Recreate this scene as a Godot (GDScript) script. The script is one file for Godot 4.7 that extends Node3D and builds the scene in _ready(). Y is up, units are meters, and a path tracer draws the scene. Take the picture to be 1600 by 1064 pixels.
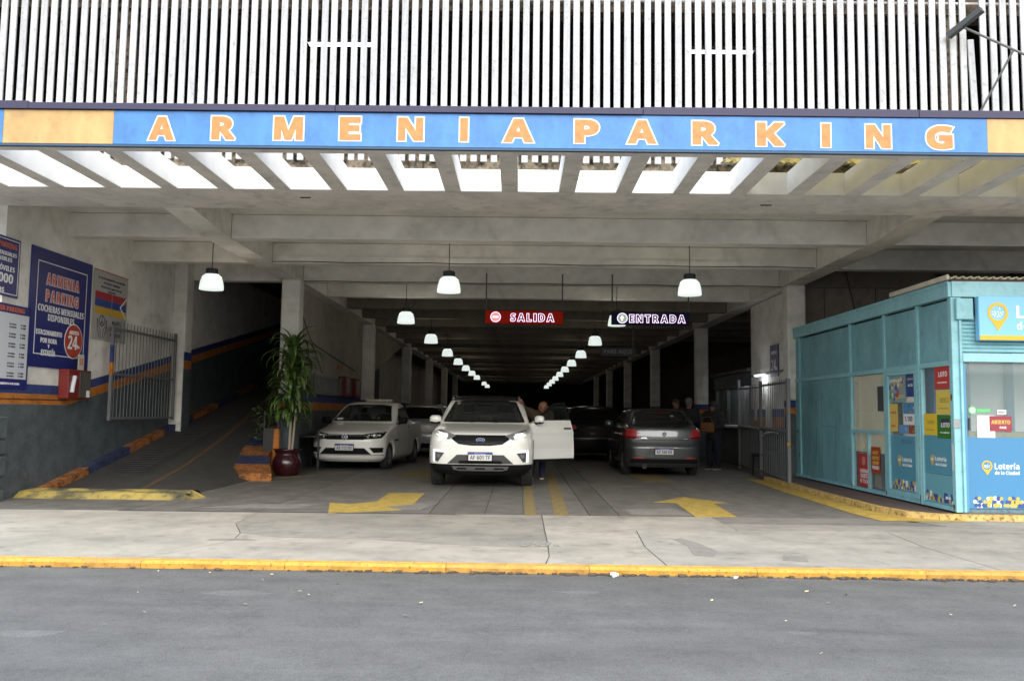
extends Node3D
# Street front of a covered car park on an overcast day. x right, y up, -z into the building; metres.

var M = {}
var rng = RandomNumberGenerator.new()
var FB: FontVariation
var FH: FontVariation
var FX: FontVariation
const EXPOSURE = 4.4

# ---------------------------------------------------------------- materials
func lin(r, g, b): return Color(r, g, b).linear_to_srgb()

func mat(key, c, rough = 0.8, metal = 0.0):
	if M.has(key): return M[key]
	var m = StandardMaterial3D.new()
	m.resource_name = key
	m.albedo_color = c
	m.roughness = rough
	m.metallic = metal
	M[key] = m
	return m

func layer(sd, freq, oct, n):
	var f = FastNoiseLite.new()
	f.seed = sd; f.frequency = freq; f.noise_type = FastNoiseLite.TYPE_SIMPLEX_SMOOTH
	f.fractal_octaves = oct
	return f.get_seamless_image(n, n)

# grey multiplier texture: each layer [seed, frequency, octaves, amplitude, power]; grain is white noise
func grey_tex(n, base, layers, grain, sd, tint_lo = Color(1, 1, 1), tint_hi = Color(1, 1, 1)):
	var ims = []
	for l in layers: ims.append(layer(l[0], l[1], l[2], n).get_data())
	var r = RandomNumberGenerator.new(); r.seed = sd
	var out = PackedByteArray(); out.resize(n * n * 3)
	for i in n * n:
		var v = base
		for k in layers.size():
			var a = ims[k][i] / 255.0 - 0.5
			var l = layers[k]
			if l.size() > 4:
				a = -pow(clamp(a * 2.0, 0.0, 1.0), l[4])
			v += a * l[3]
		v += (r.randf() - 0.5) * grain
		v = clamp(v, 0.0, 1.0)
		var c = tint_lo.lerp(tint_hi, v)
		out[i * 3] = int(clamp(v * c.r, 0, 1) * 255)
		out[i * 3 + 1] = int(clamp(v * c.g, 0, 1) * 255)
		out[i * 3 + 2] = int(clamp(v * c.b, 0, 1) * 255)
	return ImageTexture.create_from_image(Image.create_from_data(n, n, false, Image.FORMAT_RGB8, out))

func tmat(key, c, tex, scale, rough = 0.85, bump = null, bump_cm = 0.0, bscale = 0.0):
	if M.has(key): return M[key]
	var m = mat(key, c, rough)
	m.albedo_texture = tex
	m.uv1_triplanar = true
	m.uv1_world_triplanar = true
	m.uv1_scale = Vector3.ONE * scale
	if bump != null:
		m.heightmap_enabled = true
		m.heightmap_texture = bump
		m.heightmap_scale = bump_cm
	return m

func weathered(m, tex, sc):       # a second, larger pattern over the first
	m.detail_enabled = true
	m.detail_blend_mode = BaseMaterial3D.BLEND_MODE_MUL
	m.detail_albedo = tex
	m.detail_uv_layer = BaseMaterial3D.DETAIL_UV_2
	m.uv2_triplanar = true
	m.uv2_world_triplanar = true
	m.uv2_scale = sc
	return m

func glow(key, c, e):
	if M.has(key): return M[key]
	var m = mat(key, Color(0.9, 0.9, 0.9), 0.4)
	m.emission_enabled = true
	m.emission = c
	m.emission_energy_multiplier = e
	return m

func pane(key, c, a):
	if M.has(key): return M[key]
	var m = mat(key, Color(c.r, c.g, c.b, a), 0.03)
	m.transparency = BaseMaterial3D.TRANSPARENCY_ALPHA
	return m

# ---------------------------------------------------------------- mesh helpers
func mb():
	var st = SurfaceTool.new()
	st.begin(Mesh.PRIMITIVE_TRIANGLES)
	st.set_smooth_group(-1)
	return st

func tri(st, a, b, c):          # a, b, c run counter-clockwise seen from outside
	st.add_vertex(a); st.add_vertex(c); st.add_vertex(b)

func quad(st, a, b, c, d):
	tri(st, a, b, c); tri(st, a, c, d)

func box(st, c, s, bev = 0.0, t = Transform3D()):
	var h = s * 0.5
	var b = min(bev, min(h.x, min(h.y, h.z)) * 0.9)
	var ax = [Vector3.RIGHT, Vector3.UP, Vector3.BACK]
	for i in 3:
		var u = (i + 1) % 3
		var v = (i + 2) % 3
		for sg in [-1.0, 1.0]:
			var q = []
			for k in [[-1, -1], [1, -1], [1, 1], [-1, 1]]:
				q.append(t * (c + ax[i] * h[i] * sg + ax[u] * (h[u] - b) * k[0] + ax[v] * (h[v] - b) * k[1]))
			if sg > 0: quad(st, q[0], q[1], q[2], q[3])
			else: quad(st, q[3], q[2], q[1], q[0])
	if b <= 0.0: return
	for i in 3:                  # edges along axis i, then corners
		var u = (i + 1) % 3
		var v = (i + 2) % 3
		for su in [-1.0, 1.0]:
			for sv in [-1.0, 1.0]:
				var pu = c + ax[u] * h[u] * su + ax[v] * (h[v] - b) * sv
				var pv = c + ax[u] * (h[u] - b) * su + ax[v] * h[v] * sv
				var e = ax[i] * (h[i] - b)
				if su * sv > 0: quad(st, t * (pu - e), t * (pv - e), t * (pv + e), t * (pu + e))
				else: quad(st, t * (pu + e), t * (pv + e), t * (pv - e), t * (pu - e))
	for sx in [-1.0, 1.0]:
		for sy in [-1.0, 1.0]:
			for sz in [-1.0, 1.0]:
				var k = Vector3(sx, sy, sz)
				var i0 = h - Vector3.ONE * b
				var a = t * (c + k * Vector3(h.x, i0.y, i0.z))
				var bb = t * (c + k * Vector3(i0.x, h.y, i0.z))
				var cc = t * (c + k * Vector3(i0.x, i0.y, h.z))
				if sx * sy * sz > 0: tri(st, a, bb, cc)
				else: tri(st, a, cc, bb)

# polygon (u, v) counter-clockwise, from w0 to w1; t takes (u, v, w)
func prism(st, poly, w0, w1, t = Transform3D()):
	var p = PackedVector2Array(poly)
	if Geometry2D.is_polygon_clockwise(p): p.reverse()
	var ix = Geometry2D.triangulate_polygon(p)
	for k in range(0, ix.size(), 3):
		var a = p[ix[k]]; var b = p[ix[k + 1]]; var c = p[ix[k + 2]]
		if (b - a).cross(c - a) < 0:
			var s = b; b = c; c = s
		tri(st, t * Vector3(a.x, a.y, w1), t * Vector3(b.x, b.y, w1), t * Vector3(c.x, c.y, w1))
		tri(st, t * Vector3(a.x, a.y, w0), t * Vector3(c.x, c.y, w0), t * Vector3(b.x, b.y, w0))
	for k in p.size():
		var a = p[k]; var b = p[(k + 1) % p.size()]
		quad(st, t * Vector3(a.x, a.y, w0), t * Vector3(b.x, b.y, w0), t * Vector3(b.x, b.y, w1), t * Vector3(a.x, a.y, w1))

func tube(st, pts, r, sides = 8, r1 = -1.0):
	st.set_smooth_group(0)
	var rings = []
	var n = pts.size()
	for i in n:
		var d = (pts[min(i + 1, n - 1)] - pts[max(i - 1, 0)]).normalized()
		var ref = Vector3.UP if abs(d.y) < 0.9 else Vector3.RIGHT
		var u = d.cross(ref).normalized()
		var v = u.cross(d)
		var rr = r if r1 < 0 else lerp(r, r1, float(i) / (n - 1))
		var ring = []
		for k in sides:
			var a = TAU * k / sides
			ring.append(pts[i] + (u * cos(a) + v * sin(a)) * rr)
		rings.append(ring)
	for i in n - 1:
		for k in sides:
			var k2 = (k + 1) % sides
			quad(st, rings[i][k2], rings[i][k], rings[i + 1][k], rings[i + 1][k2])
	st.set_smooth_group(-1)
	for k in range(1, sides - 1):
		tri(st, rings[0][0], rings[0][k], rings[0][k + 1])
		tri(st, rings[n - 1][0], rings[n - 1][k + 1], rings[n - 1][k])

# profile of (radius, height), from bottom to top, turned about y
func lathe(st, prof, seg = 24, t = Transform3D(), smooth = true):
	st.set_smooth_group(0 if smooth else -1)
	for i in prof.size() - 1:
		for k in seg:
			var a = TAU * k / seg; var b = TAU * (k + 1) / seg
			var p = prof[i]; var q = prof[i + 1]
			var A = t * Vector3(p.x * cos(a), p.y, p.x * sin(a)); var B = t * Vector3(p.x * cos(b), p.y, p.x * sin(b))
			var C = t * Vector3(q.x * cos(b), q.y, q.x * sin(b)); var D = t * Vector3(q.x * cos(a), q.y, q.x * sin(a))
			if p.x < 1e-5: tri(st, A, D, C)
			elif q.x < 1e-5: tri(st, A, C, B)
			else: quad(st, B, A, D, C)
	st.set_smooth_group(-1)

func done(st):
	st.generate_normals()
	return st.commit()

func obj(called, st, m, parent = self, at = Transform3D()):
	var o = MeshInstance3D.new()
	o.name = called
	o.mesh = done(st) if st is SurfaceTool else st
	o.material_override = m
	o.transform = at
	parent.add_child(o, true)
	return o

func thing(called, label, category, at = Vector3.ZERO, turn = 0.0, group = ""):
	var o = Node3D.new()
	o.name = called
	add_child(o, true)
	o.position = at
	o.rotation.y = turn
	tag(o, label, category, group)
	return o

func tag(o, label, category, group = ""):
	o.set_meta("label", label)
	o.set_meta("category", category)
	if group: o.set_meta("group", group)
	return o

func setting(o):
	o.set_meta("kind", "structure")
	return o

func place(at): return Transform3D(Basis(), at)

# a polygon laid flat on the ground: (x, z) at height y, thickness d
func flat(poly, y, d = 0.004):
	var st = mb()
	flat_into(st, poly, y, d)
	return st

func flat_into(st, poly, y, d):
	var p = PackedVector2Array()
	for q in poly: p.append(Vector2(q[0], -q[1]) if q is Array else Vector2(q.x, -q.y))
	prism(st, p, -d, 0.0, Transform3D(Basis(Vector3(1, 0, 0), Vector3(0, 0, -1), Vector3(0, 1, 0)), Vector3(0, y, 0)))

# lettering: local x right, y up, z outward; centred at (x, y) unless align says left
func txt(parent, s, x, y, cap, m, o = {}):
	var t = TextMesh.new()
	t.text = s
	t.font = o.get("font", FB)
	t.font_size = 48
	t.pixel_size = 0.01
	t.depth = 0.02
	t.curve_step = o.get("step", 2.0)
	var bb = t.get_aabb()
	var sc = cap / (48 * 0.01 * 0.714)
	var sx = sc
	if o.has("width"): sx = o.width / bb.size.x
	if o.has("height"): sc = o.height / bb.size.y
	var th = o.get("thick", 0.003)
	var e = MeshInstance3D.new()
	e.name = o.get("name", "lettering")
	e.mesh = t
	e.material_override = m
	var cx = bb.position.x + bb.size.x * 0.5
	var cy = (bb.position.y + bb.size.y * 0.5) if o.has("height") else 48 * 0.01 * 0.714 * 0.5 + base_y(t, bb, s)
	var px = x - cx * sx
	if o.get("align", "c") == "l": px = x - bb.position.x * sx
	e.transform = Transform3D(Basis(Vector3(sx, 0, 0), Vector3(0, sc, 0), Vector3(0, 0, th / 0.02)), Vector3(px, y - cy * sc, o.get("z", 0.0) + th * 0.5))
	parent.add_child(e, true)
	return e

func base_y(_t, bb, s):
	# where the baseline lies: capitals stand on it, so a text without descenders starts there
	for ch in "gjpqyQ,":
		if ch in s: return bb.position.y + 0.11
	return bb.position.y

func rect(st, x0, y0, x1, y1, z0, z1, bev = 0.0):
	box(st, Vector3((x0 + x1) / 2, (y0 + y1) / 2, (z0 + z1) / 2), Vector3(abs(x1 - x0), abs(y1 - y0), abs(z1 - z0)), bev)

func bx(called, x0, y0, z0, x1, y1, z1, m, parent = self, bev = 0.0):
	var st = mb()
	rect(st, x0, y0, x1, y1, z0, z1, bev)
	return obj(called, st, m, parent)

func disc(st, x, y, r, z0, z1, n = 14):
	var p = []
	for k in n: p.append(Vector2(x + r * cos(TAU * k / n), y + r * sin(TAU * k / n)))
	prism(st, p, z0, z1)

func ring(st, x, y, r0, r1, z0, z1, n = 24, sx = 1.0):
	for k in n:
		var a = TAU * k / n; var b = TAU * (k + 1) / n
		prism(st, [Vector2(x + r0 * cos(a) * sx, y + r0 * sin(a)), Vector2(x + r1 * cos(a) * sx, y + r1 * sin(a)), Vector2(x + r1 * cos(b) * sx, y + r1 * sin(b)), Vector2(x + r0 * cos(b) * sx, y + r0 * sin(b))], z0, z1)

func bar2(st, a, b, w, z0, z1):     # flat stroke from a to b in the xy plane
	var d = (b - a).normalized()
	var n = Vector2(-d.y, d.x) * w * 0.5
	prism(st, [a - n, b - n, b + n, a + n], z0, z1)

const ORD = ["first", "second", "third", "fourth", "fifth", "sixth", "seventh", "eighth", "ninth", "tenth", "eleventh", "twelfth"]

func _ready():
	var cam = Camera3D.new()
	cam.name = "camera"
	cam.position = Vector3(0, 1.37, 0)
	cam.rotation_degrees = Vector3(4.778, 0.527, 0.745)
	cam.fov = 43.016
	cam.near = 0.1; cam.far = 400
	cam.current = true
	add_child(cam)
	var we = WorldEnvironment.new(); we.name = "environment"
	var env = Environment.new()
	env.background_mode = Environment.BG_SKY
	var sky = Sky.new(); var sm = ProceduralSkyMaterial.new()
	sm.sky_top_color = Color(0.85, 0.92, 1.0); sm.sky_horizon_color = Color(0.85, 0.90, 0.97); sm.sky_curve = 0.2
	sm.ground_bottom_color = Color(0.35, 0.35, 0.36); sm.ground_horizon_color = Color(0.55, 0.56, 0.58)
	sm.sky_energy_multiplier = 1.0
	sky.sky_material = sm
	env.sky = sky
	env.tonemap_mode = Environment.TONE_MAPPER_LINEAR
	env.tonemap_exposure = EXPOSURE
	env.sdfgi_enabled = true; env.ssao_enabled = true; env.ssil_enabled = true
	we.environment = env
	add_child(we)
	var sun = DirectionalLight3D.new(); sun.name = "overcast_sun"
	sun.light_energy = 0.4; sun.light_angular_distance = 60.0; sun.light_color = Color(1, 0.985, 0.96); sun.shadow_enabled = true
	sun.rotation_degrees = Vector3(-38, 10, 0)
	add_child(sun)
	var sf = SystemFont.new(); sf.font_names = PackedStringArray(["Droid Sans"]); sf.font_weight = 700
	FB = FontVariation.new(); FB.base_font = sf
	FH = FontVariation.new(); FH.base_font = sf; FH.variation_embolden = 1.1
	FX = FontVariation.new(); FX.base_font = sf; FX.variation_embolden = 2.6
	ground()
	building()
	canopy()
	lamps()
	signs()
	ironwork()
	plants()
	kiosk()
	cars()
	people()
	across_the_street()

# ---------------------------------------------------------------- heavy block letters from the font's own outlines
var SFONT: SystemFont
var glyphs = {}
func glyph(ch):                  # {out: [polygons], holes: [polygons], w: width}, capital height 1, left edge at 0
	if glyphs.has(ch): return glyphs[ch]
	var ts = TextServerManager.get_primary_interface()
	var rid = FB.get_rids()[0]
	var id = ts.font_get_glyph_index(rid, 96, ch.unicode_at(0), 0)
	var d = ts.font_get_glyph_contours(rid, 96, id)
	var pts = d["points"]; var ends = d["contours"]
	var polys = []
	var start = 0
	for e in ends:
		var c = []
		for i in range(start, e + 1): c.append(pts[i])
		start = e + 1
		var out = PackedVector2Array()
		var n = c.size()
		for i in n:              # quadratic outlines: z tells points on the curve from control points
			var p = c[i]; var q = c[(i + 1) % n]; var o = c[(i + n - 1) % n]
			if int(p.z) & 1 == 1: out.append(Vector2(p.x, p.y))
			else:
				var a = Vector2(o.x, o.y) if int(o.z) & 1 == 1 else Vector2(o.x + p.x, o.y + p.y) / 2
				var b = Vector2(q.x, q.y) if int(q.z) & 1 == 1 else Vector2(q.x + p.x, q.y + p.y) / 2
				for k in range(1, 5):
					var t = k / 5.0
					out.append(a * (1 - t) * (1 - t) + Vector2(p.x, p.y) * 2 * t * (1 - t) + b * t * t)
				if int(q.z) & 1 == 0: out.append(b)
		polys.append(out)
	var r = {"out": [], "holes": []}
	if ch == "I": polys = [PackedVector2Array([Vector2(0, 0), Vector2(21, 0), Vector2(21, 69), Vector2(0, 69)])]
	var lo = Vector2(1e9, 1e9); var hi = Vector2(-1e9, -1e9)
	for p in polys:
		for v in p: lo = lo.min(v); hi = hi.max(v)
	var s = 1.0 / (hi.y - lo.y)
	for i in polys.size():
		var q = PackedVector2Array()
		for v in polys[i]: q.append(Vector2(v.x - lo.x, hi.y - v.y) * s)
		var inside = false
		for j in polys.size():
			if j != i and Geometry2D.is_point_in_polygon(polys[i][0], polys[j]): inside = true
		if Geometry2D.is_polygon_clockwise(q): q.reverse()
		if inside: r.holes.append(q)
		else: r.out.append(q)
	r["w"] = (hi.x - lo.x) * s
	glyphs[ch] = r
	return r

# letter centred at (x, y), w wide and h tall before its outline grows by d on every side
func block_letter(called, parent, ch, x, y, w, h, d, z0, z1, m):
	var g = glyph(ch)
	var st = mb()
	var f = Transform2D(Vector2(w / g.w, 0), Vector2(0, h), Vector2(x - w / 2, y - h / 2))
	var holes = []
	for q in g.holes:
		var t = f * q
		if d != 0.0:
			for o in Geometry2D.offset_polygon(t, -d, Geometry2D.JOIN_MITER): holes.append(o)
		else: holes.append(t)
	for q in g.out:
		var big = f * q
		var outs = [big]
		if d != 0.0: outs = Geometry2D.offset_polygon(big, d, Geometry2D.JOIN_MITER)
		for o in outs:
			var cuts = [-1e3]
			for hq in holes:
				var c = Vector2.ZERO
				for v in hq: c += v
				cuts.append((c / hq.size()).x)
			cuts.append(1e3)
			cuts.sort()
			for i in cuts.size() - 1:
				if cuts[i + 1] - cuts[i] < 1e-4: continue
				var pieces = Geometry2D.intersect_polygons(o, PackedVector2Array([Vector2(cuts[i], -1e3), Vector2(cuts[i + 1], -1e3), Vector2(cuts[i + 1], 1e3), Vector2(cuts[i], 1e3)]))
				for hq in holes:
					var nx = []
					for p in pieces: nx.append_array(Geometry2D.clip_polygons(p, hq))
					pieces = nx
				for p in pieces:
					if not (p.size() < 3): prism(st, p, z0, z1)
	return obj(called, st, m, parent)

# ---------------------------------------------------------------- ground
func gy(z):                      # the pavement climbs gently from the kerb to the threshold
	return clamp((-z - 8.0) / 3.1, 0.0, 1.0) * 0.06

func fe(x): return -11.26 - 0.024 * clamp(x, -9.0, 9.0)     # the line where pavement and garage floor meet

func slab(poly, drop = 0.03, lift = 0.0):
	var st = mb()
	var p = PackedVector2Array()
	for q in poly: p.append(Vector2(q[0], -(fe(q[0]) if q[1] < -11.4 else q[1])))
	if Geometry2D.is_polygon_clockwise(p): p.reverse()
	var ix = Geometry2D.triangulate_polygon(p)
	for k in range(0, ix.size(), 3):
		var v = []
		for j in 3:
			var q = p[ix[k + j]]
			v.append(Vector3(q.x, gy(-q.y) + lift, -q.y))
		if (p[ix[k + 1]] - p[ix[k]]).cross(p[ix[k + 2]] - p[ix[k]]) < 0: tri(st, v[0], v[2], v[1])
		else: tri(st, v[0], v[1], v[2])
	for k in p.size():
		var a = p[k]; var b = p[(k + 1) % p.size()]
		var A = Vector3(a.x, gy(-a.y) + lift, -a.y); var B = Vector3(b.x, gy(-b.y) + lift, -b.y)
		quad(st, A + Vector3.DOWN * drop, B + Vector3.DOWN * drop, B, A)
	return st

func ramp_y(z): return max(0.06, 0.06 + 0.187 * (-z - 13.25))

func ground():
	var fine = grey_tex(512, 0.90, [[3, 0.012, 4, 0.14], [5, 0.06, 3, 0.12]], 0.18, 7)
	var road_t = grey_tex(1024, 0.86, [[11, 0.004, 4, 0.14], [12, 0.03, 3, 0.12], [13, 0.12, 2, 0.24], [14, 0.3, 2, 0.2]], 0.36, 8)
	var conc_t = grey_tex(1024, 0.95, [[21, 0.005, 5, 0.13], [22, 0.02, 4, 0.09], [23, 0.012, 3, 0.16, 2.6], [24, 0.14, 2, 0.07]], 0.09, 9, Color(0.93, 0.96, 1.0), Color(1.0, 0.98, 0.95))
	M["fine_t"] = fine; M["conc_t"] = conc_t
	var big_t = grey_tex(512, 0.96, [[101, 0.007, 5, 0.13], [102, 0.03, 4, 0.07], [103, 0.012, 4, 0.12, 2.0]], 0.02, 25)
	M["big_t"] = big_t
	var road = setting(obj("road", flat([[-60, 6], [60, 6], [60, -7.93], [-60, -7.93]], -0.065, 0.2), tmat("asphalt", lin(0.121, 0.120, 0.119), road_t, 0.45, 0.92, road_t, 0.35)))
	weathered(M.asphalt, big_t, Vector3(0.05, 0.2, 0.28))
	rng.seed = 44
	for q in [[-3.1, -5.6, 0.22], [3.3, -4.6, 0.16], [4.4, -4.5, 0.2], [0.5, -7.1, 0.18], [-2.2, -6.9, 0.25], [4.9, -6.6, 0.3], [-4.6, -7.2, 0.2], [1.9, -5.9, 0.12]]:
		var pp = []
		for k in 9: pp.append([q[0] + q[2] * cos(TAU * k / 9) * rng.randf_range(0.6, 1.4), q[1] + q[2] * 0.4 * sin(TAU * k / 9) * rng.randf_range(0.6, 1.4)])
		obj("scuff", flat(pp, -0.0645, 0.0003), tmat("road_scuff", lin(0.136, 0.135, 0.133), road_t, 0.45, 0.92, road_t, 0.35), road)
	# pavement: concrete slabs cast at different times, with open cracks between them
	var walk = setting(obj("pavement", slab([[-60, -7.97], [60, -7.97], [60, -11.47], [-60, -11.47]], 0.1, -0.012), tmat("crack_bed", lin(0.13, 0.126, 0.118), fine, 0.6, 0.95)))
	var tones = [[0.33, 0.321, 0.293], [0.246, 0.24, 0.224], [0.321, 0.307, 0.284], [0.336, 0.325, 0.302], [0.315, 0.307, 0.287], [0.308, 0.304, 0.29], [0.186, 0.18, 0.181], [0.266, 0.259, 0.246], [0.301, 0.295, 0.28]]
	var polys = [
		[[-60, -8.0], [-3.45, -8.0], [-3.2, -8.5], [-2.95, -9.05], [-3.02, -9.5], [-3.3, -10.2], [-3.33, -11.45], [-60, -11.45]],
		[[-3.322, -11.45], [-3.292, -10.2], [-3.008, -9.505], [-2.5, -9.25], [-1.6, -9.22], [-0.6, -8.98], [0.1, -8.86], [0.31, -8.98], [0.3, -9.8], [0.3, -11.45]],
		[[-3.44, -8.0], [0.25, -8.0], [0.3, -8.4], [0.305, -8.95], [0.1, -8.845], [-0.6, -8.965], [-1.6, -9.205], [-2.5, -9.24], [-3.008, -9.494], [-2.94, -9.05], [-3.19, -8.5]],
		[[0.265, -8.0], [1.36, -8.0], [1.3, -9.0], [1.36, -10.1], [0.315, -10.12], [0.32, -9.0], [0.31, -8.4]],
		[[0.315, -10.135], [1.365, -10.115], [2.55, -10.2], [2.5, -11.45], [0.315, -11.45]],
		[[1.374, -8.0], [4.4, -8.0], [4.25, -9.2], [4.3, -10.3], [2.56, -10.185], [1.372, -10.1], [1.312, -9.0]],
		[[2.515, -10.72], [5.25, -10.75], [4.75, -11.45], [2.515, -11.45]],
		[[2.562, -10.2], [4.3, -10.314], [6.4, -10.1], [6.4, -10.74], [2.518, -10.706]],
		[[4.414, -8.0], [60, -8.0], [60, -11.45], [5.0, -11.45], [5.27, -10.755], [6.412, -10.755], [6.412, -10.085], [4.31, -10.3], [4.264, -9.2]]]
	for i in polys.size():
		var t = tones[i]
		obj("slab", slab(polys[i]), tmat("concrete_slab_%d" % i, lin(t[0], t[1], t[2]), conc_t, 0.21 + 0.017 * i, 0.9, fine if i == 1 else conc_t, 0.5 if i == 1 else 0.18), walk)
		weathered(M["concrete_slab_%d" % i], big_t, Vector3(0.11, 0.2, 0.23))
	# a broken spot and dark oil marks
	var stain = tmat("stain", lin(0.205, 0.202, 0.197), conc_t, 0.5, 0.8)
	for s in [[[1.72, -8.55], [1.9, -8.5], [2.0, -8.8], [1.9, -9.3], [1.78, -9.55], [1.68, -9.5], [1.76, -9.1]], [[2.52, -8.35], [2.75, -8.3], [2.8, -8.55], [2.6, -8.62]], [[-1.7, -9.33], [-1.35, -9.36], [-1.4, -9.44], [-1.75, -9.42]], [[-3.2, -9.0], [-2.7, -9.06], [-2.85, -9.16], [-3.2, -9.12]]]:
		obj("stain", slab(s, 0.002, 0.003), stain, walk)
	var st = mb()
	rng.seed = 5
	for i in 26:
		var a = rng.randf() * TAU; var r = 0.05 + 0.22 * rng.randf()
		var c = Vector3(0.18 + r * cos(a), gy(-9.05) + 0.004, -9.02 + r * 0.5 * sin(a))
		box(st, c, Vector3(0.03 + 0.05 * rng.randf(), 0.02, 0.02 + 0.04 * rng.randf()), 0.006, Transform3D())
	obj("broken_concrete", st, tmat("rubble", lin(0.22, 0.215, 0.2), fine, 1.0, 0.95), walk).set_meta("kind", "stuff")
	# the yellow kerb, stone by stone
	var kerb = setting(obj("kerb", flat([[-60, -7.99], [60, -7.99], [60, -7.93], [-60, -7.93]], -0.03, 0.2), mat("kerb_core", lin(0.16, 0.15, 0.14), 0.9)))
	var yel_t = grey_tex(512, 0.97, [[31, 0.01, 4, 0.25], [32, 0.05, 3, 0.9, 2.6]], 0.06, 10)
	M["yel_t"] = yel_t
	var ky = [tmat("kerb_yellow", lin(0.52, 0.275, 0.04), yel_t, 0.8, 0.7, fine, 0.3), tmat("kerb_yellow_worn", lin(0.47, 0.25, 0.05), yel_t, 1.3, 0.75, fine, 0.5)]
	var x = -9.6
	var k = 0
	while x < 9.5:
		var len = 1.25 + 0.3 * rng.randf()
		if abs(x + 3.5) < 0.9: len = -3.52 - x if x < -3.6 else 1.3
		len = max(len, 0.5)
		var s2 = mb()
		var n = 6
		var row = []
		for i in n + 1:
			var px = x + 0.0025 + (len - 0.005) * i / n
			var j = (rng.randf() - 0.5) * 0.018
			row.append([Vector3(px, -0.09, -7.885 + j), Vector3(px, -0.022, -7.88 + j * 0.8), Vector3(px, 0.002 + j * 0.2, -7.905 + j * 0.5), Vector3(px, 0.007, -7.99 + j * 0.6), Vector3(px, -0.05, -8.0)])
		for i in n:
			for q in 4: quad(s2, row[i][q], row[i + 1][q], row[i + 1][q + 1], row[i][q + 1])
		for e in [0, n]:
			var r = row[e]
			for q in range(1, 4):
				if e == 0: tri(s2, r[0], r[q + 1], r[q])
				else: tri(s2, r[0], r[q], r[q + 1])
		obj("kerb_stone", s2, ky[1 if k % 3 == 1 else 0], kerb)
		x += len; k += 1
	# dirt gathered in the gutter
	var g = mb()
	for i in 420:
		var px = -6.0 + 12.5 * pow(rng.randf(), 0.8)
		if rng.randf() > 0.35 + 0.65 * clamp((px + 2.5) / 3.0, 0.0, 1.0): continue
		var sz = 0.012 + 0.035 * pow(rng.randf(), 2.0)
		box(g, Vector3.ZERO, Vector3(sz * 1.6, sz * 0.5, sz), 0.003, Transform3D(Basis(Vector3.UP, rng.randf() * TAU), Vector3(px, -0.058, -7.868 + 0.06 * pow(rng.randf(), 2.0))))
	var dirt = obj("gutter_dirt", g, tmat("dirt", lin(0.10, 0.075, 0.05), fine, 2.0, 0.95))
	dirt.set_meta("kind", "stuff"); dirt.set_meta("label", "brown grit and leaf crumbs gathered along the foot of the yellow kerb"); dirt.set_meta("category", "dirt")
	# fallen leaves
	var lf = mb()
	for i in 48:
		var px = -6.5 + 13 * rng.randf(); var pz = -7.7 + 3.6 * pow(rng.randf(), 1.5)
		var sz = 0.012 + 0.016 * rng.randf()
		var t = Transform3D(Basis.from_euler(Vector3(rng.randf_range(-0.3, 0.3), rng.randf() * TAU, rng.randf_range(-0.3, 0.3))), Vector3(px, -0.055, pz))
		quad(lf, t * Vector3(-sz, 0, 0), t * Vector3(0, 0.004, sz * 0.6), t * Vector3(sz, 0.008, 0), t * Vector3(0, 0.004, -sz * 0.6))
	var fl = obj("fallen_leaves", lf, mat("leaf_yellow", lin(0.5, 0.42, 0.24), 0.8))
	fl.set_meta("kind", "stuff"); fl.set_meta("label", "small yellow fallen leaves scattered over the asphalt"); fl.set_meta("category", "leaves")
	var paper = mat("paper_white", lin(0.75, 0.76, 0.78), 0.8)
	for q in [[0.86, -7.8, 0.045, "crumpled white paper scrap in the gutter beside the middle of the kerb"], [1.93, -7.78, 0.03, "tiny white paper scrap in the gutter right of the larger scrap"]]:
		var s3 = mb()
		for i in 7:
			box(s3, Vector3.ZERO, Vector3(q[2], q[2] * 0.25, q[2] * 0.7), 0.0, Transform3D(Basis.from_euler(Vector3(rng.randf() * 2, rng.randf() * 6, rng.randf())), Vector3(rng.randf_range(-1, 1) * q[2] * 0.4, q[2] * 0.3, rng.randf_range(-1, 1) * q[2] * 0.3)))
		tag(obj("paper_scrap", s3, paper, self, place(Vector3(q[0], -0.06, q[1]))), q[3], "litter")

	# garage floor: cast strips with joints, darker than the pavement
	var fl_t = grey_tex(1024, 0.90, [[41, 0.006, 5, 0.25], [42, 0.03, 4, 0.16], [43, 0.1, 2, 0.10]], 0.14, 12)
	M["floor_t"] = fl_t
	var base = setting(obj("garage_floor", flat([[-8, fe(-8) - 0.01], [10.5, fe(10.5) - 0.01], [10.5, -84], [-8, -84]], 0.046, 0.3), tmat("joint_fill", lin(0.17, 0.165, 0.15), fl_t, 0.5, 0.9)))
	var fm = []
	for i in 4:
		var t = [0.155, 0.136, 0.118, 0.165][i]
		fm.append(tmat("floor_%d" % i, lin(t * 0.97, t * 0.92, t * 0.83), fl_t, 0.3 + 0.05 * i, 0.62 + 0.06 * (i % 2), fl_t, 0.15))
	var xs = [-8.0, -5.02, -3.35, -1.15, -0.43, 0.07, 0.93, 1.32, 2.75, 10.5]
	var pick = [1, 0, 0, 1, 1, 0, 2, 0, 3]
	for i in xs.size() - 1:
		var zs = [-11.47, -16.2, -21.0, -84.0]
		for j in 3:
			obj("floor_panel", flat([[xs[i] + 0.006, zs[j] - 0.005 if j else fe(xs[i]) - 0.012], [xs[i + 1] - 0.006, zs[j] - 0.005 if j else fe(xs[i + 1]) - 0.012], [xs[i + 1] - 0.006, zs[j + 1] + 0.005], [xs[i] + 0.006, zs[j + 1] + 0.005]], 0.06, 0.012), fm[(pick[i] + (j if i % 2 else 0)) % 4], base)
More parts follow.
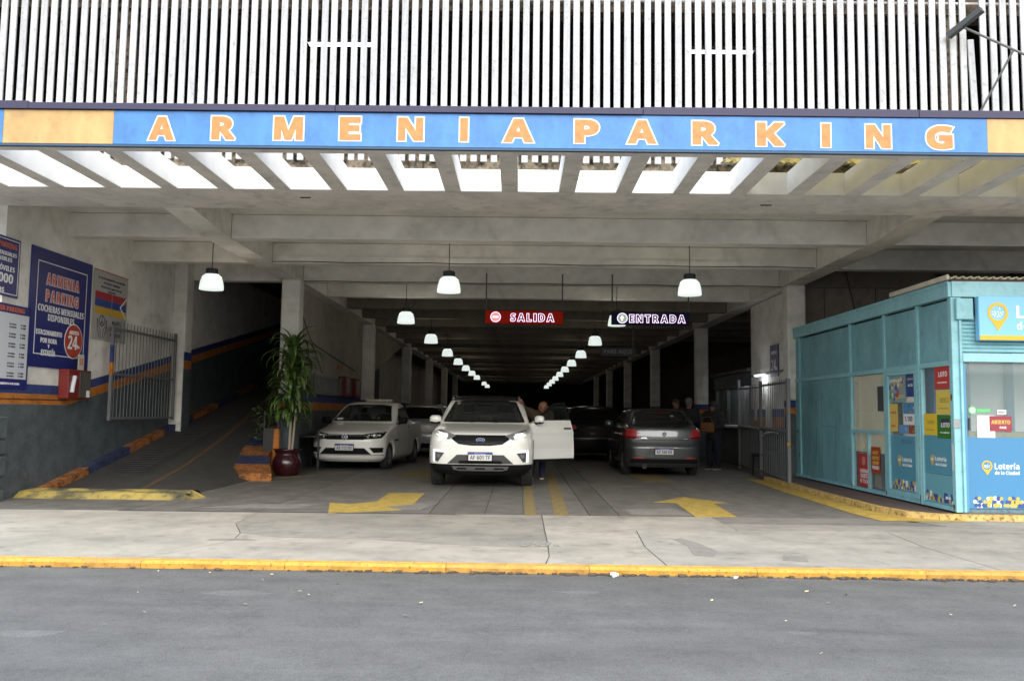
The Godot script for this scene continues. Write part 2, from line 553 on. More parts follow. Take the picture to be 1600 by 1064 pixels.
	obj("threshold_strip", flat([[-5.1, fe(-5.1) + 0.02], [-0.8, fe(-0.8) + 0.03], [-0.8, fe(-0.8) - 0.014], [-5.1, fe(-5.1) - 0.014]], 0.066, 0.01), mat("old_steel", lin(0.06, 0.058, 0.055), 0.6, 0.4), base)
	# pale scuffed patches on the dark floor
	for s in [[[-4.2, -11.6], [-3.0, -11.62], [-2.75, -12.2], [-3.7, -12.1]], [[-1.85, -11.7], [-1.3, -11.7], [-1.2, -12.4], [-1.7, -12.7]], [[1.5, -11.5], [2.3, -11.5], [2.2, -12.3], [1.45, -12.1]]]:
		obj("scuff", flat(s, 0.0625, 0.002), tmat("scuff", lin(0.19, 0.187, 0.18), conc_t, 0.6, 0.85), base)
	# painted markings
	var yp = tmat("road_yellow", lin(0.40, 0.285, 0.06), yel_t, 1.1, 0.7)
	var ypw = tmat("road_yellow_worn", lin(0.20, 0.15, 0.055), yel_t, 1.6, 0.75)
	var S = 0.956
	var marks = [
		["painted_arrow", [[-2.53, -11.64], [-2.8, -12.98], [-2.48, -12.84], [-2.144, -13.22], [-2.16, -14.66], [-1.57, -14.66], [-1.55, -12.95], [-1.9, -12.52], [-1.62, -12.16]], yp, "yellow painted arrow turning left on the floor before the white pickup and SUV"],
		["painted_arrow", [[2.13, -13.69], [2.763, -14.617], [3.294, -13.765], [3.045, -13.635], [2.974, -11.88], [2.397, -11.82], [2.461, -13.653]], yp, "yellow painted arrow pointing into the garage behind the grey car"],
		["painted_arrow", [[2.52, -20.2], [3.2, -20.35], [3.15, -17.9], [2.559, -17.8]], ypw, "yellow painted stem of an arrow underneath the grey car"],
		["painted_arrow", [[-2.7, -18.9], [-1.9, -18.0], [-1.44, -17.95], [-1.7, -21.4], [-2.2, -20.4]], ypw, "yellow painted arrow half hidden between the pickup and the white SUV"],
		["painted_line", [[0.09, -11.75], [0.25, -11.75], [0.27, -19.8], [0.12, -19.8]], ypw, "left one of two worn yellow lines running from the threshold beside the SUV"],
		["painted_line", [[0.49, -11.78], [0.69, -11.78], [0.82, -19.9], [0.63, -19.9]], ypw, "right one of two worn yellow lines, nearer the grey car"],
		["painted_line", [[-5.1, -17.4], [-3.8, -19.2], [-3.6, -19.1], [-4.9, -17.25]], ypw, "worn yellow line slanting away from the maroon plant pot"]]
	for m in marks:
		var pp = []
		for q in m[1]: pp.append([q[0] * S, q[1] * S])
		tag(obj(m[0], flat(pp, 0.0645, 0.003), m[2]), m[3], "floor marking")
	var edge = [[4.72, -18.2], [5.02, -17.75], [4.96, -14.4], [4.95, -12.45], [5.12, -11.75], [5.42, -11.36], [5.75, -11.27], [5.75, -11.2], [4.62, -11.15], [4.55, -11.95], [4.6, -15.0]]
	tag(obj("painted_line", flat(edge, 0.067, 0.004), tmat("road_yellow_edge", lin(0.44, 0.305, 0.06), yel_t, 0.9, 0.7)), "broad yellow edge line along the kerb of the lottery kiosk", "floor marking")
	# ramp up to the left, with its kerbs and the yellow lip
	var st2 = mb()
	var zz = -13.2
	var ry = func(z): return max(0.058, ramp_y(z) - 0.5 * clamp((22.0 + z) / 4.0, 0.0, 1.0))
	var rx = func(z): return -4.95 - 0.12 * clamp(-z - 16.2, 0.0, 3.0)
	while zz > -40:
		var z2 = zz - 0.45
		var mid = [rx.call(zz) - 0.9, rx.call(z2) - 0.9]
		var my = [lerp(ry.call(zz), ramp_y(zz), 0.62), lerp(ry.call(z2), ramp_y(z2), 0.62)]
		st2.set_smooth_group(0)
		quad(st2, Vector3(mid[0], my[0], zz), Vector3(rx.call(zz), ry.call(zz), zz), Vector3(rx.call(z2), ry.call(z2), z2), Vector3(mid[1], my[1], z2))
		quad(st2, Vector3(-7.35, ramp_y(zz), zz), Vector3(mid[0], my[0], zz), Vector3(mid[1], my[1], z2), Vector3(-7.35, ramp_y(z2), z2))
		zz = z2
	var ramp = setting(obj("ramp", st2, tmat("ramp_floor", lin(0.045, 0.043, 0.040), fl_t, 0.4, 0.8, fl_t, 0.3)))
	# ribs scored across the slope
	for i in 30:
		var rz = -14.6 - i * 0.13
		var rs = mb()
		box(rs, Vector3(-6.62, ramp_y(rz) + 0.0, rz), Vector3(0.62, 0.007, 0.03), 0.003, Transform3D())
		obj("grip_bar", rs, M["ramp_floor"], ramp)
	var lip = thing("ramp_lip", "worn yellow concrete lip across the foot of the ramp", "kerb", Vector3(0, 0, 0))
	var lp = mb()
	var yz = [[-12.45, 0.06], [-12.62, 0.14], [-12.95, 0.165], [-13.3, 0.09]]
	for i in 3: quad(lp, Vector3(-7.25, yz[i][1], yz[i][0]), Vector3(-4.75, yz[i][1] if i != 0 else 0.06, yz[i][0]), Vector3(-4.85, yz[i + 1][1], yz[i + 1][0]), Vector3(-7.25, yz[i + 1][1], yz[i + 1][0]))
	quad(lp, Vector3(-4.75, 0.06, -12.45), Vector3(-4.6, 0.06, -12.9), Vector3(-4.85, 0.165, -12.95), Vector3(-4.85, 0.14, -12.62))
	tri(lp, Vector3(-4.6, 0.06, -12.9), Vector3(-4.85, 0.09, -13.3), Vector3(-4.85, 0.165, -12.95))
	obj("lip_body", lp, tmat("lip_paint", lin(0.36, 0.275, 0.085), grey_tex(512, 0.92, [[33, 0.008, 5, 1.1], [34, 0.05, 3, 0.5, 1.6]], 0.08, 14, Color(0.45, 0.62, 1.5), Color(1, 1, 0.9)), 0.35, 0.85, fine, 0.6), lip)
	var lk = thing("ramp_kerb", "low kerb painted orange and blue climbing along the ramp's left wall", "kerb", Vector3.ZERO)
	var dirty_t = grey_tex(512, 0.92, [[35, 0.01, 4, 0.5], [36, 0.04, 3, 0.8, 1.7]], 0.10, 15, Color(0.5, 0.55, 0.6), Color(1, 1, 1))
	var omw = tmat("worn_orange", lin(0.34, 0.125, 0.03), dirty_t, 0.7, 0.85)
	var bmw = tmat("worn_blue", lin(0.03, 0.042, 0.115), dirty_t, 0.7, 0.85)
	var om = tmat("paint_orange", lin(0.46, 0.155, 0.022), yel_t, 0.7, 0.75)
	var bm = tmat("paint_blue", lin(0.028, 0.048, 0.18), yel_t, 0.7, 0.7)
	var z0 = -13.05
	for i in 16:
		var l = 1.35 if i == 0 else 1.5
		var z1 = z0 - l
		var ks = mb()
		var xi = -7.13
		var x0 = -7.06 if i == 0 else xi
		prism(ks, [Vector2(-z0, ramp_y(z0) - 0.02), Vector2(-z1, ramp_y(z1) - 0.02), Vector2(-z1, ramp_y(z1) + 0.10), Vector2(-z0, ramp_y(z0) + (0.07 if i == 0 else 0.10))], -7.36, xi, Transform3D(Basis(Vector3(0, 0, -1), Vector3(0, 1, 0), Vector3(1, 0, 0)), Vector3.ZERO))
		obj("kerb_block", ks, bmw if i % 2 else omw, lk)
		z0 = z1 - 0.008
	var ln = mb()
	for i in 14:
		var za = -13.4 - 0.6 * i; var zb = za - 0.6
		var q = []
		for e in [[za, 0.0], [za, 0.08], [zb, 0.08], [zb, 0.0]]:
			var xx = -5.9 - 0.06 * (-e[0] - 13.4) + e[1]
			var xm = rx.call(e[0]) - 0.9
			var yy = lerp(lerp(ry.call(e[0]), ramp_y(e[0]), 0.62), ry.call(e[0]), clamp((xx - xm) / 0.9, 0, 1)) if xx > xm else lerp(lerp(ry.call(e[0]), ramp_y(e[0]), 0.62), ramp_y(e[0]), clamp((xm - xx) / (xm + 7.35), 0, 1))
			q.append(Vector3(xx, yy + 0.006, e[0]))
		quad(ln, q[0], q[1], q[2], q[3])
	tag(obj("painted_line", ln, tmat("faded_orange", lin(0.10, 0.058, 0.028), yel_t, 1.2, 0.8)), "thin faded orange line running up the middle of the ramp", "floor marking")
	# island between the ramp and the parking floor
	var isl = thing("kerb_island", "raised kerb island striped orange and blue before the first left column", "kerb", Vector3.ZERO)
	var L = [[-5.12, -15.95, 0.20], [-5.5, -16.6, 0.33], [-5.62, -17.2, 0.46], [-5.74, -17.95, 0.62], [-5.8, -18.8, 0.82], [-5.82, -19.8, 1.05]]
	var R = [[-4.53, -15.95, 0.20], [-4.75, -16.6, 0.33], [-4.97, -17.2, 0.46], [-5.06, -17.95, 0.62], [-5.13, -18.8, 0.82], [-5.13, -19.8, 1.05]]
	for i in 5:
		var s4 = mb()
		var a = Vector3(L[i][0], L[i][2], L[i][1]); var b = Vector3(R[i][0], R[i][2], R[i][1])
		var c = Vector3(R[i + 1][0], R[i + 1][2], R[i + 1][1]); var d = Vector3(L[i + 1][0], L[i + 1][2], L[i + 1][1])
		quad(s4, a, b, c, d)
		quad(s4, Vector3(a.x, 0.05, a.z), Vector3(b.x, 0.05, b.z), b, a)
		quad(s4, Vector3(b.x, 0.05, b.z), Vector3(c.x, 0.05, c.z), c, b)
		quad(s4, Vector3(d.x, 0.05, d.z), Vector3(a.x, 0.05, a.z), a, d)
		obj("kerb_block", s4, bmw if i % 2 else omw, isl)

# ---------------------------------------------------------------- the building
func building():
	var cream = tmat("cream_paint", lin(0.80, 0.775, 0.72), grey_tex(1024, 1.0, [[51, 0.004, 5, 0.10], [52, 0.02, 4, 0.06], [53, 0.008, 4, 0.10, 2.6]], 0.04, 15, Color(0.97, 0.93, 0.85), Color(1, 1, 1)), 0.22, 0.85)
	var grey = tmat("canopy_grey", lin(0.76, 0.76, 0.765), M.conc_t, 0.2, 0.85)
	var white = tmat("canopy_white", lin(0.80, 0.80, 0.80), grey_tex(512, 0.98, [[54, 0.01, 4, 0.06]], 0.02, 16), 0.5, 0.8)
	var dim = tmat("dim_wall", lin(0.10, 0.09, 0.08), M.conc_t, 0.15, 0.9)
	var dark = tmat("dark_surface", lin(0.05, 0.047, 0.045), M.conc_t, 0.15, 0.9)  # plain very dark tone for the deck floor and the far wall
	var lo = tmat("wall_grey", lin(0.080, 0.098, 0.108), M.floor_t, 0.4, 0.75)
	var om = M["paint_orange"]; var bm = M["paint_blue"]
	weathered(cream, M.big_t, Vector3(0.16, 0.21, 0.18))
	M["cream"] = cream; M["grey"] = grey; M["dim"] = dim; M["dark"] = dark; M["lo"] = lo
	var deep = tmat("ceiling_dark", lin(0.22, 0.20, 0.17), M.conc_t, 0.2, 0.9)  # darker tone for the ceiling and beams farther in
	# ceiling: slab, cross beams in three bays, two girders
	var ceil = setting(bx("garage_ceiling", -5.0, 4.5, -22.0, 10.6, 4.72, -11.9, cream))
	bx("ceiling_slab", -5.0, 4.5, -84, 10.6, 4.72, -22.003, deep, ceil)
	bx("ceiling_slab", -7.6, 4.5, -19.3, -5.003, 4.72, -11.9, cream, ceil)
	for gx in [[-5.09, -4.67], [5.53, 5.93]]:      # their ends taper up to the canopy slab
		var gs = mb()
		prism(gs, [Vector2(12.03, 4.207), Vector2(13.3, 4.103), Vector2(83.9, 4.103), Vector2(83.9, 4.497), Vector2(12.03, 4.497)], gx[0], gx[1], Transform3D(Basis(Vector3(0, 0, -1), Vector3(0, 1, 0), Vector3(1, 0, 0)), Vector3.ZERO))
		obj("girder", gs, cream, ceil)
	for i in 30:
		var z = -13.65 - 2.33 * i
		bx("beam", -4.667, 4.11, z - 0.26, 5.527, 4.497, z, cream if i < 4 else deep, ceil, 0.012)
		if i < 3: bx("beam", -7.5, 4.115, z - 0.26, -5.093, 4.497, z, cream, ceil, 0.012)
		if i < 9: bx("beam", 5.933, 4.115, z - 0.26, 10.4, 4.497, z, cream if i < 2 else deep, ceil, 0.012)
	# conduit runs below the beams
	for c in [[-4.6, 5.4, -15.72], [-4.6, 5.5, -18.1]]:
		var ct = mb()
		var pts = []
		for i in 15: pts.append(Vector3(lerp(c[0], c[1], i / 14.0), 4.09 + 0.008 * sin(i * 2.1), c[2]))
		tube(ct, pts, 0.011, 6)
		obj("conduit", ct, mat("conduit", lin(0.09, 0.085, 0.08), 0.7), ceil)
	# left wall with its painted dado that climbs with the ramp
	var lw = bx("left_wall", -7.6, -0.1, -84.2, -7.3, 4.5, -12.0, cream)
	bx("upper_part", -7.6, 4.503, -84.2, -7.3, 9.0, -19.31, cream, lw)
	tag(lw, "long cream side wall beside the ramp with blue and orange stripes", "wall")
	var T = Transform3D(Basis(Vector3(0, 0, -1), Vector3(0, 1, 0), Vector3(1, 0, 0)), Vector3.ZERO)   # (u, v, w) = (-z, y, x)
	for b in [[-0.09, 1.40, lo, "painted_dado"], [1.403, 1.555, om, "painted_stripe"], [1.558, 1.70, bm, "painted_stripe"]]:
		var s = mb()
		var r = 0.187 * 31.0
		var lo_end = b[0] + r if b[0] > 0 else -0.09
		var p = [Vector2(12.02, b[0]), Vector2(13.9, b[0]), Vector2(44.9, lo_end), Vector2(44.9, b[1] + r), Vector2(13.9, b[1]), Vector2(12.02, b[1])]
		if b[0] < 0: p = [Vector2(12.02, -0.09), Vector2(44.9, -0.09), Vector2(44.9, b[1] + r), Vector2(13.9, b[1]), Vector2(12.02, b[1])]
		prism(s, p, -7.3, -7.294, T)
		obj(b[3], s, b[2], lw)
	bx("cable_groove", -7.294, 1.47, -13.9, -7.285, 1.482, -12.05, mat("black", lin(0.02, 0.02, 0.02), 0.6), lw)
	bx("pilaster", -7.3, 0.2, -18.35, -7.02, 4.5, -17.95, cream, lw, 0.02)
	bx("pilaster_paint", -7.018, 0.25, -18.36, -7.012, 2.2, -17.94, lo, lw)
	bx("pilaster_paint", -7.018, 2.203, -18.36, -7.012, 2.37, -17.94, om, lw)
	bx("pilaster_paint", -7.018, 2.373, -18.36, -7.012, 2.55, -17.94, bm, lw)
	# damaged pier at the street corner
	var pier = thing("corner_pier", "grey painted stone pier with broken edge at the foot of the left wall", "pier", Vector3(-7.3, 0, -12.02))
	rng.seed = 9
	var y = 0.03
	for h in [0.2, 0.17, 0.29, 0.22, 0.33]:
		var d = 0.02 + 0.035 * rng.randf()
		bx("stone", -0.5, y, -0.02, 0.13 + d, y + h - 0.012, 0.26 + d * 0.5, lo, pier, 0.02)
		y += h
	# columns along both girders
	for side in 2:
		var cx = -4.82 if side == 0 else 5.76
		for i in 6:
			var z = -17.9 - 9.3 * i
			var who = "left" if side == 0 else "right"
			var lab = "square concrete column with painted foot, %s along the %s girder" % [ORD[i], who]
			if side == 0 and i == 0: lab = "square white column with blue and orange bands rising behind the potted plant"
			if side == 1 and i == 0: lab = "square cream column rising at the back corner of the turquoise kiosk"
			var c = thing("concrete_column", lab, "column", Vector3(cx, 0.06, z - 0.19), 0.0, "columns along the girders")
			bx("shaft", -0.19, 1.64, -0.19, 0.19, 4.043, 0.19, cream, c, 0.025)
			bx("blue_band", -0.192, 1.5, -0.192, 0.192, 1.637, 0.192, bm, c, 0.025)
			bx("orange_band", -0.192, 1.345, -0.192, 0.192, 1.497, 0.192, om, c, 0.025)
			bx("grey_foot", -0.192, 0, -0.192, 0.192, 1.342, 0.192, lo, c, 0.025)
	# wall between the parking floor and the ramp
	var rw = bx("ramp_side_wall", -5.12, 0.05, -27.1, -4.98, 4.5, -18.35, tmat("side_wall", lin(0.36, 0.345, 0.31), M.conc_t, 0.22, 0.88))
	tag(rw, "plain wall with painted stripes between the parking floor and the ramp", "wall")
	bx("painted_stripe", -4.98, 1.56, -27.05, -4.974, 1.75, -18.38, bm, rw)
	bx("painted_stripe", -4.98, 1.37, -27.05, -4.974, 1.557, -18.38, om, rw)
	bx("painted_dado", -4.98, 0.06, -27.05, -4.974, 1.367, -18.38, lo, rw)
	for q in [[Vector3(-4.95, 4.0, -18.6), Vector3(-4.95, 2.3, -21.6)], [Vector3(-4.95, 2.95, -20.6), Vector3(-4.95, 2.55, -26)]]:
		var s = mb(); tube(s, [q[0], q[1]], 0.012, 6); obj("cable", s, mat("conduit", Color.BLACK), rw)
	bx("exit_label", -4.978, 2.5, -24.2, -4.97, 2.62, -23.5, mat("dull_orange", lin(0.30, 0.15, 0.03), 0.7), rw)
	# sloping underside of the upper ramp seen between the second and third columns
	var us = mb()
	prism(us, [Vector2(27.6, 2.35), Vector2(36.4, 4.1), Vector2(36.4, 4.5), Vector2(27.6, 4.5)], -5.1, -4.95, T)
	tag(obj("slanted_wall", us, tmat("side_wall", lin(0.36, 0.345, 0.31), M.conc_t, 0.22)), "wall with a slanting lower edge behind the second left column", "wall")
	# far and right-hand walls
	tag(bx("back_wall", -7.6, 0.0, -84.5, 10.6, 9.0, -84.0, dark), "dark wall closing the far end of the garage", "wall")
	tag(bx("kiosk_rear_wall", 5.97, 0.0, -18.65, 10.6, 4.5, -18.4, tmat("brown_wall", lin(0.27, 0.24, 0.21), M.conc_t, 0.2)), "brownish wall closing the bay behind the kiosk roof", "wall")
	tag(bx("right_wall", 10.4, 0.0, -84, 10.7, 4.5, -12.0, dim), "dim side wall along the right edge of the garage", "wall")
	var jn = mb()
	for xx in [6.5, 7.6, 8.7]: rect(jn, xx, 3.2, xx + 0.012, 4.4, -18.4, -18.393)
	obj("crack", jn, mat("black", Color.BLACK), get_node("kiosk_rear_wall"))
	var dp = mb(); tube(dp, [Vector3(8.9, 3.2, -18.2), Vector3(8.9, 4.4, -18.2)], 0.09, 10)
	tag(obj("drain_pipe", dp, mat("iron_black", lin(0.018, 0.018, 0.02), 0.5)), "black vertical drain pipe on the wall behind the kiosk", "pipe")
	var wr = mb(); tube(wr, [Vector3(6.6, 4.45, -17.5), Vector3(6.75, 3.8, -17.5), Vector3(6.83, 3.2, -17.4)], 0.015, 6)
	tag(obj("hanging_cable", wr, M["iron_black"]), "thin black cable hanging from the ceiling behind the kiosk", "cable")
	# office block along the right girder
	var ob = thing("ticket_office", "cream ticket office with blue and orange stripes behind the folding gate", "office", Vector3(5.78, 0.06, -18.66))
	bx("side_wall", 0, 0, -2.9, 0.2, 4.02, 0, cream, ob)
	for b in [[0.0, 1.06, lo], [1.063, 1.28, om], [1.283, 1.47, bm]]: bx("painted_stripe", -0.008, b[0], -2.88, 0.0, b[1], 0.24, b[2], ob)
	bx("front_wall", 0.0, 0, 0.003, 0.16, 4.02, 0.24, cream, ob)
	bx("kiosk_wall", 0, 0, -7.0, 0.2, 1.0, -2.903, lo, ob)
	bx("counter", -0.28, 1.0, -6.2, 0.2, 1.05, -2.91, cream, ob)
	bx("window_header", 0, 2.05, -7.0, 0.2, 2.42, -2.903, M["lo"], ob)
	for z in [-2.95, -4.3, -5.6, -6.95]: bx("mullion", 0.03, 1.05, z - 0.04, 0.12, 2.05, z + 0.04, M["iron_black"], ob)
	bx("window", 0.07, 1.05, -6.95, 0.08, 2.05, -2.95, pane("window_glass", Color(0.75, 0.85, 0.85), 0.12), ob)
	bx("inner_wall", 1.6, 0, -7.0, 1.7, 2.4, -0.2, cream, ob)
	bx("roof", -0.1, 2.423, -7.1, 1.8, 2.5, -2.92, dim, ob)
	var tl = bx("tube_light", 0.5, 2.28, -5.2, 0.58, 2.33, -4.0, glow("tube_white", Color(0.9, 0.96, 1), 1.2), ob)
	lamp_in(tl, Vector3(0.54, 2.2, -4.6), Color(0.9, 0.96, 1.0), 0.12)
	var wl = bx("wall_lamp", -0.16, 2.24, -2.1, -0.09, 2.29, -1.3, glow("lamp_pale", Color(0.9, 0.95, 1.0), 0.22), ob, 0.01)
	bx("lamp_bracket", -0.089, 2.25, -1.75, -0.001, 2.28, -1.65, M["iron_black"], ob)
	lamp_in(wl, Vector3(-0.22, 2.1, -1.7), Color(0.95, 0.97, 1.0), 0.045)
	for p in [[-0.55, 1.75, 0.35, 0.42], [-1.15, 0.92, 0.45, 0.62], [-1.75, 1.6, 0.4, 0.5], [-2.35, 1.2, 0.3, 0.45]]:
		bx("paper_notice", -0.018, p[1], p[0] - p[2], -0.0125, p[1] + p[3], p[0], mat("paper_dim", lin(0.55, 0.54, 0.5), 0.8), ob)
	var pipe = mb(); tube(pipe, [Vector3(-0.03, 2.95, 0.1), Vector3(-0.03, 2.35, 0.1), Vector3(-0.03, 2.3, -0.3), Vector3(-0.03, 2.28, -2.8)], 0.022, 6)
	obj("pipe", pipe, mat("conduit", Color.BLACK), ob)
	var sg = sign_board("office_sign", "small blue sign reading 24 hs on the cream office wall", Vector3(5.768, 2.62, -19.55), PI * -0.5, 0.62, 0.72, mat("sign_blue", lin(0.016, 0.022, 0.13), 0.4))
	txt(sg, "24", -0.03, -0.1, 0.24, mat("white_paint", lin(0.75, 0.75, 0.75), 0.6), {"z": 0.012})
	txt(sg, "hs", 0.2, -0.18, 0.08, M["white_paint"], {"z": 0.012})
	txt(sg, "ABIERTO", 0, 0.18, 0.07, M["white_paint"], {"z": 0.012})
	# upper storey: an open dark deck behind the slats
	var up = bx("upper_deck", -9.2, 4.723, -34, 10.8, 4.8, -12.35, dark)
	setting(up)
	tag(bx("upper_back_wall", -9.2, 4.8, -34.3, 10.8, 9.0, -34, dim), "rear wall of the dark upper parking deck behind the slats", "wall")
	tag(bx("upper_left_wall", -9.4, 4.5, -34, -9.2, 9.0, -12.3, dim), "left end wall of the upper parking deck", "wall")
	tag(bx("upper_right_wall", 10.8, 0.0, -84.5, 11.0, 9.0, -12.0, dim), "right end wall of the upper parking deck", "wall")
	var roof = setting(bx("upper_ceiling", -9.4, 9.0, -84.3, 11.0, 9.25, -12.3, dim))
	for i in 6: bx("beam", -9.2, 8.6, -15.2 - 3.4 * i, 10.8, 8.997, -14.9 - 3.4 * i, dim, roof)
	var gr_t = grey_tex(512, 0.85, [[61, 0.01, 5, 0.7], [62, 0.04, 4, 0.5], [63, 0.02, 4, 0.8, 1.6]], 0.15, 17, Color(0.8, 0.75, 0.68), Color(1, 0.98, 0.94))
	var par = bx("parapet", -9.4, 4.5, -12.6, 11.0, 5.81, -12.34, tmat("parapet_concrete", lin(0.30, 0.275, 0.235), gr_t, 0.5, 0.95, gr_t, 1.0))
	tag(par, "weathered concrete parapet behind the feet of the white slats", "wall")
	for yy in [4.83, 5.12]: bx("board_mark", -9.4, yy, -12.34, 11.0, yy + 0.018, -12.325, mat("black", Color.BLACK), par)
	for xx in 14: bx("board_joint", -8.6 + xx * 1.43, 4.5, -12.34, -8.588 + xx * 1.43, 5.8, -12.327, mat("black", Color.BLACK), par)
	var lint = bx("upper_lintel", -9.4, 7.42, -12.95, 11.0, 9.0, -12.6, tmat("lintel_concrete", lin(0.20, 0.165, 0.135), gr_t, 0.5, 0.95))
	tag(lint, "brown concrete lintel at the top behind the white slats", "lintel")
	var pl = mb(); tube(pl, [Vector3(-9.3, 7.56, -12.5), Vector3(11, 7.54, -12.5)], 0.022, 6)
	tag(obj("white_conduit", pl, mat("white_paint", Color.WHITE)), "thin white conduit running across the lintel behind the slats", "pipe")
	for c in [[-6.05, "left"], [6.42, "right"]]:
		var cc = bx("upper_column", c[0] - 0.13, 4.8, -13.0, c[0] + 0.13, 9.0, -12.65, M["lintel_concrete"])
		tag(cc, "brown column of the upper deck behind the slats near the %s end of the screen" % c[0 + 1], "column", "upper deck columns")
	for q in [[-4.162, -2.918, 8.44, "brighter bare fluorescent tube behind the slats on the left"], [3.179, 4.45, 8.36, "thin dim fluorescent tube behind the slats on the right"]]:
		var br = q[0] < 0
		var t = thing("fluorescent_lamp", q[3], "lamp", Vector3((q[0] + q[1]) / 2, q[2], -16.2))
		bx("tube_light", -0.62, -0.025, -0.025, 0.62, 0.025, 0.025, glow("tube_on" if br else "tube_dim", Color(0.92, 0.94, 1.0), 2.5 if br else 0.6), t, 0.01)
		bx("batten", -0.66, 0.03, -0.04, 0.66, 0.1, 0.04, mat("white_paint", Color.WHITE), t)
		for sx in [-0.5, 0.5]: bx("hanger", sx - 0.01, 0.1, -0.01, sx + 0.01, 8.998 - q[2], 0.01, M["iron_black"], t)
		var al = AreaLight3D.new(); al.name = "tube_glow"; al.area_size = Vector2(1.2, 0.05); al.light_energy = 0.06 if br else 0.02; al.light_color = Color(0.92, 0.95, 1); al.shadow_enabled = true
		al.rotation_degrees = Vector3(-90, 0, 0); al.position = Vector3(0, -0.04, 0); t.add_child(al)

func lamp_in(parent, at, c, e):
	var l = OmniLight3D.new()
	l.name = "lamp_light"
	l.light_color = c; l.light_energy = e; l.light_size = 0.06; l.omni_range = 90; l.omni_attenuation = 2.0; l.shadow_enabled = true
	l.position = at
	parent.add_child(l, true)

func sign_board(called, label, at, turn, w, h, m, group = ""):
	var s = thing(called, label, "sign", at, turn, group)
	bx("board", -w / 2, -h / 2, -0.01, w / 2, h / 2, 0.01, m, s, 0.003)
	return s

func across_the_street():
	# unseen wall added behind the camera; height chosen for the sky light let in
	var b = thing("added_wall", "unseen wall with piers added across the street to limit low sky light", "wall", Vector3(0, 0, 7.0))
	bx("wall", -45, -0.1, 0, 45, 2.9, 0.3, tmat("render_coat", lin(0.42, 0.41, 0.38), M["conc_t"], 0.2), b)
	bx("coping", -45, 2.903, -0.06, 45, 3.0, 0.36, M["grey"], b)
	bx("far_pavement", -60, -0.06, -3.2, 60, 0.06, -0.003, M["concrete_slab_0"], b)
	for i in 16: bx("pier", -42 + i * 5.6, 0.063, -0.12, -41.55 + i * 5.6, 2.9, -0.003, M["render_coat"], b)

# ---------------------------------------------------------------- canopy and slat screen
func outlined(parent, s, x, y, cap, m_in, m_out, d, o = {}):
	# letters one by one: a wider block behind, the letter itself proud of it
	var gap = o.get("gap", cap * 0.16)
	var z = o.get("z", 0.012)
	var ws = []
	var total = 0.0
	for i in s.length():
		var w = cap * 0.3 if s[i] == " " else glyph(s[i]).w * cap * o.get("stretch", 1.0)
		ws.append(w); total += w + (gap if i else 0.0)
	if o.has("width"):
		var f = (o.width - gap * (s.length() - 1)) / (total - gap * (s.length() - 1))
		for i in ws.size(): ws[i] *= f
		total = o.width
	var px = x - total / 2.0
	for i in s.length():
		if s[i] != " ":
			block_letter("letter_outline", parent, s[i], px + ws[i] / 2.0, y, ws[i], cap, d, z, z + 0.004, m_out)
			block_letter("letter", parent, s[i], px + ws[i] / 2.0, y, ws[i], cap, o.get("heavy", 0.0), z + 0.0041, z + 0.008, m_in)
		px += ws[i] + gap

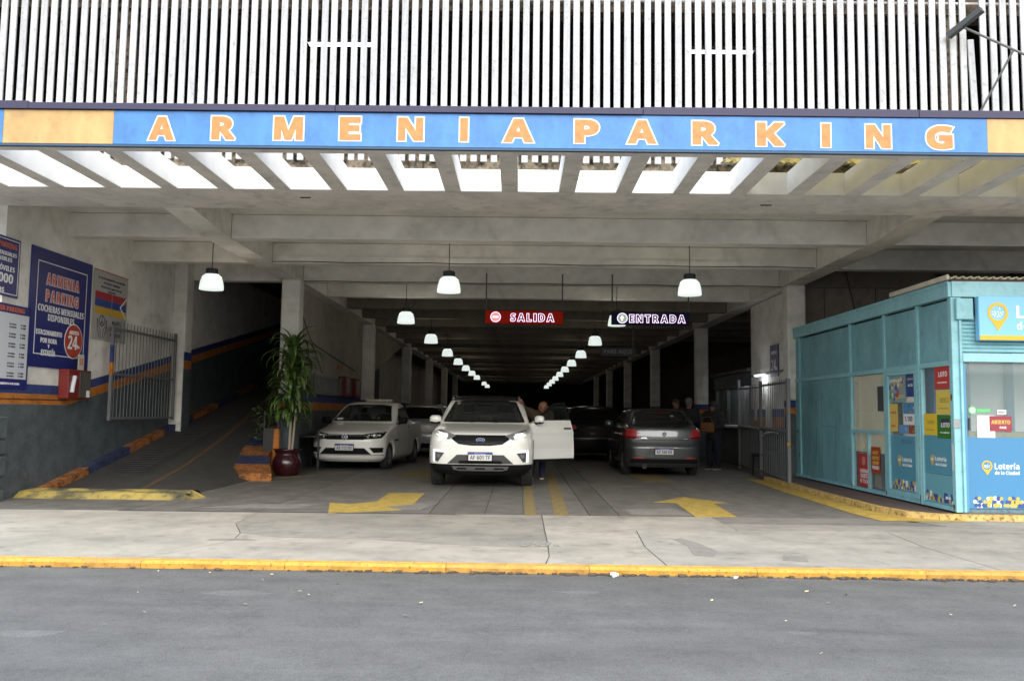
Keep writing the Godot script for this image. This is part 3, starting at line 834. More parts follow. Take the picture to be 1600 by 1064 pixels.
func canopy():
	var grey = M["grey"]
	var c = thing("canopy", "grey concrete canopy with open slots and painted lettered fascia over the entrance", "canopy", Vector3.ZERO)
	bx("front_beam", -12, 4.21, -9.37, 12, 4.60, -9.16, grey, c, 0.008)
	var white = M["canopy_white"]
	var slots_w = 0.268
	var xs = []
	for i in range(-11, 12): xs.append(0.215 + 0.736 * i)
	for i in xs.size() - 1:
		var a = xs[i] + slots_w; var b = xs[i + 1] - slots_w
		bx("rafter", a, 4.213, -10.957, b, 4.50, -9.373, grey, c)
		# the slot sides are painted white
		for e in [[a - 0.003, a - 0.0005], [b + 0.0005, b + 0.003]]:
			bx("slot_side", e[0], 4.216, -10.955, e[1], 4.503, -9.375, white, c)
	bx("rear_slab", -12, 4.21, -12.02, 12, 4.50, -10.96, grey, c)
	for i in xs.size():
		bx("slot_end", xs[i] - slots_w + 0.004, 4.216, -10.957, xs[i] + slots_w - 0.004, 4.503, -10.954, white, c)
	var navy = mat("flashing_navy", lin(0.022, 0.02, 0.058), 0.6)
	bx("rear_flashing", -12, 4.503, -12.3, 12, 4.585, -11.9, navy, c)
	rng.seed = 21
	var x = -12.0
	while x < 12.0:
		var l = 2.0 + rng.randf() * 1.5
		bx("front_flashing", x, 4.603, -9.4, min(x + l, 12.0) - 0.004, 4.675 + 0.02 * rng.randf(), -9.13 + 0.02 * rng.randf(), navy, c, 0.004)
		x += l
	var fas_t = grey_tex(512, 0.98, [[71, 0.006, 4, 0.10], [72, 0.04, 3, 0.07]], 0.03, 18)
	var blue = tmat("fascia_blue", lin(0.05, 0.20, 0.50), fas_t, 0.6, 0.55)
	var yel = tmat("fascia_yellow", lin(0.48, 0.31, 0.125), fas_t, 0.6, 0.55)
	for m in [blue, yel]: weathered(m, M.big_t, Vector3(0.5, 0.22, 0.5))
	for p in [[-12.0, -5.67, blue], [-5.668, -4.46, yel], [-4.458, 5.02, blue], [5.022, 6.3, yel], [6.302, 12.0, blue]]:
		bx("fascia_panel", p[0], 4.225, -9.158, p[1], 4.60, -9.145, p[2], c, 0.002)
	bx("drip_edge", -12, 4.20, -9.2, 12, 4.222, -9.148, mat("fascia_edge", lin(0.02, 0.06, 0.12), 0.6), c)
	var ol = tmat("letter_orange", lin(0.55, 0.20, 0.06), grey_tex(512, 0.97, [[73, 0.012, 4, 0.2]], 0.05, 19), 1.5, 0.6)
	var ow = mat("letter_white", lin(0.62, 0.62, 0.62), 0.6)
	var W = [["A", -3.93, 44, 4.415], ["R", -3.257, 42, 4.425], ["M", -2.544, 51, 4.43], ["E", -1.874, 38, 4.434], ["N", -1.215, 45, 4.434], ["I", -0.635, 17, 4.434], ["A", -0.044, 51, 4.43], ["P", 0.698, 43, 4.43], ["A", 1.294, 49, 4.428], ["R", 1.978, 45, 4.424], ["K", 2.682, 48, 4.418], ["I", 3.282, 18, 4.412], ["N", 3.846, 44, 4.405], ["G", 4.505, 46, 4.40]]
	for l in W:
		var w = l[2] / 147.5
		var hv = 0.012
		block_letter("letter_outline", c, l[0], l[1], l[3] - 0.012, w - 0.055, 0.233, 0.0275, -9.1449, -9.141, ow)
		block_letter("letter", c, l[0], l[1], l[3] - 0.012, w - 0.055, 0.233, hv, -9.1409, -9.137, ol)
	for q in [[-2.9, -11.35], [3.3, -11.5]]:
		var s = mb()
		for k in 4: box(s, Vector3(q[0] - 0.05 + 0.035 * k, 4.203, q[1] + 0.01 * (k % 2)), Vector3(0.04, 0.012, 0.02), 0.002)
		obj("broken_fixing", s, M["iron_black"], c)
	# corrugated sheet over the slots on the right
	var sh = mb()
	sh.set_smooth_group(0)
	var n = 150
	var prev = null
	for i in n + 1:
		var xx = 2.86 + 6.2 * i / n
		var dy = 0.02 * sin(xx * TAU / 0.115)
		var a = Vector3(xx, 4.66 + dy, -9.25); var b = Vector3(xx, 5.02 + dy, -12.3)
		if prev != null:
			quad(sh, prev[0], a, b, prev[1])
			quad(sh, prev[0] + Vector3.UP * 0.003, prev[1] + Vector3.UP * 0.003, b + Vector3.UP * 0.003, a + Vector3.UP * 0.003)
		prev = [a, b]
	var st = tmat("sheet_plastic", lin(0.88, 0.86, 0.76), grey_tex(512, 0.97, [[74, 0.01, 5, 0.2], [75, 0.03, 4, 0.7, 2.2]], 0.08, 20, Color(0.7, 0.67, 0.56), Color(1, 1, 0.98)), 0.5, 0.6)
	st.backlight_enabled = true; st.backlight = Color(1.0, 0.97, 0.84)
	tag(obj("corrugated_sheet", sh, st), "dirty translucent corrugated sheet lying over the right slots of the canopy", "roof sheet")
	# slat screen
	var sc = thing("slat_screen", "tall screen of upright white slats across the upper storey", "screen", Vector3(0, 4.97, -12.2))
	var sl_t = grey_tex(1024, 0.97, [[81, 0.006, 4, 0.06], [82, 0.03, 4, 0.06], [83, 0.02, 3, 0.25, 2.8]], 0.03, 22)
	var ms = [tmat("slat_white", lin(0.45, 0.463, 0.497), sl_t, 0.35, 0.6), tmat("slat_white_dull", lin(0.41, 0.422, 0.452), sl_t, 0.5, 0.65), tmat("slat_white_warm", lin(0.435, 0.443, 0.46), sl_t, 0.42, 0.6)]
	for m in ms: weathered(m, M.big_t, Vector3(1.7, 0.16, 1.7))
	var sm = mb()
	rect(sm, -0.046, 0, 0.046, 3.9, -0.02, 0.012, 0.004)
	var mesh = done(sm)
	rng.seed = 31
	var pitch = 0.1478
	for i in 124:
		var xx = -8.98 + pitch * i + rng.randf_range(-0.003, 0.003)
		if abs(xx - 6.52) < pitch * 0.5:       # the broken slat, hanging short and askew
			var bs = mb(); rect(bs, -0.044, 0, 0.044, 1.88, -0.02, 0.012, 0.004)
			obj("broken_slat", bs, ms[1], sc, Transform3D(Basis(Vector3(0, 0, 1), 0.033), Vector3(xx + 0.01, 0, 0.02)))
			continue
		obj("slat", mesh, ms[rng.randi() % 3], sc, Transform3D(Basis(Vector3(0, 0, 1), rng.randf_range(-0.002, 0.002)), Vector3(xx, rng.randf_range(-0.01, 0.01), 0)))
	for y in [3.3]: bx("rail", -9.0, y, -0.06, 9.4, y + 0.05, -0.022, mat("rail_navy", lin(0.03, 0.03, 0.06), 0.7), sc)
	# iron bracket
	var br = thing("iron_bracket", "dark iron bracket with two thin stays before the right slats", "bracket", Vector3(6.3, 5.7, -11.95))
	var b1 = mb()
	var a = Vector3(6.14, 6.87, -12.12); var b = Vector3(6.44, 7.10, -11.75)
	var d = (b - a).normalized()
	var u = d.cross(Vector3.UP).normalized()
	box(b1, Vector3.ZERO, Vector3(0.09, 0.09, (b - a).length()), 0.006, Transform3D(Basis(u, u.cross(d), -d), (a + b) / 2 - Vector3(6.3, 5.7, -11.95)))
	obj("arm", b1, mat("iron_grey", lin(0.04, 0.043, 0.045), 0.55, 0.3), br)
	for q in [[Vector3(6.29, 6.92, -11.95), Vector3(7.6, 5.93, -11.4), 0.018], [Vector3(6.84, 6.50, -11.72), Vector3(6.52, 5.68, -12.1), 0.016]]:
		var s = mb(); tube(s, [q[0] - Vector3(6.3, 5.7, -11.95), q[1] - Vector3(6.3, 5.7, -11.95)], q[2], 8)
		obj("stay", s, mat("iron_grey2", lin(0.10, 0.10, 0.105), 0.5, 0.3), br)

# ---------------------------------------------------------------- hanging lamps and illuminated signs
func lamps():
	var shade = mb()
	lathe(shade, [Vector2(0.203, 0.0), Vector2(0.2, 0.05), Vector2(0.192, 0.12), Vector2(0.175, 0.19), Vector2(0.145, 0.245), Vector2(0.1, 0.275), Vector2(0.0, 0.28)], 28)
	lathe(shade, [Vector2(0.0, 0.02), Vector2(0.14, 0.012), Vector2(0.203, 0.0)], 28)
	var sm = done(shade)
	var cap = mb()
	lathe(cap, [Vector2(0.0, 0.272), Vector2(0.105, 0.272), Vector2(0.105, 0.36), Vector2(0.09, 0.372), Vector2(0.0, 0.372)], 20, Transform3D(), false)
	var cm = done(cap)
	var rib = mb()
	for k in 20:
		var a = TAU * k / 20
		var c = cos(a); var s = sin(a)
		var pts = []
		for q in [Vector2(0.203, 0.004), Vector2(0.199, 0.06), Vector2(0.188, 0.14), Vector2(0.16, 0.225), Vector2(0.11, 0.272)]: pts.append(Vector3(q.x * c, q.y, q.x * s))
		tube(rib, pts, 0.004, 4)
	var rm = done(rib)
	var shade_m = glow("lamp_shade", Color(0.93, 0.97, 0.95), 0.20)
	var rib_m = glow("lamp_ribs", Color(0.9, 0.95, 0.93), 0.13)
	var front = [[-5.40, "bell lamp hanging over the foot of the ramp, left of the front three"], [-1.25, "bell lamp hanging above the white pickup, middle of the front three"], [2.94, "bell lamp hanging in front of the ENTRADA sign, right of the front three"]]
	var todo = []
	for f in front: todo.append([Vector3(f[0], 3.44, -14.9), f[1], "front row of bell lamps", 4.1])
	var dl = [20.2, 26.0, 32.0, 37.7, 43.2, 48.8, 54.6, 66.0, 72.5]
	for i in dl.size(): todo.append([Vector3(-2.69, 3.43, -dl[i]), "lit bell lamp, %s from the street in the left row going into the garage" % ORD[i], "left row of bell lamps", 4.11])
	var dr = [20.2, 26.0, 32.0, 37.7, 43.2, 48.8, 54.6, 60.3, 66.0, 72.5]
	for i in dr.size(): todo.append([Vector3(2.27, 3.43, -dr[i]), "lit bell lamp, %s from the street in the right row going into the garage" % ORD[i], "right row of bell lamps", 4.11])
	for q in todo:
		var t = thing("pendant_lamp", q[1], "pendant lamp", q[0], 0.0, q[2])
		var sh = obj("lamp_shade", sm, shade_m, t)
		obj("rib", rm, rib_m, sh)
		obj("cap", cm, M["iron_black"], t)
		var rs = mb(); tube(rs, [Vector3(0, 0.37, 0), Vector3(0, q[3] + 0.38 - q[0].y, 0)], 0.008, 6)
		obj("rod", rs, M["iron_black"], t)
		lamp_in(t, Vector3(0, 0.12, 0), Color(1, 0.95, 0.86), 0.04)

func signs():
	var neon = glow("neon_lilac", Color(0.95, 0.86, 1.0), 0.36)
	var red = mat("sign_red", lin(0.24, 0.010, 0.003), 0.5)
	var nav = mat("sign_navy", lin(0.008, 0.008, 0.035), 0.3)
	red.metallic_specular = 0.15; nav.metallic_specular = 0.15
	red.emission_enabled = true; red.emission = Color(0.5, 0.05, 0.01); red.emission_energy_multiplier = 0.045
	for q in [[Vector3(0.077, 3.24, -16.9), "SALIDA", red, "red illuminated sign SALIDA with no-entry symbol hanging from the ceiling", 0.16, 0.80, -0.56, 0.76], [Vector3(2.56, 3.245, -16.9), "ENTRADA", nav, "navy illuminated sign ENTRADA with green arrow symbol hanging from the ceiling", 0.13, 1.02, -0.555, 0.76]]:
		var s = thing("exit_sign" if q[1] == "SALIDA" else "entrance_sign", q[3], "illuminated sign", q[0])
		bx("sign_box", -0.765, -0.125, -0.04, 0.765, 0.125, 0.04, q[2], s, 0.006)
		outlined(s, q[1], q[4], -0.005, 0.145, q[2], neon, 0.011, {"z": 0.041, "gap": 0.052, "stretch": 0.98 if q[1] == "SALIDA" else 0.96})
		var r = mb(); ring(r, q[6], 0, 0.09, 0.102, 0.041, 0.049)
		obj("neon_ring", r, neon, s)
		var dk = mb(); disc(dk, q[6], 0, 0.087, 0.041, 0.045, 20)
		obj("symbol", dk, glow("symbol_red", Color(0.8, 0.12, 0.1), 0.35) if q[1] == "SALIDA" else glow("symbol_green", Color(0.1, 0.4, 0.12), 0.22), s)
		var sy = mb()
		if q[1] == "SALIDA": rect(sy, q[6] - 0.055, -0.017, q[6] + 0.055, 0.017, 0.046, 0.05)
		else:
			prism(sy, [Vector2(q[6] - 0.045, 0.0), Vector2(q[6] - 0.02, 0.0), Vector2(q[6] - 0.02, -0.05), Vector2(q[6] + 0.01, -0.05), Vector2(q[6] + 0.01, 0.0), Vector2(q[6] + 0.035, 0.0), Vector2(q[6] - 0.005, 0.055)], 0.046, 0.05)
		obj("symbol_mark", sy, neon, s)
		for x in [-0.75, 0.75]: bx("hanger", x - 0.012, 0.125, -0.012, x + 0.012, 0.87, 0.012, M["iron_black"], s)
	var p = thing("stop_sign", "dim grey letters PARE AQUI hanging over the right lane", "sign", Vector3(2.56, 2.98, -22.5))
	bx("sign_board", -0.45, -0.11, -0.02, 0.45, 0.11, 0.02, mat("board_black", lin(0.012, 0.012, 0.013), 0.6), p)
	txt(p, "PARE AQUI", 0, 0, 0.125, mat("grey_letters", lin(0.16, 0.16, 0.165), 0.6), {"z": 0.021, "width": 0.74, "height": 0.13})
	for x in [-0.4, 0.4]: bx("hanger", x - 0.01, 0.11, -0.01, x + 0.01, 1.13, 0.01, M["iron_black"], p)

	# boards on the left wall, all facing the ramp
	var navy = mat("board_navy", lin(0.014, 0.020, 0.145), 0.4)
	var wh = M["white_paint"]
	var oj = mat("print_orange", lin(0.55, 0.13, 0.05), 0.5)
	var wp = mat("board_white", lin(0.55, 0.57, 0.62), 0.45)
	var ink = mat("ink", lin(0.03, 0.035, 0.07), 0.5)
	var X = -7.285
	var s1 = sign_board("price_board", "navy board with white price figures, cut by the left picture edge", Vector3(X, 3.34, -11.72), PI / 2, 1.24, 0.84, navy)
	for q in [["ARMENIA PARKING", 0.30, 0.075, oj, 0.95], ["COCHERAS MENSUALES", 0.18, 0.055, wh, 0.95], ["DISPONIBLES", 0.10, 0.055, wh, 0.6], ["AUTOMÓVILES", -0.03, 0.07, wh, 0.75], ["$ 0.000", -0.18, 0.13, wh, 0.7], ["24hs", -0.33, 0.09, wh, 0.3]]:
		txt(s1, q[0], 0.12 if q[4] < 0.9 else 0.05, q[1], q[2], q[3], {"z": 0.0105, "width": q[4]})
	frame(s1, 1.18, 0.78, 0.012, wh)
	var s2 = sign_board("price_list", "white price list with navy head and foot beside the large navy billboard", Vector3(X, 2.22, -12.05), PI / 2, 1.3, 1.2, navy)
	bx("sheet", -0.6, -0.46, 0.0105, 0.6, 0.47, 0.014, wp, s2)
	txt(s2, "ARMENIA PARKING", 0.0, 0.53, 0.07, oj, {"z": 0.011, "width": 0.95})
	txt(s2, "ESTACIONAMIENTO POR HORA", 0.1, -0.53, 0.03, wh, {"z": 0.011, "width": 0.7})
	rng.seed = 77
	bx("tariff_box", -0.52, 0.40, 0.0142, -0.2, 0.45, 0.016, ink, s2)
	for i in 6:
		var y = 0.33 - i * 0.14
		txt(s2, ["AUTO", "MOTO", "CAMIONETA", "HORA", "ESTADIA", "MES"][i], -0.52, y + 0.03, 0.028, ink, {"z": 0.0145, "align": "l"})
		for k in 2:
			for x in [-0.2, 0.2]:
				txt(s2, ["1/2 HORA", "HORA", "12 HORAS", "24 HORAS"][(i + k + int(x > 0)) % 4], x, y - 0.01 - k * 0.042, 0.022, ink, {"z": 0.0145, "width": 0.17})
				if x > 0: txt(s2, "$ %d00" % (3 + i * 2 + k), 0.46, y - 0.01 - k * 0.042, 0.024, ink, {"z": 0.0145, "width": 0.13})
	var s3 = sign_board("billboard", "large navy billboard COCHERAS MENSUALES DISPONIBLES with red ABIERTO 24 disc", Vector3(X, 2.87, -13.55), PI / 2, 1.82, 1.81, navy)
	frame(s3, 1.48, 1.42, 0.014, wh)
	for q in [["ARMENIA", 0.46, 0.19, 0.98], ["PARKING", 0.2, 0.19, 0.98]]:
		outlined(s3, q[0], 0, q[1], 0.165, oj, mat("print_outline", lin(0.55, 0.5, 0.6), 0.5), 0.016, {"z": 0.0105, "width": 0.96, "gap": 0.05})
	txt(s3, "COCHERAS MENSUALES", 0, 0.0, 0.1, wh, {"z": 0.0105, "width": 1.36})
	txt(s3, "DISPONIBLES", 0, -0.13, 0.1, wh, {"z": 0.0105, "width": 0.78})
	txt(s3, "ESTACIONAMIENTO", -0.33, -0.37, 0.075, wh, {"z": 0.0105, "width": 0.74})
	txt(s3, "POR HORA", -0.33, -0.49, 0.075, wh, {"z": 0.0105, "width": 0.46})
	txt(s3, "Y", -0.33, -0.575, 0.06, wh, {"z": 0.0105})
	txt(s3, "ESTADÍA", -0.33, -0.665, 0.085, wh, {"z": 0.0105, "width": 0.40, "height": 0.115})
	var dd = mb(); disc(dd, 0.4, -0.44, 0.285, 0.0105, 0.014, 32)
	obj("disc_rim", dd, wh, s3)
	var d2 = mb(); disc(d2, 0.4, -0.44, 0.268, 0.0142, 0.017, 32)
	obj("red_disc", d2, mat("print_red", lin(0.42, 0.055, 0.03), 0.5), s3)
	txt(s3, "ABIERTO", 0.4, -0.30, 0.06, wh, {"z": 0.0172, "width": 0.3})
	txt(s3, "24", 0.37, -0.46, 0.22, wh, {"z": 0.0172, "width": 0.3})
	txt(s3, "hs", 0.56, -0.52, 0.05, wh, {"z": 0.0172})
	# the flag board
	var s4 = sign_board("flag_board", "white board with red blue and yellow flag above praying hands drawing", Vector3(X, 3.14, -15.17), PI / 2, 1.26, 1.21, mat("board_grey", lin(0.36, 0.35, 0.33), 0.5))
	bx("red_border", -0.63, 0.585, 0.0105, 0.63, 0.6, 0.013, mat("print_red", Color.RED), s4)
	for k in 4: txt(s4, ["EL ESTACIONAMIENTO ACOMPAÑA", "AL PUEBLO ARMENIO", "EN SU RECLAMO DE PAZ", "Y JUSTICIA"][k], 0, 0.47 - 0.075 * k, 0.035, ink, {"z": 0.0105, "width": [1.0, 0.62, 0.78, 0.3][k]})
	for f in [[-0.58, 0.02], [0.04, 0.58]]:
		for k in 3:
			bx("flag_stripe", f[0], -0.16 + 0.13 * (2 - k), 0.0105, f[1], -0.033 + 0.13 * (2 - k), 0.0135, [mat("flag_red", lin(0.33, 0.03, 0.04), 0.6), mat("flag_blue", lin(0.03, 0.06, 0.25), 0.6), mat("flag_yellow", lin(0.52, 0.32, 0.03), 0.6)][k], s4)
	var zg = mb()
	for k in 5:
		for sg in [-1, 1]: rect(zg, 0.34 + 0.05 * k, 0.03 + sg * (0.014 + 0.038 * k) - 0.018, 0.39 + 0.05 * k, 0.03 + sg * (0.014 + 0.038 * k) + 0.018, 0.0137, 0.015)
	obj("flag_chevron", zg, wh, s4)
	var hd = mb()
	ring(hd, -0.3, -0.27, 0.085, 0.1, 0.0105, 0.0135)
	bar2(hd, Vector2(-0.3, -0.18), Vector2(-0.3, -0.36), 0.014, 0.0105, 0.0132)
	for sg in [-1.0, 1.0]:
		bar2(hd, Vector2(-0.3, -0.27), Vector2(-0.3 + sg * 0.06, -0.335), 0.014, 0.0105, 0.0131)
		var hp = [Vector2(0.17, -0.24), Vector2(0.165, -0.38), Vector2(0.12, -0.47), Vector2(0.09, -0.57)]
		for k in 3: bar2(hd, Vector2(-0.3 + sg * hp[k].x, hp[k].y), Vector2(-0.3 + sg * hp[k + 1].x, hp[k + 1].y), 0.014, 0.0105, 0.013)
		var hq = [Vector2(0.15, -0.24), Vector2(0.125, -0.36), Vector2(0.06, -0.42), Vector2(0.03, -0.57)]
		for k in 3: bar2(hd, Vector2(-0.3 + sg * hq[k].x, hq[k].y), Vector2(-0.3 + sg * hq[k + 1].x, hq[k + 1].y), 0.012, 0.0105, 0.0129)
	obj("hands_drawing", hd, ink, s4)
	for k in 3: txt(s4, ["NO MÁS", "CONFLICTOS", "ARMADOS"][k], 0.22, -0.27 - 0.11 * k, 0.065, ink, {"z": 0.0105, "width": [0.3, 0.46, 0.4][k]})
	# hose cabinet
	var fb = thing("fire_hose_cabinet", "open red fire hose cabinet on the left wall below the billboard", "cabinet", Vector3(-7.29, 1.5, -13.95), PI / 2)
	var fr = mat("cabinet_red", lin(0.17, 0.016, 0.012), 0.45)
	bx("cabinet", -0.36, 0, 0.0, 0.36, 0.47, 0.16, fr, fb, 0.01)
	bx("door_panel", -0.02, 0.03, 0.161, 0.33, 0.44, 0.172, mat("cabinet_window", lin(0.09, 0.085, 0.075), 0.3), fb)
	bx("white_tag", 0.2, 0.03, 0.173, 0.3, 0.14, 0.178, wh, fb)
	var hose = mb(); tube(hose, [Vector3(-0.2, 0.36, 0.175), Vector3(-0.25, 0.22, 0.18), Vector3(-0.27, 0.1, 0.18)], 0.035, 8)
	obj("hose", hose, wp, fb)
	var nt = bx("notice_card", -0.06, 0.47, 0.14, 0.12, 0.72, 0.148, mat("card", lin(0.5, 0.47, 0.4), 0.7), fb)
	txt(nt, "SI", 0.03, 0.6, 0.1, oj, {"z": 0.149})
	# two red cabinets on the ramp side wall
	for k in 2:
		var c2 = thing("hydrant_cabinet", ["red cabinet on the striped wall, nearer the white column", "red cabinet on the striped wall, deeper beside the second column"][k], "cabinet", Vector3(-4.9, 1.76, -24.0 - 1.5 * k), PI / 2)
		bx("cabinet", -0.35, 0, -0.07, 0.35, 0.55, 0.13, mat("cabinet_dark", lin(0.12, 0.012, 0.01), 0.5), c2, 0.01)
		bx("door_panel", -0.28, 0.06, 0.131, 0.28, 0.48, 0.14, mat("cabinet_face", lin(0.09, 0.012, 0.01), 0.3), c2)

func frame(p, w, h, t, m):
	var s = mb()
	rect(s, -w / 2, h / 2 - t, w / 2, h / 2, 0.0105, 0.0125)
	rect(s, -w / 2, -h / 2, w / 2, -h / 2 + t, 0.0105, 0.0125)
	rect(s, -w / 2, -h / 2 + t, -w / 2 + t, h / 2 - t, 0.0105, 0.0125)
	rect(s, w / 2 - t, -h / 2 + t, w / 2, h / 2 - t, 0.0105, 0.0125)
	obj("white_line", s, m, p)

# ---------------------------------------------------------------- iron work
func ironwork():
	var ig = mat("gate_grey", lin(0.16, 0.165, 0.17), 0.5, 0.2)
	var bl = mat("paint_blue", Color.BLACK); var orr = mat("paint_orange", Color.BLACK)
	# gate folded against the left wall
	var g = thing("ramp_gate", "grey barred gate with spiked top folded open against the left wall", "gate", Vector3(-7.14, 1.16, -15.0), PI / 2)
	var bar = mb(); rect(bar, -0.006, 0, 0.006, 1.72, -0.006, 0.006)
	var bmesh = done(bar)
	bx("post", 0, -0.02, -0.025, 0.05, 1.66, 0.025, ig, g)
	bx("post_paint", -0.003, 0.78, -0.028, 0.053, 1.0, 0.028, orr, g)
	bx("post_paint", -0.003, 1.003, -0.028, 0.053, 1.3, 0.028, bl, g)
	bx("post", 2.75, -0.02, -0.025, 2.8, 1.75, 0.025, ig, g)
	for y in [0.0, 0.78, 1.58]: bx("rail", 0.05, y, -0.02, 2.75, y + 0.04, 0.02, ig, g)
	for i in 19: obj("bar", bmesh, ig, g, place(Vector3(0.16 + 0.137 * i, 0.02, 0.0)))
	# folding gate before the ticket office
	var f = thing("folding_gate", "two-leaf grey barred folding gate standing open beside the kiosk", "gate", Vector3(5.06, 0.06, -16.3))
	var nodes = [Vector3(0, 0, 0), Vector3(0.27, 0, -2.85), Vector3(0.42, 0, -5.3)]
	var hs = [2.02, 2.08, 2.2]
	for i in 3:
		bx("post", nodes[i].x - 0.03, 0.0, nodes[i].z - 0.03, nodes[i].x + 0.03, hs[i], nodes[i].z + 0.03, ig, f, 0.004)
	for i in 2:
		var a = nodes[i]; var b = nodes[i + 1]
		var d = (b - a)
		for y in [0.10, 1.02, 1.95]:
			var s = mb(); tube(s, [a + Vector3(0, y, 0), b + Vector3(0, y + 0.02, 0)], 0.024 if y != 1.02 else 0.04, 4)
			obj("rail", s, ig, f)
		var n = 14
		for k in n:
			var q = a + d * (k + 1.0) / (n + 1.0)
			obj("bar", bmesh, ig, f, Transform3D(Basis().scaled(Vector3(1, 1.14, 1)), Vector3(q.x, 0.06, q.z)))
	bx("padlock", -0.05, 0.75, 0.03, 0.02, 0.83, 0.06, mat("brass", lin(0.4, 0.26, 0.06), 0.35, 0.9), f, 0.006)
	var oc = thing("office_chair", "black chair with pale curved back rim behind the folding gate", "chair", Vector3(5.48, 0.06, -19.3), -0.9)
	bx("seat", -0.24, 0.42, -0.24, 0.24, 0.5, 0.24, M["iron_black"], oc, 0.03)
	bx("backrest", -0.24, 0.55, -0.27, 0.24, 0.92, -0.22, M["iron_black"], oc, 0.03)
	var rim = mb()
	var rp = []
	for k in 13: rp.append(Vector3(0.25 * cos(PI * k / 12.0), 0.86 + 0.09 * sin(PI * k / 12.0), -0.245))
	tube(rim, rp, 0.014, 6)
	obj("back_rim", rim, M["white_paint"], oc)
	for x in [-0.2, 0.2]:
		for z in [-0.2, 0.2]: bx("leg", x - 0.015, 0, z - 0.015, x + 0.015, 0.42, z + 0.015, M["iron_black"], oc)
	# railing on the ramp side wall
	var r = thing("ramp_railing", "grey barred railing on top of the striped wall behind the plant", "railing", Vector3(-4.9, 1.75, -18.4))
	for y in [0.02, 0.44]: bx("rail", -0.015, y, -8.4, 0.015, y + 0.03, 0, ig, r)
	var sb = mb(); rect(sb, -0.008, 0, 0.008, 0.46, -0.008, 0.008)
	var sbm = done(sb)
	for i in 64: obj("bar", sbm, ig, r, place(Vector3(0, 0, -0.08 - 0.13 * i)))
	for z in [-2.2, -5.2]: bx("post", -0.03, 0, z - 0.03, 0.03, 0.5, z + 0.03, ig, r)
	var tb = thing("side_table", "dark low metal table against the striped wall beside the pickup", "table", Vector3(-4.6, 0.06, -19.6))
	bx("table_top", -0.3, 0.72, -0.9, 0.3, 0.76, 0.9, M["iron_black"], tb, 0.006)
	for q in [[-0.27, -0.85], [0.27, -0.85], [-0.27, 0.85], [0.27, 0.85]]: bx("leg", q[0] - 0.02, 0, q[1] - 0.02, q[0] + 0.02, 0.718, q[1] + 0.02, M["iron_black"], tb)
	var ch = thing("folded_chair", "dark folded chair leaning between the kerb island and the orange post", "chair", Vector3(-5.03, 0.5, -17.62), 0.5)
	bx("seat", -0.16, 0.02, -0.03, 0.16, 0.5, 0.0, M["iron_black"], ch, 0.01)
	for x in [-0.16, 0.16]: bx("leg", x - 0.012, -0.1, 0.002, x + 0.012, 0.85, 0.03, M["iron_black"], ch)

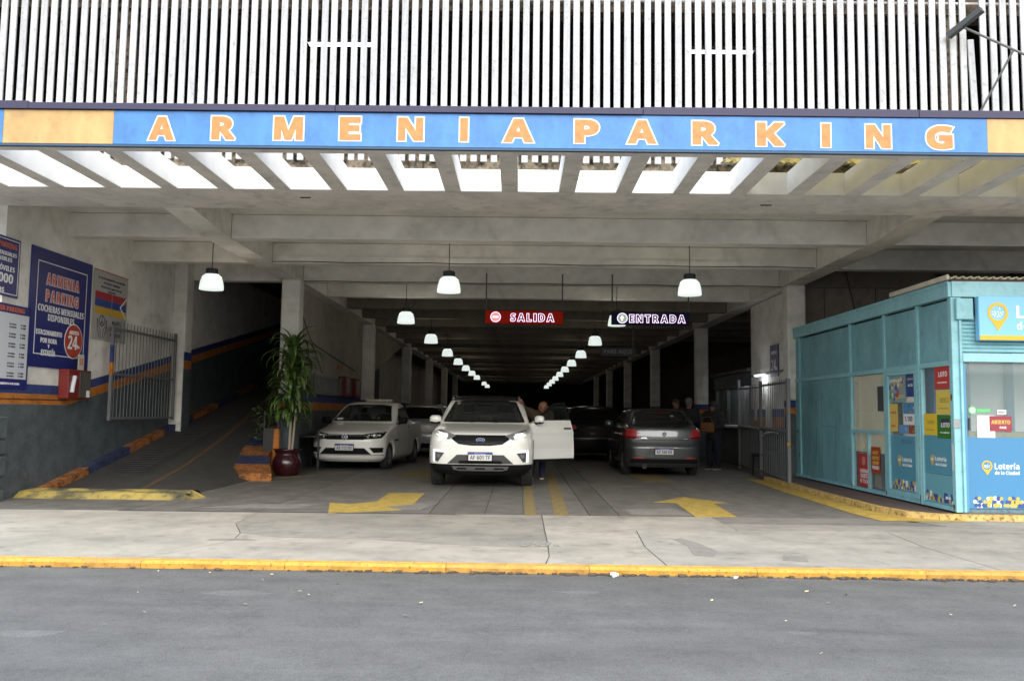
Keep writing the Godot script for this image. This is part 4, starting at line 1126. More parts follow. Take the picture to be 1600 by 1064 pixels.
# ---------------------------------------------------------------- plants
func plants():
	var p = thing("plant_pot", "glossy maroon clay pot holding a tall dracaena before the white column", "plant pot", Vector3(-4.64, 0.06, -17.4))
	var s = mb()
	lathe(s, [Vector2(0, 0), Vector2(0.2, 0), Vector2(0.215, 0.02), Vector2(0.27, 0.12), Vector2(0.29, 0.22), Vector2(0.275, 0.32), Vector2(0.225, 0.41), Vector2(0.215, 0.435), Vector2(0.25, 0.49), Vector2(0.285, 0.525), Vector2(0.275, 0.53), Vector2(0.22, 0.47), Vector2(0, 0.45)], 36)
	obj("pot_body", s, mat("glaze_maroon", lin(0.030, 0.006, 0.009), 0.18), p)
	var soil = mb(); lathe(soil, [Vector2(0.215, 0.46), Vector2(0.12, 0.475), Vector2(0, 0.478)], 20)
	obj("soil", soil, mat("soil", lin(0.03, 0.02, 0.012), 1.0), p)
	var t = thing("dracaena", "tall dracaena with long drooping strap leaves growing in the maroon pot", "plant", Vector3(-4.6, 0.5, -17.4))
	var cane = mb()
	tube(cane, [Vector3(0, 0, 0), Vector3(0.01, 0.7, 0), Vector3(-0.02, 1.4, 0.02), Vector3(0.02, 2.0, 0)], 0.032, 8, 0.022)
	obj("stem", cane, mat("cane", lin(0.30, 0.26, 0.2), 0.8), t)
	var c2 = mb()
	tube(c2, [Vector3(0.06, 0.0, 0.04), Vector3(0.1, 0.6, 0.05), Vector3(0.14, 1.3, 0.05)], 0.024, 8, 0.016)
	obj("stem", c2, mat("cane", Color.BLACK), t)
	var meshes = []
	for v in 5:
		var l = mb(); l.set_smooth_group(0)
		var n = 9
		var prev = null
		var droop = 1.5 + 0.35 * v
		var pos = Vector3.ZERO
		var ang = 0.95 - 0.08 * v
		for i in n + 1:
			var f = float(i) / n
			var w = 0.037 * pow(sin(PI * clamp(f * 0.88 + 0.11, 0, 1)), 0.7)
			var d = Vector3(cos(ang), sin(ang), 0)
			var nrm = Vector3(-sin(ang), cos(ang), 0)
			var cur = [pos + Vector3(0, 0, w) + nrm * w * 0.3, pos, pos + Vector3(0, 0, -w) + nrm * w * 0.3]
			if prev != null:
				for k in 2: quad(l, prev[k], cur[k], cur[k + 1], prev[k + 1])
			prev = cur
			pos += d * 0.075
			ang -= droop * (0.06 + 0.16 * f)
		meshes.append(done(l))
	var lm = []
	for c in [[0.068, 0.125, 0.028], [0.045, 0.09, 0.022], [0.11, 0.165, 0.038], [0.17, 0.20, 0.055]]:
		var m = mat("leaf_%f" % c[0], lin(c[0], c[1], c[2]), 0.35)
		m.backlight_enabled = true; m.backlight = Color(0.2, 0.3, 0.08)
		lm.append(m)
	rng.seed = 13
	for i in 275:
		var f = pow(rng.randf(), 0.85)
		var y = 0.55 + 1.5 * f
		var az = rng.randf() * TAU
		var sc = rng.randf_range(0.78, 1.08) * (0.92 if f < 0.85 else 1.15)
		var tilt = rng.randf_range(-0.25, 0.35) + (0.45 if f > 0.93 else 0.0)
		var b = Basis(Vector3.UP, az) * Basis(Vector3(0, 0, 1), tilt)
		obj("leaf", meshes[rng.randi() % 5], lm[min(3, int(pow(rng.randf(), 1.6) * 3.0 + (0.8 if f > 0.85 else 0.0)))], t, Transform3D(b.scaled_local(Vector3(sc, sc, sc)), Vector3(0.04 * cos(az) + (0.02 if f > 0.5 else 0.0), y, -0.04 * sin(az))))
	# small shrub in the dark behind, left of the column
	var sh = thing("small_shrub", "small dark leafy shrub standing on the kerb island left of the column", "shrub", Vector3(-5.32, 0.62, -18.1))
	for i in 3:
		var st = mb(); tube(st, [Vector3(0, 0, 0), Vector3(0.06 * (i - 1), 0.3, 0.03), Vector3(0.16 * (i - 1), 0.62, 0.05 * i)], 0.01, 5)
		obj("stem", st, mat("twig", lin(0.06, 0.045, 0.03), 0.9), sh)
	var lf = mb()
	quad(lf, Vector3(0, 0, 0), Vector3(0.05, 0.012, 0.025), Vector3(0.11, 0, 0), Vector3(0.05, 0.012, -0.025))
	var lfm = done(lf)
	for i in 90:
		var pp = Vector3(rng.randf_range(-0.27, 0.25), rng.randf_range(0.15, 0.8), rng.randf_range(-0.2, 0.2))
		obj("leaf", lfm, lm[1], sh, Transform3D(Basis.from_euler(Vector3(rng.randf_range(-0.8, 0.8), rng.randf() * TAU, rng.randf_range(-0.8, 0.8))), pp))
	var post = mb(); lathe(post, [Vector2(0, 0), Vector2(0.115, 0), Vector2(0.11, 0.05), Vector2(0.085, 0.9), Vector2(0.06, 0.93), Vector2(0, 0.935)], 18)
	tag(obj("orange_bollard", post, M["paint_orange"], self, place(Vector3(-4.96, 0.06, -17.72))), "plain orange bollard standing close to the left of the maroon pot", "bollard")

# ---------------------------------------------------------------- the lottery kiosk
func poster(parent, at, turn, w, h, m, texts = [], called = "poster"):
	var s = mb()
	rect(s, -w / 2, -h / 2, w / 2, h / 2, 0.0, 0.003)
	var p = obj(called, s, m, parent, Transform3D(Basis(Vector3.UP, turn), at))
	for t in texts:
		txt(p, t[0], t[1] * w, t[2] * h, t[3] * h, t[4], {"z": 0.0035, "width": t[5] * w, "height": t[3] * h, "thick": 0.001})
	return p

func pin(parent, x, y, r, z, m_y, m_dot):
	var s = mb()
	ring(s, x, y, r * 0.72, r, z, z + 0.004, 26)
	prism(s, [Vector2(x - r * 0.86, y - r * 0.5), Vector2(x, y - r * 1.75), Vector2(x + r * 0.86, y - r * 0.5), Vector2(x + r * 0.5, y - r * 0.62), Vector2(x, y - r * 0.8), Vector2(x - r * 0.5, y - r * 0.62)], z, z + 0.0043)
	obj("pin_logo", s, m_y, parent)
	var d = mb()
	for q in [[-0.5, 0.1], [-0.45, -0.15], [-0.3, -0.3], [-0.05, -0.38], [0.2, -0.32], [0.4, -0.15], [0.5, 0.08], [-0.2, -0.08], [0.05, -0.15], [0.25, 0.02], [0.0, 0.1], [0.18, 0.4], [-0.28, 0.08]]:
		disc(d, x + q[0] * r, y + q[1] * r, r * 0.085, z, z + 0.003, 8)
	obj("logo_dots", d, m_dot, parent)

func dot_band(parent, w, h, z, sd):
	var r = RandomNumberGenerator.new(); r.seed = sd
	var ms = [mat("dot_white", lin(0.66, 0.68, 0.68), 0.5), mat("dot_navy", lin(0.03, 0.07, 0.25), 0.5), mat("dot_yellow", lin(0.50, 0.37, 0.07), 0.5)]
	var sts = [mb(), mb(), mb()]
	var n = int(w / 0.028)
	for i in n:
		var x = -w / 2 + 0.03 + (w - 0.06) * i / max(1, n - 1)
		var k = 1 + r.randi() % 3
		for j in k:
			var c = r.randi() % 3
			disc(sts[c], x + r.randf_range(-0.012, 0.012), 0.03 + j * 0.045 * h, 0.022 + 0.011 * r.randf(), z + 0.0004 * c, z + 0.002 + 0.0007 * r.randf() + 0.0004 * c, 12)
	for c in 3: obj("dot_print", sts[c], ms[c], parent).set_meta("kind", "stuff")

func kiosk():
	var paint_t = grey_tex(512, 0.96, [[91, 0.006, 4, 0.08], [92, 0.03, 4, 0.05], [93, 0.02, 4, 0.14, 2.8]], 0.04, 23, Color(0.9, 0.95, 0.97), Color(1, 1, 1))
	var tq = tmat("turquoise_panel", lin(0.19, 0.425, 0.475), paint_t, 0.4, 0.55, paint_t, 0.5)
	var tf = tmat("turquoise_frame", lin(0.25, 0.52, 0.575), paint_t, 0.7, 0.5)
	var O = Vector3(5.71, 0.14, -11.41)
	# the raised floor it stands on, with a worn painted edge
	var pl = setting(obj("kiosk_plinth", flat([[5.44, -11.33], [5.14, -11.62], [4.98, -12.3], [4.965, -14.4], [5.05, -17.9], [5.06, -18.39], [9.5, -18.39], [9.5, -11.33]], 0.135, 0.085), tmat("plinth_red", lin(0.12, 0.075, 0.065), M["floor_t"], 0.6, 0.6)))
	var edge = mb()
	var ep = [Vector2(9.5, -11.325), Vector2(5.44, -11.325), Vector2(5.13, -11.61), Vector2(4.97, -12.3), Vector2(4.955, -14.4), Vector2(5.04, -17.9)]
	for i in ep.size() - 1:
		var a = ep[i]; var b = ep[i + 1]
		var nrm = Vector2(-(b - a).y, (b - a).x).normalized() * -1.0
		var n = max(2, int(a.distance_to(b) / 0.3))
		for k in n:
			var p = a.lerp(b, float(k) / n); var q = a.lerp(b, (k + 1.0) / n)
			var i0 = p - nrm * 0.1; var i1 = q - nrm * 0.1
			quad(edge, Vector3(p.x, 0.1385, p.y), Vector3(i0.x, 0.139, i0.y), Vector3(i1.x, 0.139, i1.y), Vector3(q.x, 0.1385, q.y))
			var out = nrm * 0.012
			quad(edge, Vector3(q.x, 0.1385, q.y), Vector3(q.x + out.x, 0.05, q.y + out.y), Vector3(p.x + out.x, 0.05, p.y + out.y), Vector3(p.x, 0.1385, p.y))
	obj("plinth_edge", edge, tmat("edge_paint", lin(0.52, 0.42, 0.24), grey_tex(512, 0.97, [[94, 0.012, 4, 0.2], [95, 0.03, 4, 0.8, 1.8]], 0.1, 24, Color(0.55, 0.3, 0.16), Color(1, 0.95, 0.75)), 0.9, 0.8), pl)
	var k = thing("lottery_kiosk", "turquoise lottery kiosk with poster-covered windows and glazed blue front door", "kiosk", O)
	bx("plinth_base", 0.06, -0.075, -0.2, 2.9, 0.015, 0.045, tmat("stone_base", lin(0.13, 0.125, 0.12), M["conc_t"], 0.6, 0.8), k)
	# side wall: posts, rails, panels (depth u runs back from the street)
	var posts = [0.0, 0.95, 2.09, 3.48, 6.18, 6.93, 7.08]
	for i in 7:
		var u = posts[i]
		bx("post", -0.012, 0.02, -u - 0.075, 0.06, 2.83, -u, tf, k, 0.004)
	for i in 6:
		var u0 = posts[i] + 0.078; var u1 = posts[i + 1] - 0.003
		if i < 5:
			bx("upper_panel", 0.012, 2.0, -u1, 0.05, 2.8, -u0, tq, k)
			bx("rail", -0.008, 1.93, -u1, 0.055, 1.997, -u0, tf, k)
		bx("sill", -0.006, 0.02, -u1, 0.055, 0.075, -u0, tf, k)
	bx("lower_panel", 0.012, 0.078, -6.177, 0.05, 1.927, -3.558, tq, k)
	bx("lower_panel", 0.012, 0.078, -7.077, 0.05, 2.8, -6.93, tq, k)
	bx("side_door", 0.0, 0.078, -6.927, 0.05, 1.92, -6.258, tq, k, 0.004)
	bx("door_handle", -0.03, 0.9, -6.36, 0.0, 0.96, -6.33, mat("chrome", lin(0.55, 0.56, 0.57), 0.25, 1.0), k)
	var seam = mb()
	for q in [[5.0, 0.08, 5.008, 1.92], [4.3, 0.08, 4.308, 1.05], [4.3, 1.05, 5.0, 1.058], [5.3, 0.5, 5.308, 1.05]]: rect(seam, 0.009, q[1], 0.012, q[3], -q[2], -q[0])
	obj("seam", seam, mat("seam", lin(0.05, 0.16, 0.19), 0.6), k)
	bx("cornice", -0.045, 2.833, -7.2, 0.08, 3.04, 0.02, tf, k, 0.006)
	bx("cornice_lip", -0.055, 3.0, -7.22, -0.046, 3.045, 0.03, tf, k)
	weathered(tq, M.big_t, Vector3(0.35, 0.12, 0.35))
	rng.seed = 88
	var ru = tmat("rust_stain", lin(0.16, 0.075, 0.035), M["fine_t"], 1.5, 0.95)
	for q in [[-0.0135, 0.02, 0.0], [-0.0135, 0.03, 0.95], [-0.0135, 0.02, 2.09], [-0.0135, 1.45, 0.0], [-0.0135, 0.02, 3.48], [-0.0135, 0.4, 6.2]]:
		var rs = mb()
		var rp = []
		for a in 8: rp.append(Vector2(q[2] + 0.038 + 0.032 * cos(TAU * a / 8) * rng.randf_range(0.4, 1.0), q[1] + 0.06 + 0.06 * sin(TAU * a / 8) * rng.randf_range(0.4, 1.3)))
		prism(rs, rp, q[0], q[0] + 0.001, Transform3D(Basis(Vector3(0, 0, -1), Vector3(0, 1, 0), Vector3(1, 0, 0)), Vector3.ZERO))
		obj("rust_spot", rs, ru, k)
	# window beside the panels: cream blind, mullions, two posters
	var gl = pane("window_glass", Color(0.75, 0.85, 0.85), 0.12)
	bx("window", 0.02, 0.08, -3.478, 0.026, 1.925, -2.168, gl, k)
	bx("mid_rail", -0.004, 0.97, -3.478, 0.05, 1.02, -2.168, tf, k)
	bx("mullion", -0.004, 0.078, -2.86, 0.05, 0.967, -2.81, tf, k)
	bx("blind", 0.03, 1.0, -3.44, 0.034, 1.92, -2.19, mat("blind_cream", lin(0.86, 0.78, 0.56), 0.8), k)
	bx("blind", 0.03, 0.66, -3.42, 0.034, 0.98, -2.19, mat("blind_cream", Color.WHITE), k)
	bx("notice_card", 0.008, 1.33, -2.44, 0.012, 1.72, -2.2, mat("card_dark", lin(0.04, 0.05, 0.05), 0.6), k)
	bx("brown_board", 0.10, 0.1, -3.44, 0.12, 0.66, -3.1, mat("cardboard", lin(0.30, 0.22, 0.13), 0.9), k)
	bx("brown_board", 0.10, 0.1, -2.84, 0.12, 0.5, -2.6, mat("cardboard", Color.WHITE), k)
	var wh = M["white_paint"]
	var rd = mat("poster_red", lin(0.42, 0.04, 0.035), 0.5)
	var yl = mat("poster_yellow", lin(0.60, 0.47, 0.09), 0.5)
	var T = -PI / 2
	var at = func(D, y): return Vector3(0.014, y - 0.14, -(D - 11.41))
	var rp = poster(k, Vector3(0.005, 0.36, -3.03), T, 0.46, 0.54, rd, [["LA BUENA", 0, -0.02, 0.11, wh, 0.7], ["SUERTE", 0, -0.17, 0.13, wh, 0.62], ["TE TOCA", 0, -0.33, 0.11, wh, 0.7]])
	var fc = mb(); disc(fc, 0, 0.15, 0.075, 0.0035, 0.006, 18); obj("print", fc, mat("poster_pink", lin(0.5, 0.2, 0.17), 0.6), rp)
	poster(k, Vector3(0.005, 0.55, -2.55), T, 0.34, 0.42, mat("poster_rust", lin(0.33, 0.05, 0.02), 0.5), [["HOY", 0, 0.28, 0.14, yl, 0.6], ["SORTEO", 0, 0.08, 0.13, yl, 0.8], ["GRAN", 0, -0.1, 0.13, yl, 0.65], ["PREMIO", 0, -0.28, 0.13, wh, 0.75]])
	# glazed side door with a blue film and a patchwork of posters
	bx("door_frame", -0.016, 0.078, -2.087, 0.05, 0.15, -1.03, tf, k)
	bx("door_frame", -0.016, 1.87, -2.087, 0.05, 1.927, -1.03, tf, k)
	bx("door_frame", -0.016, 0.153, -2.087, 0.05, 1.867, -2.0, tf, k)
	bx("door_frame", -0.016, 0.153, -1.11, 0.05, 1.867, -1.03, tf, k)
	bx("door_glass", 0.02, 0.153, -1.998, 0.026, 1.867, -1.112, gl, k)
	var film = mat("film_blue", lin(0.085, 0.27, 0.37), 0.3)
	var film2 = mat("film_teal", lin(0.13, 0.35, 0.42), 0.35)
	var f1 = poster(k, Vector3(0.016, 0.56, -1.555), T, 0.88, 0.81, film, [], "window_film")
	pin(f1, -0.14, 0.05, 0.062, 0.003, mat("logo_yellow", lin(0.55, 0.37, 0.03), 0.5), wh)
	txt(f1, "Lotería", 0.11, 0.055, 0.06, wh, {"z": 0.0032, "width": 0.31, "thick": 0.001})
	txt(f1, "de la Ciudad", 0.11, -0.025, 0.04, wh, {"z": 0.0032, "width": 0.31, "thick": 0.001})
	txt(f1, "prode", 0.12, 0.33, 0.08, mat("film_ghost", lin(0.05, 0.18, 0.30), 0.3), {"z": 0.0032, "width": 0.36, "thick": 0.001})
	var db = Node3D.new(); db.name = "dot_prints"; db.position = Vector3(0, -0.4, 0.003); f1.add_child(db)
	dot_band(f1, 0.84, 1.0, 0.003, 3)
	for c in f1.get_children():
		if c.name.begins_with("dot_print") and c is MeshInstance3D: c.position.y = -0.395
	db.free()
	var pics = [[13.45, 12.85, 445, 558, lin(0.20, 0.30, 0.33), [["SUPER", -0.1, 0.3, 0.12, wh, 0.6], ["PREMIOS", 0.1, -0.28, 0.12, mat("poster_yellow", Color.WHITE), 0.7]]],
		[12.82, 12.55, 442, 535, lin(0.02, 0.05, 0.20), [["JUGÁ", 0, 0.25, 0.12, yl, 0.7], ["ACÁ", 0, 0.0, 0.14, wh, 0.6]]],
		[12.82, 12.55, 537, 557, lin(0.6, 0.6, 0.58), []],
		[13.43, 13.13, 562, 675, lin(0.60, 0.43, 0.10), [["GANÁ", 0, 0.2, 0.12, rd, 0.7], ["HOY", 0, -0.3, 0.1, rd, 0.5]]],
		[12.93, 12.53, 560, 602, lin(0.06, 0.22, 0.40), []],
		[12.93, 12.53, 604, 645, lin(0.66, 0.66, 0.66), [["1.100", -0.08, 0.05, 0.5, mat("ink", Color.BLACK), 0.62]]],
		[13.10, 12.78, 647, 682, lin(0.09, 0.26, 0.50), []],
		[12.76, 12.53, 647, 682, lin(0.25, 0.06, 0.02), []]]
	rng.seed = 61
	for p in pics:
		var y0 = 1.106 + (690 - p[3]) * 0.0037; var y1 = 1.106 + (690 - p[2]) * 0.0037
		var m = mat("print_%d" % pics.find(p), p[4], 0.45)
		var po = poster(k, Vector3(0.014 - 0.0005 * pics.find(p), (y0 + y1) / 2 - 0.14, -((p[0] + p[1]) / 2 - 11.41)), T, p[0] - p[1], y1 - y0, m, p[5])
		if p[5].size() == 0 or pics.find(p) == 0:
			var w = p[0] - p[1]; var h = y1 - y0
			for q in (26 if pics.find(p) == 0 else 12):
				var cs = mb()
				disc(cs, rng.randf_range(-0.42, 0.42) * w, rng.randf_range(-0.4, 0.4) * h, min(w, h) * rng.randf_range(0.04, 0.12), 0.0035, 0.0042 + 0.0001 * q, 9)
				obj("print", cs, mat("blot%d" % (q % 5), [lin(0.5, 0.35, 0.05), lin(0.4, 0.06, 0.05), lin(0.08, 0.25, 0.1), lin(0.55, 0.55, 0.55), lin(0.04, 0.1, 0.35)][q % 5], 0.5), po)
	# corner window
	bx("window", 0.02, 0.08, -0.947, 0.026, 1.925, -0.078, gl, k)
	bx("frame", -0.006, 0.078, -0.945, 0.05, 1.927, -0.90, tf, k)
	poster(k, Vector3(0.016, 0.275, -0.49), T, 0.81, 0.39, film2, [], "window_film")
	var f2 = poster(k, Vector3(0.0155, 0.735, -0.49), T, 0.81, 0.52, film, [], "window_film")
	pin(f2, -0.17, -0.06, 0.055, 0.003, M["logo_yellow"], wh)
	txt(f2, "Lotería", 0.07, -0.055, 0.055, wh, {"z": 0.0032, "width": 0.30, "thick": 0.001})
	txt(f2, "de la Ciudad", 0.07, -0.13, 0.038, wh, {"z": 0.0032, "width": 0.30, "thick": 0.001})
	var f3 = poster(k, Vector3(0.0145, 0.2, -0.49), T, 0.8, 0.22, film2, [], "window_film")
	dot_band(f3, 0.76, 0.9, 0.003, 4)
	for c in f3.get_children():
		if c.name.begins_with("dot_print"): c.position.y = -0.1
	var Dm = func(x): return 12.27 - (x - 705) / 113.0 * 0.78
	var gn = mat("poster_green", lin(0.03, 0.15, 0.02), 0.5)
	for p in [[752, 814, 410, 508, rd, "LOTO", wh], [756, 816, 512, 608, yl, "BRINCO", mat("yellow_ink", lin(0.30, 0.24, 0.05), 0.5)], [703, 757, 604, 690, mat("poster_gold", lin(0.62, 0.44, 0.03), 0.5), "QUINI", mat("yellow_ink", Color.WHITE)], [758, 818, 610, 700, gn, "LOTO", wh]]:
		var d0 = 12.27 - (p[0] - 705) / 113.0 * 0.78; var d1 = 12.27 - (p[1] - 705) / 113.0 * 0.78
		var y0 = 1.135 + (690 - p[3]) * 0.00347; var y1 = 1.135 + (690 - p[2]) * 0.00347
		var po = poster(k, Vector3(0.014, (y0 + y1) / 2 - 0.14, -((d0 + d1) / 2 - 11.41)), T, d0 - d1, y1 - y0, p[4], [[p[5], 0.05, 0.08, 0.2, p[6], 0.55], ["POZO ACUMULADO", 0.0, -0.25, 0.06, p[6], 0.6]])
		if p[4] == gn:
			var b = mb(); rect(b, -0.1, 0.0, 0.12, 0.11, 0.003, 0.0034); obj("print", b, mat("ink", Color.BLACK), po)
	# front towards the street
	bx("corner_post", -0.014, 0.015, 0.003, 0.125, 2.83, 0.02, tf, k, 0.004)
	bx("front_fascia", 0.0, 2.833, 0.023, 2.9, 3.04, 0.04, tmat("turquoise_light", lin(0.30, 0.57, 0.63), paint_t, 0.7, 0.5), k)
	bx("motor_box", 0.03, 2.53, 0.023, 0.25, 2.81, 0.085, tf, k, 0.006)
	for i in 9:
		var y = 2.10 + 0.052 * i
		var s = mb()
		prism(s, [Vector2(0.0, y), Vector2(0.018, y + 0.006), Vector2(0.022, y + 0.028), Vector2(0.008, y + 0.049), Vector2(0.0, y + 0.049)], 0.11, 2.8, Transform3D(Basis(Vector3(0, 0, 1), Vector3(0, 1, 0), Vector3(1, 0, 0)), Vector3.ZERO))
		obj("shutter_slat", s, tf, k)
	bx("shutter_guide", 0.075, 0.02, 0.02, 0.108, 2.6, 0.05, tf, k, 0.003)
	bx("lintel", 0.11, 1.97, 0.022, 2.8, 2.09, 0.055, tmat("turquoise_light", Color.WHITE, null, 1), k, 0.008)
	for x in [[0.11, 0.155], [1.38, 1.44], [2.62, 2.68]]: bx("door_frame", x[0], 0.02, -0.03, x[1], 1.967, 0.018, mat("frame_blue", lin(0.08, 0.25, 0.42), 0.5), k)
	bx("door_frame", 0.158, 0.016, -0.03, 2.62, 0.06, 0.018, tmat("rusty_sill", lin(0.12, 0.2, 0.25), M["floor_t"], 2.0, 0.7), k)
	bx("door_glass", 0.158, 0.063, -0.012, 1.377, 1.965, -0.006, gl, k)
	bx("door_glass", 1.443, 0.063, -0.012, 2.617, 1.965, -0.006, gl, k)
	bx("door_handle", 0.165, 1.08, 0.019, 0.185, 1.24, 0.04, M["iron_black"], k, 0.004)
	bx("lock_plate", -0.022, 1.1, 0.021, 0.06, 1.22, 0.03, M["chrome"], k, 0.004)
	for j in 2:
		var cx = 0.767 + j * 1.26
		var ff = poster(k, Vector3(cx, 0.53, -0.004), 0.0, 1.21, 0.92, mat("film_front", lin(0.065, 0.215, 0.40), 0.3), [], "window_film")
		pin(ff, -0.36, 0.09, 0.07, 0.003, M["logo_yellow"], wh)
		txt(ff, "Lotería", -0.10, 0.085, 0.075, wh, {"z": 0.0032, "width": 0.32, "thick": 0.001})
		txt(ff, "de la Ciudad", -0.10, 0.0, 0.045, wh, {"z": 0.0032, "width": 0.32, "thick": 0.001})
		dot_band(ff, 1.1, 1.0, 0.003, 8 + j)
		for c in ff.get_children():
			if c.name.begins_with("dot_print"): c.position.y = -0.45
	poster(k, Vector3(0.41, 1.13, 0.0), 0, 0.23, 0.29, mat("paper_white", Color.WHITE))
	poster(k, Vector3(0.60, 1.17, 0.004), -0.0, 0.29, 0.2, mat("poster_maroon", lin(0.25, 0.03, 0.05), 0.5), [["ABIERTO", 0, 0.1, 0.25, yl, 0.85], ["PASE", 0.1, -0.25, 0.15, wh, 0.3]])
	poster(k, Vector3(0.62, 1.32, 0.0), 0.06, 0.12, 0.06, wh, [["ABIERTO", 0, 0, 0.5, mat("ink", Color.BLACK), 0.8]])
	var gs = mb(); disc(gs, 0.24, 1.34, 0.055, -0.003, 0.0, 20); obj("sticker", gs, mat("sticker_green", lin(0.10, 0.45, 0.16), 0.5), k)
	var gw = mb(); disc(gw, 0.24, 1.34, 0.04, 0.001, 0.002, 20); obj("sticker", gw, mat("sticker_pale", lin(0.45, 0.6, 0.48), 0.5), k)
	bx("sticker", 0.29, 1.315, -0.003, 0.47, 1.36, 0.0, mat("sticker_green", Color.WHITE), k)
	bx("sticker", -0.0165, 0.55, -0.06, -0.0125, 0.9, -0.02, mat("sticker_worn", lin(0.5, 0.5, 0.52), 0.6), k)
	# sign box over the door
	var sb = bx("sign_box", 0.285, 2.25, 0.045, 2.75, 2.832, 0.15, mat("sign_sky", lin(0.21, 0.52, 0.78), 0.35), k, 0.008)
	bx("sign_stripe", 0.29, 2.255, 0.1505, 2.745, 2.315, 0.154, mat("sign_yellow", lin(0.68, 0.43, 0.02), 0.4), sb)
	pin(sb, 0.53, 2.61, 0.135, 0.151, mat("sign_yellow", Color.WHITE), wh)
	txt(sb, "Lotería", 0.77, 2.625, 0.16, mat("sign_white", lin(0.8, 0.82, 0.84), 0.5), {"z": 0.151, "align": "l", "width": 0.85})
	txt(sb, "de la Ciudad", 0.77, 2.44, 0.10, M["sign_white"], {"z": 0.151, "align": "l", "width": 0.85})
	# inside: floor, back walls, blue posts, counter
	bx("inner_floor", 0.06, 0.016, -7.0, 2.85, 0.03, -0.05, mat("inner_floor", lin(0.25, 0.24, 0.22), 0.5), k)
	bx("inner_wall", 2.85, 0.016, -7.0, 2.9, 3.0, -0.0, mat("inner_wall", lin(0.75, 0.76, 0.76), 0.8), k)  # pale inner walls stand in for the grey reflection on the door glass
	bx("partition", 0.1, 0.03, -1.75, 2.84, 2.8, -1.7, mat("inner_wall", Color.WHITE), k)
	for x in [0.42, 0.95, 1.6]: bx("inner_post", x, 0.03, -1.695, x + 0.1, 2.8, -1.6, mat("post_blue", lin(0.02, 0.09, 0.22), 0.5), k)
	bx("inner_post", 0.12, 0.03, -0.98, 0.32, 2.8, -0.8, mat("post_blue", Color.WHITE), k)
	bx("counter", 0.6, 0.03, -1.2, 2.6, 1.05, -0.8, mat("counter", lin(0.2, 0.16, 0.05), 0.6), k)
	bx("shelf", 0.14, 0.03, -3.4, 0.5, 0.62, -1.9, mat("post_blue", Color.WHITE), k)
	bx("roof", 0.083, 2.85, -7.15, 2.9, 2.95, 0.02, M["dim"], k)
	var co = mb(); co.set_smooth_group(0)
	var prev = null
	for i in 181:
		var x = -0.09 + 3.0 * i / 180.0
		var dy = 0.016 * sin(x * TAU / 0.1)
		var a = Vector3(x, 3.085 + dy, 0.1); var b = Vector3(x, 3.10 + dy, -1.68)
		if prev != null:
			quad(co, prev[0], a, b, prev[1])
			quad(co, prev[0] - Vector3(0, 0.006, 0), prev[1] - Vector3(0, 0.006, 0), b - Vector3(0, 0.006, 0), a - Vector3(0, 0.006, 0))
			quad(co, prev[0] - Vector3(0, 0.006, 0), a - Vector3(0, 0.006, 0), a, prev[0])
		prev = [a, b]
	obj("corrugated_roof", co, tmat("roof_cream", lin(0.58, 0.55, 0.47), M["conc_t"], 0.7, 0.8), k)
	bx("roof_edge", -0.095, 3.05, -1.68, -0.06, 3.12, 0.1, tmat("roof_cream", Color.WHITE, null, 1), k, 0.01)
	bx("eave_gap", -0.05, 3.043, 0.0, 2.9, 3.066, 0.05, mat("rust", lin(0.10, 0.045, 0.02), 0.9), k)

# ---------------------------------------------------------------- cars
# A body is a stack of level outlines. Each level: [height, front z, rear z, half width, front bow, front corner, rear bow, rear corner]
func car_table(levels):
	var n = 700
	var y0 = levels[0][0]; var y1 = levels[-1][0]
	var cols = []
	var k = levels.size()
	for c in range(1, 8):
		var d = []; var m = []
		for i in k - 1: d.append((levels[i + 1][c] - levels[i][c]) / (levels[i + 1][0] - levels[i][0]))
		for i in k:
			if i == 0: m.append(d[0])
			elif i == k - 1: m.append(d[k - 2])
			elif d[i - 1] * d[i] <= 0: m.append(0.0)
			else: m.append(2.0 * d[i - 1] * d[i] / (d[i - 1] + d[i]))
		var out = PackedFloat32Array()
		var j = 0
		for i in n + 1:
			var y = y0 + (y1 - y0) * i / n
			while j < k - 2 and y > levels[j + 1][0]: j += 1
			var h = levels[j + 1][0] - levels[j][0]
			var t = clamp((y - levels[j][0]) / h, 0.0, 1.0)
			out.append((1 + 2 * t) * (1 - t) * (1 - t) * levels[j][c] + t * (1 - t) * (1 - t) * h * m[j] + t * t * (3 - 2 * t) * levels[j + 1][c] + t * t * (t - 1) * h * m[j + 1])
		cols.append(out)
	return {"y0": y0, "y1": y1, "n": n, "c": cols}

func lv(c, y, i):
	var f = clamp((y - c.y0) / (c.y1 - c.y0), 0.0, 1.0) * c.n
	var a = int(f)
	if a >= c.n: return c.c[i][c.n]
	return lerp(c.c[i][a], c.c[i][a + 1], f - a)

func end_z(c, x, y, rear):
	var w = lv(c, y, 2)
	var bow = lv(c, y, 5 if rear else 3); var rc = min(lv(c, y, 6 if rear else 4), w * 0.95)
	var ax = min(abs(x), w)
	var dz = bow * (ax / w) * (ax / w)
	var t = (ax - (w - rc)) / rc
	if t > 0: dz += rc * (1.0 - sqrt(max(0.0, 1.0 - t * t)))
	return lv(c, y, 1) + dz if rear else lv(c, y, 0) - dz

func side_x(c, z, y):
	var q = (z - c.mid) / c.half
	return lv(c, y, 2) * (1.0 - 0.035 * q * q)

func on_car(c, face, u, v, e):
	if face == "f": return Vector3(u, v, end_z(c, u, v, false) + e)
	if face == "r": return Vector3(u, v, end_z(c, u, v, true) - e)
	var s = 1.0 if face == "l" else -1.0
	return Vector3(s * (side_x(c, u, v) + e), v, u)

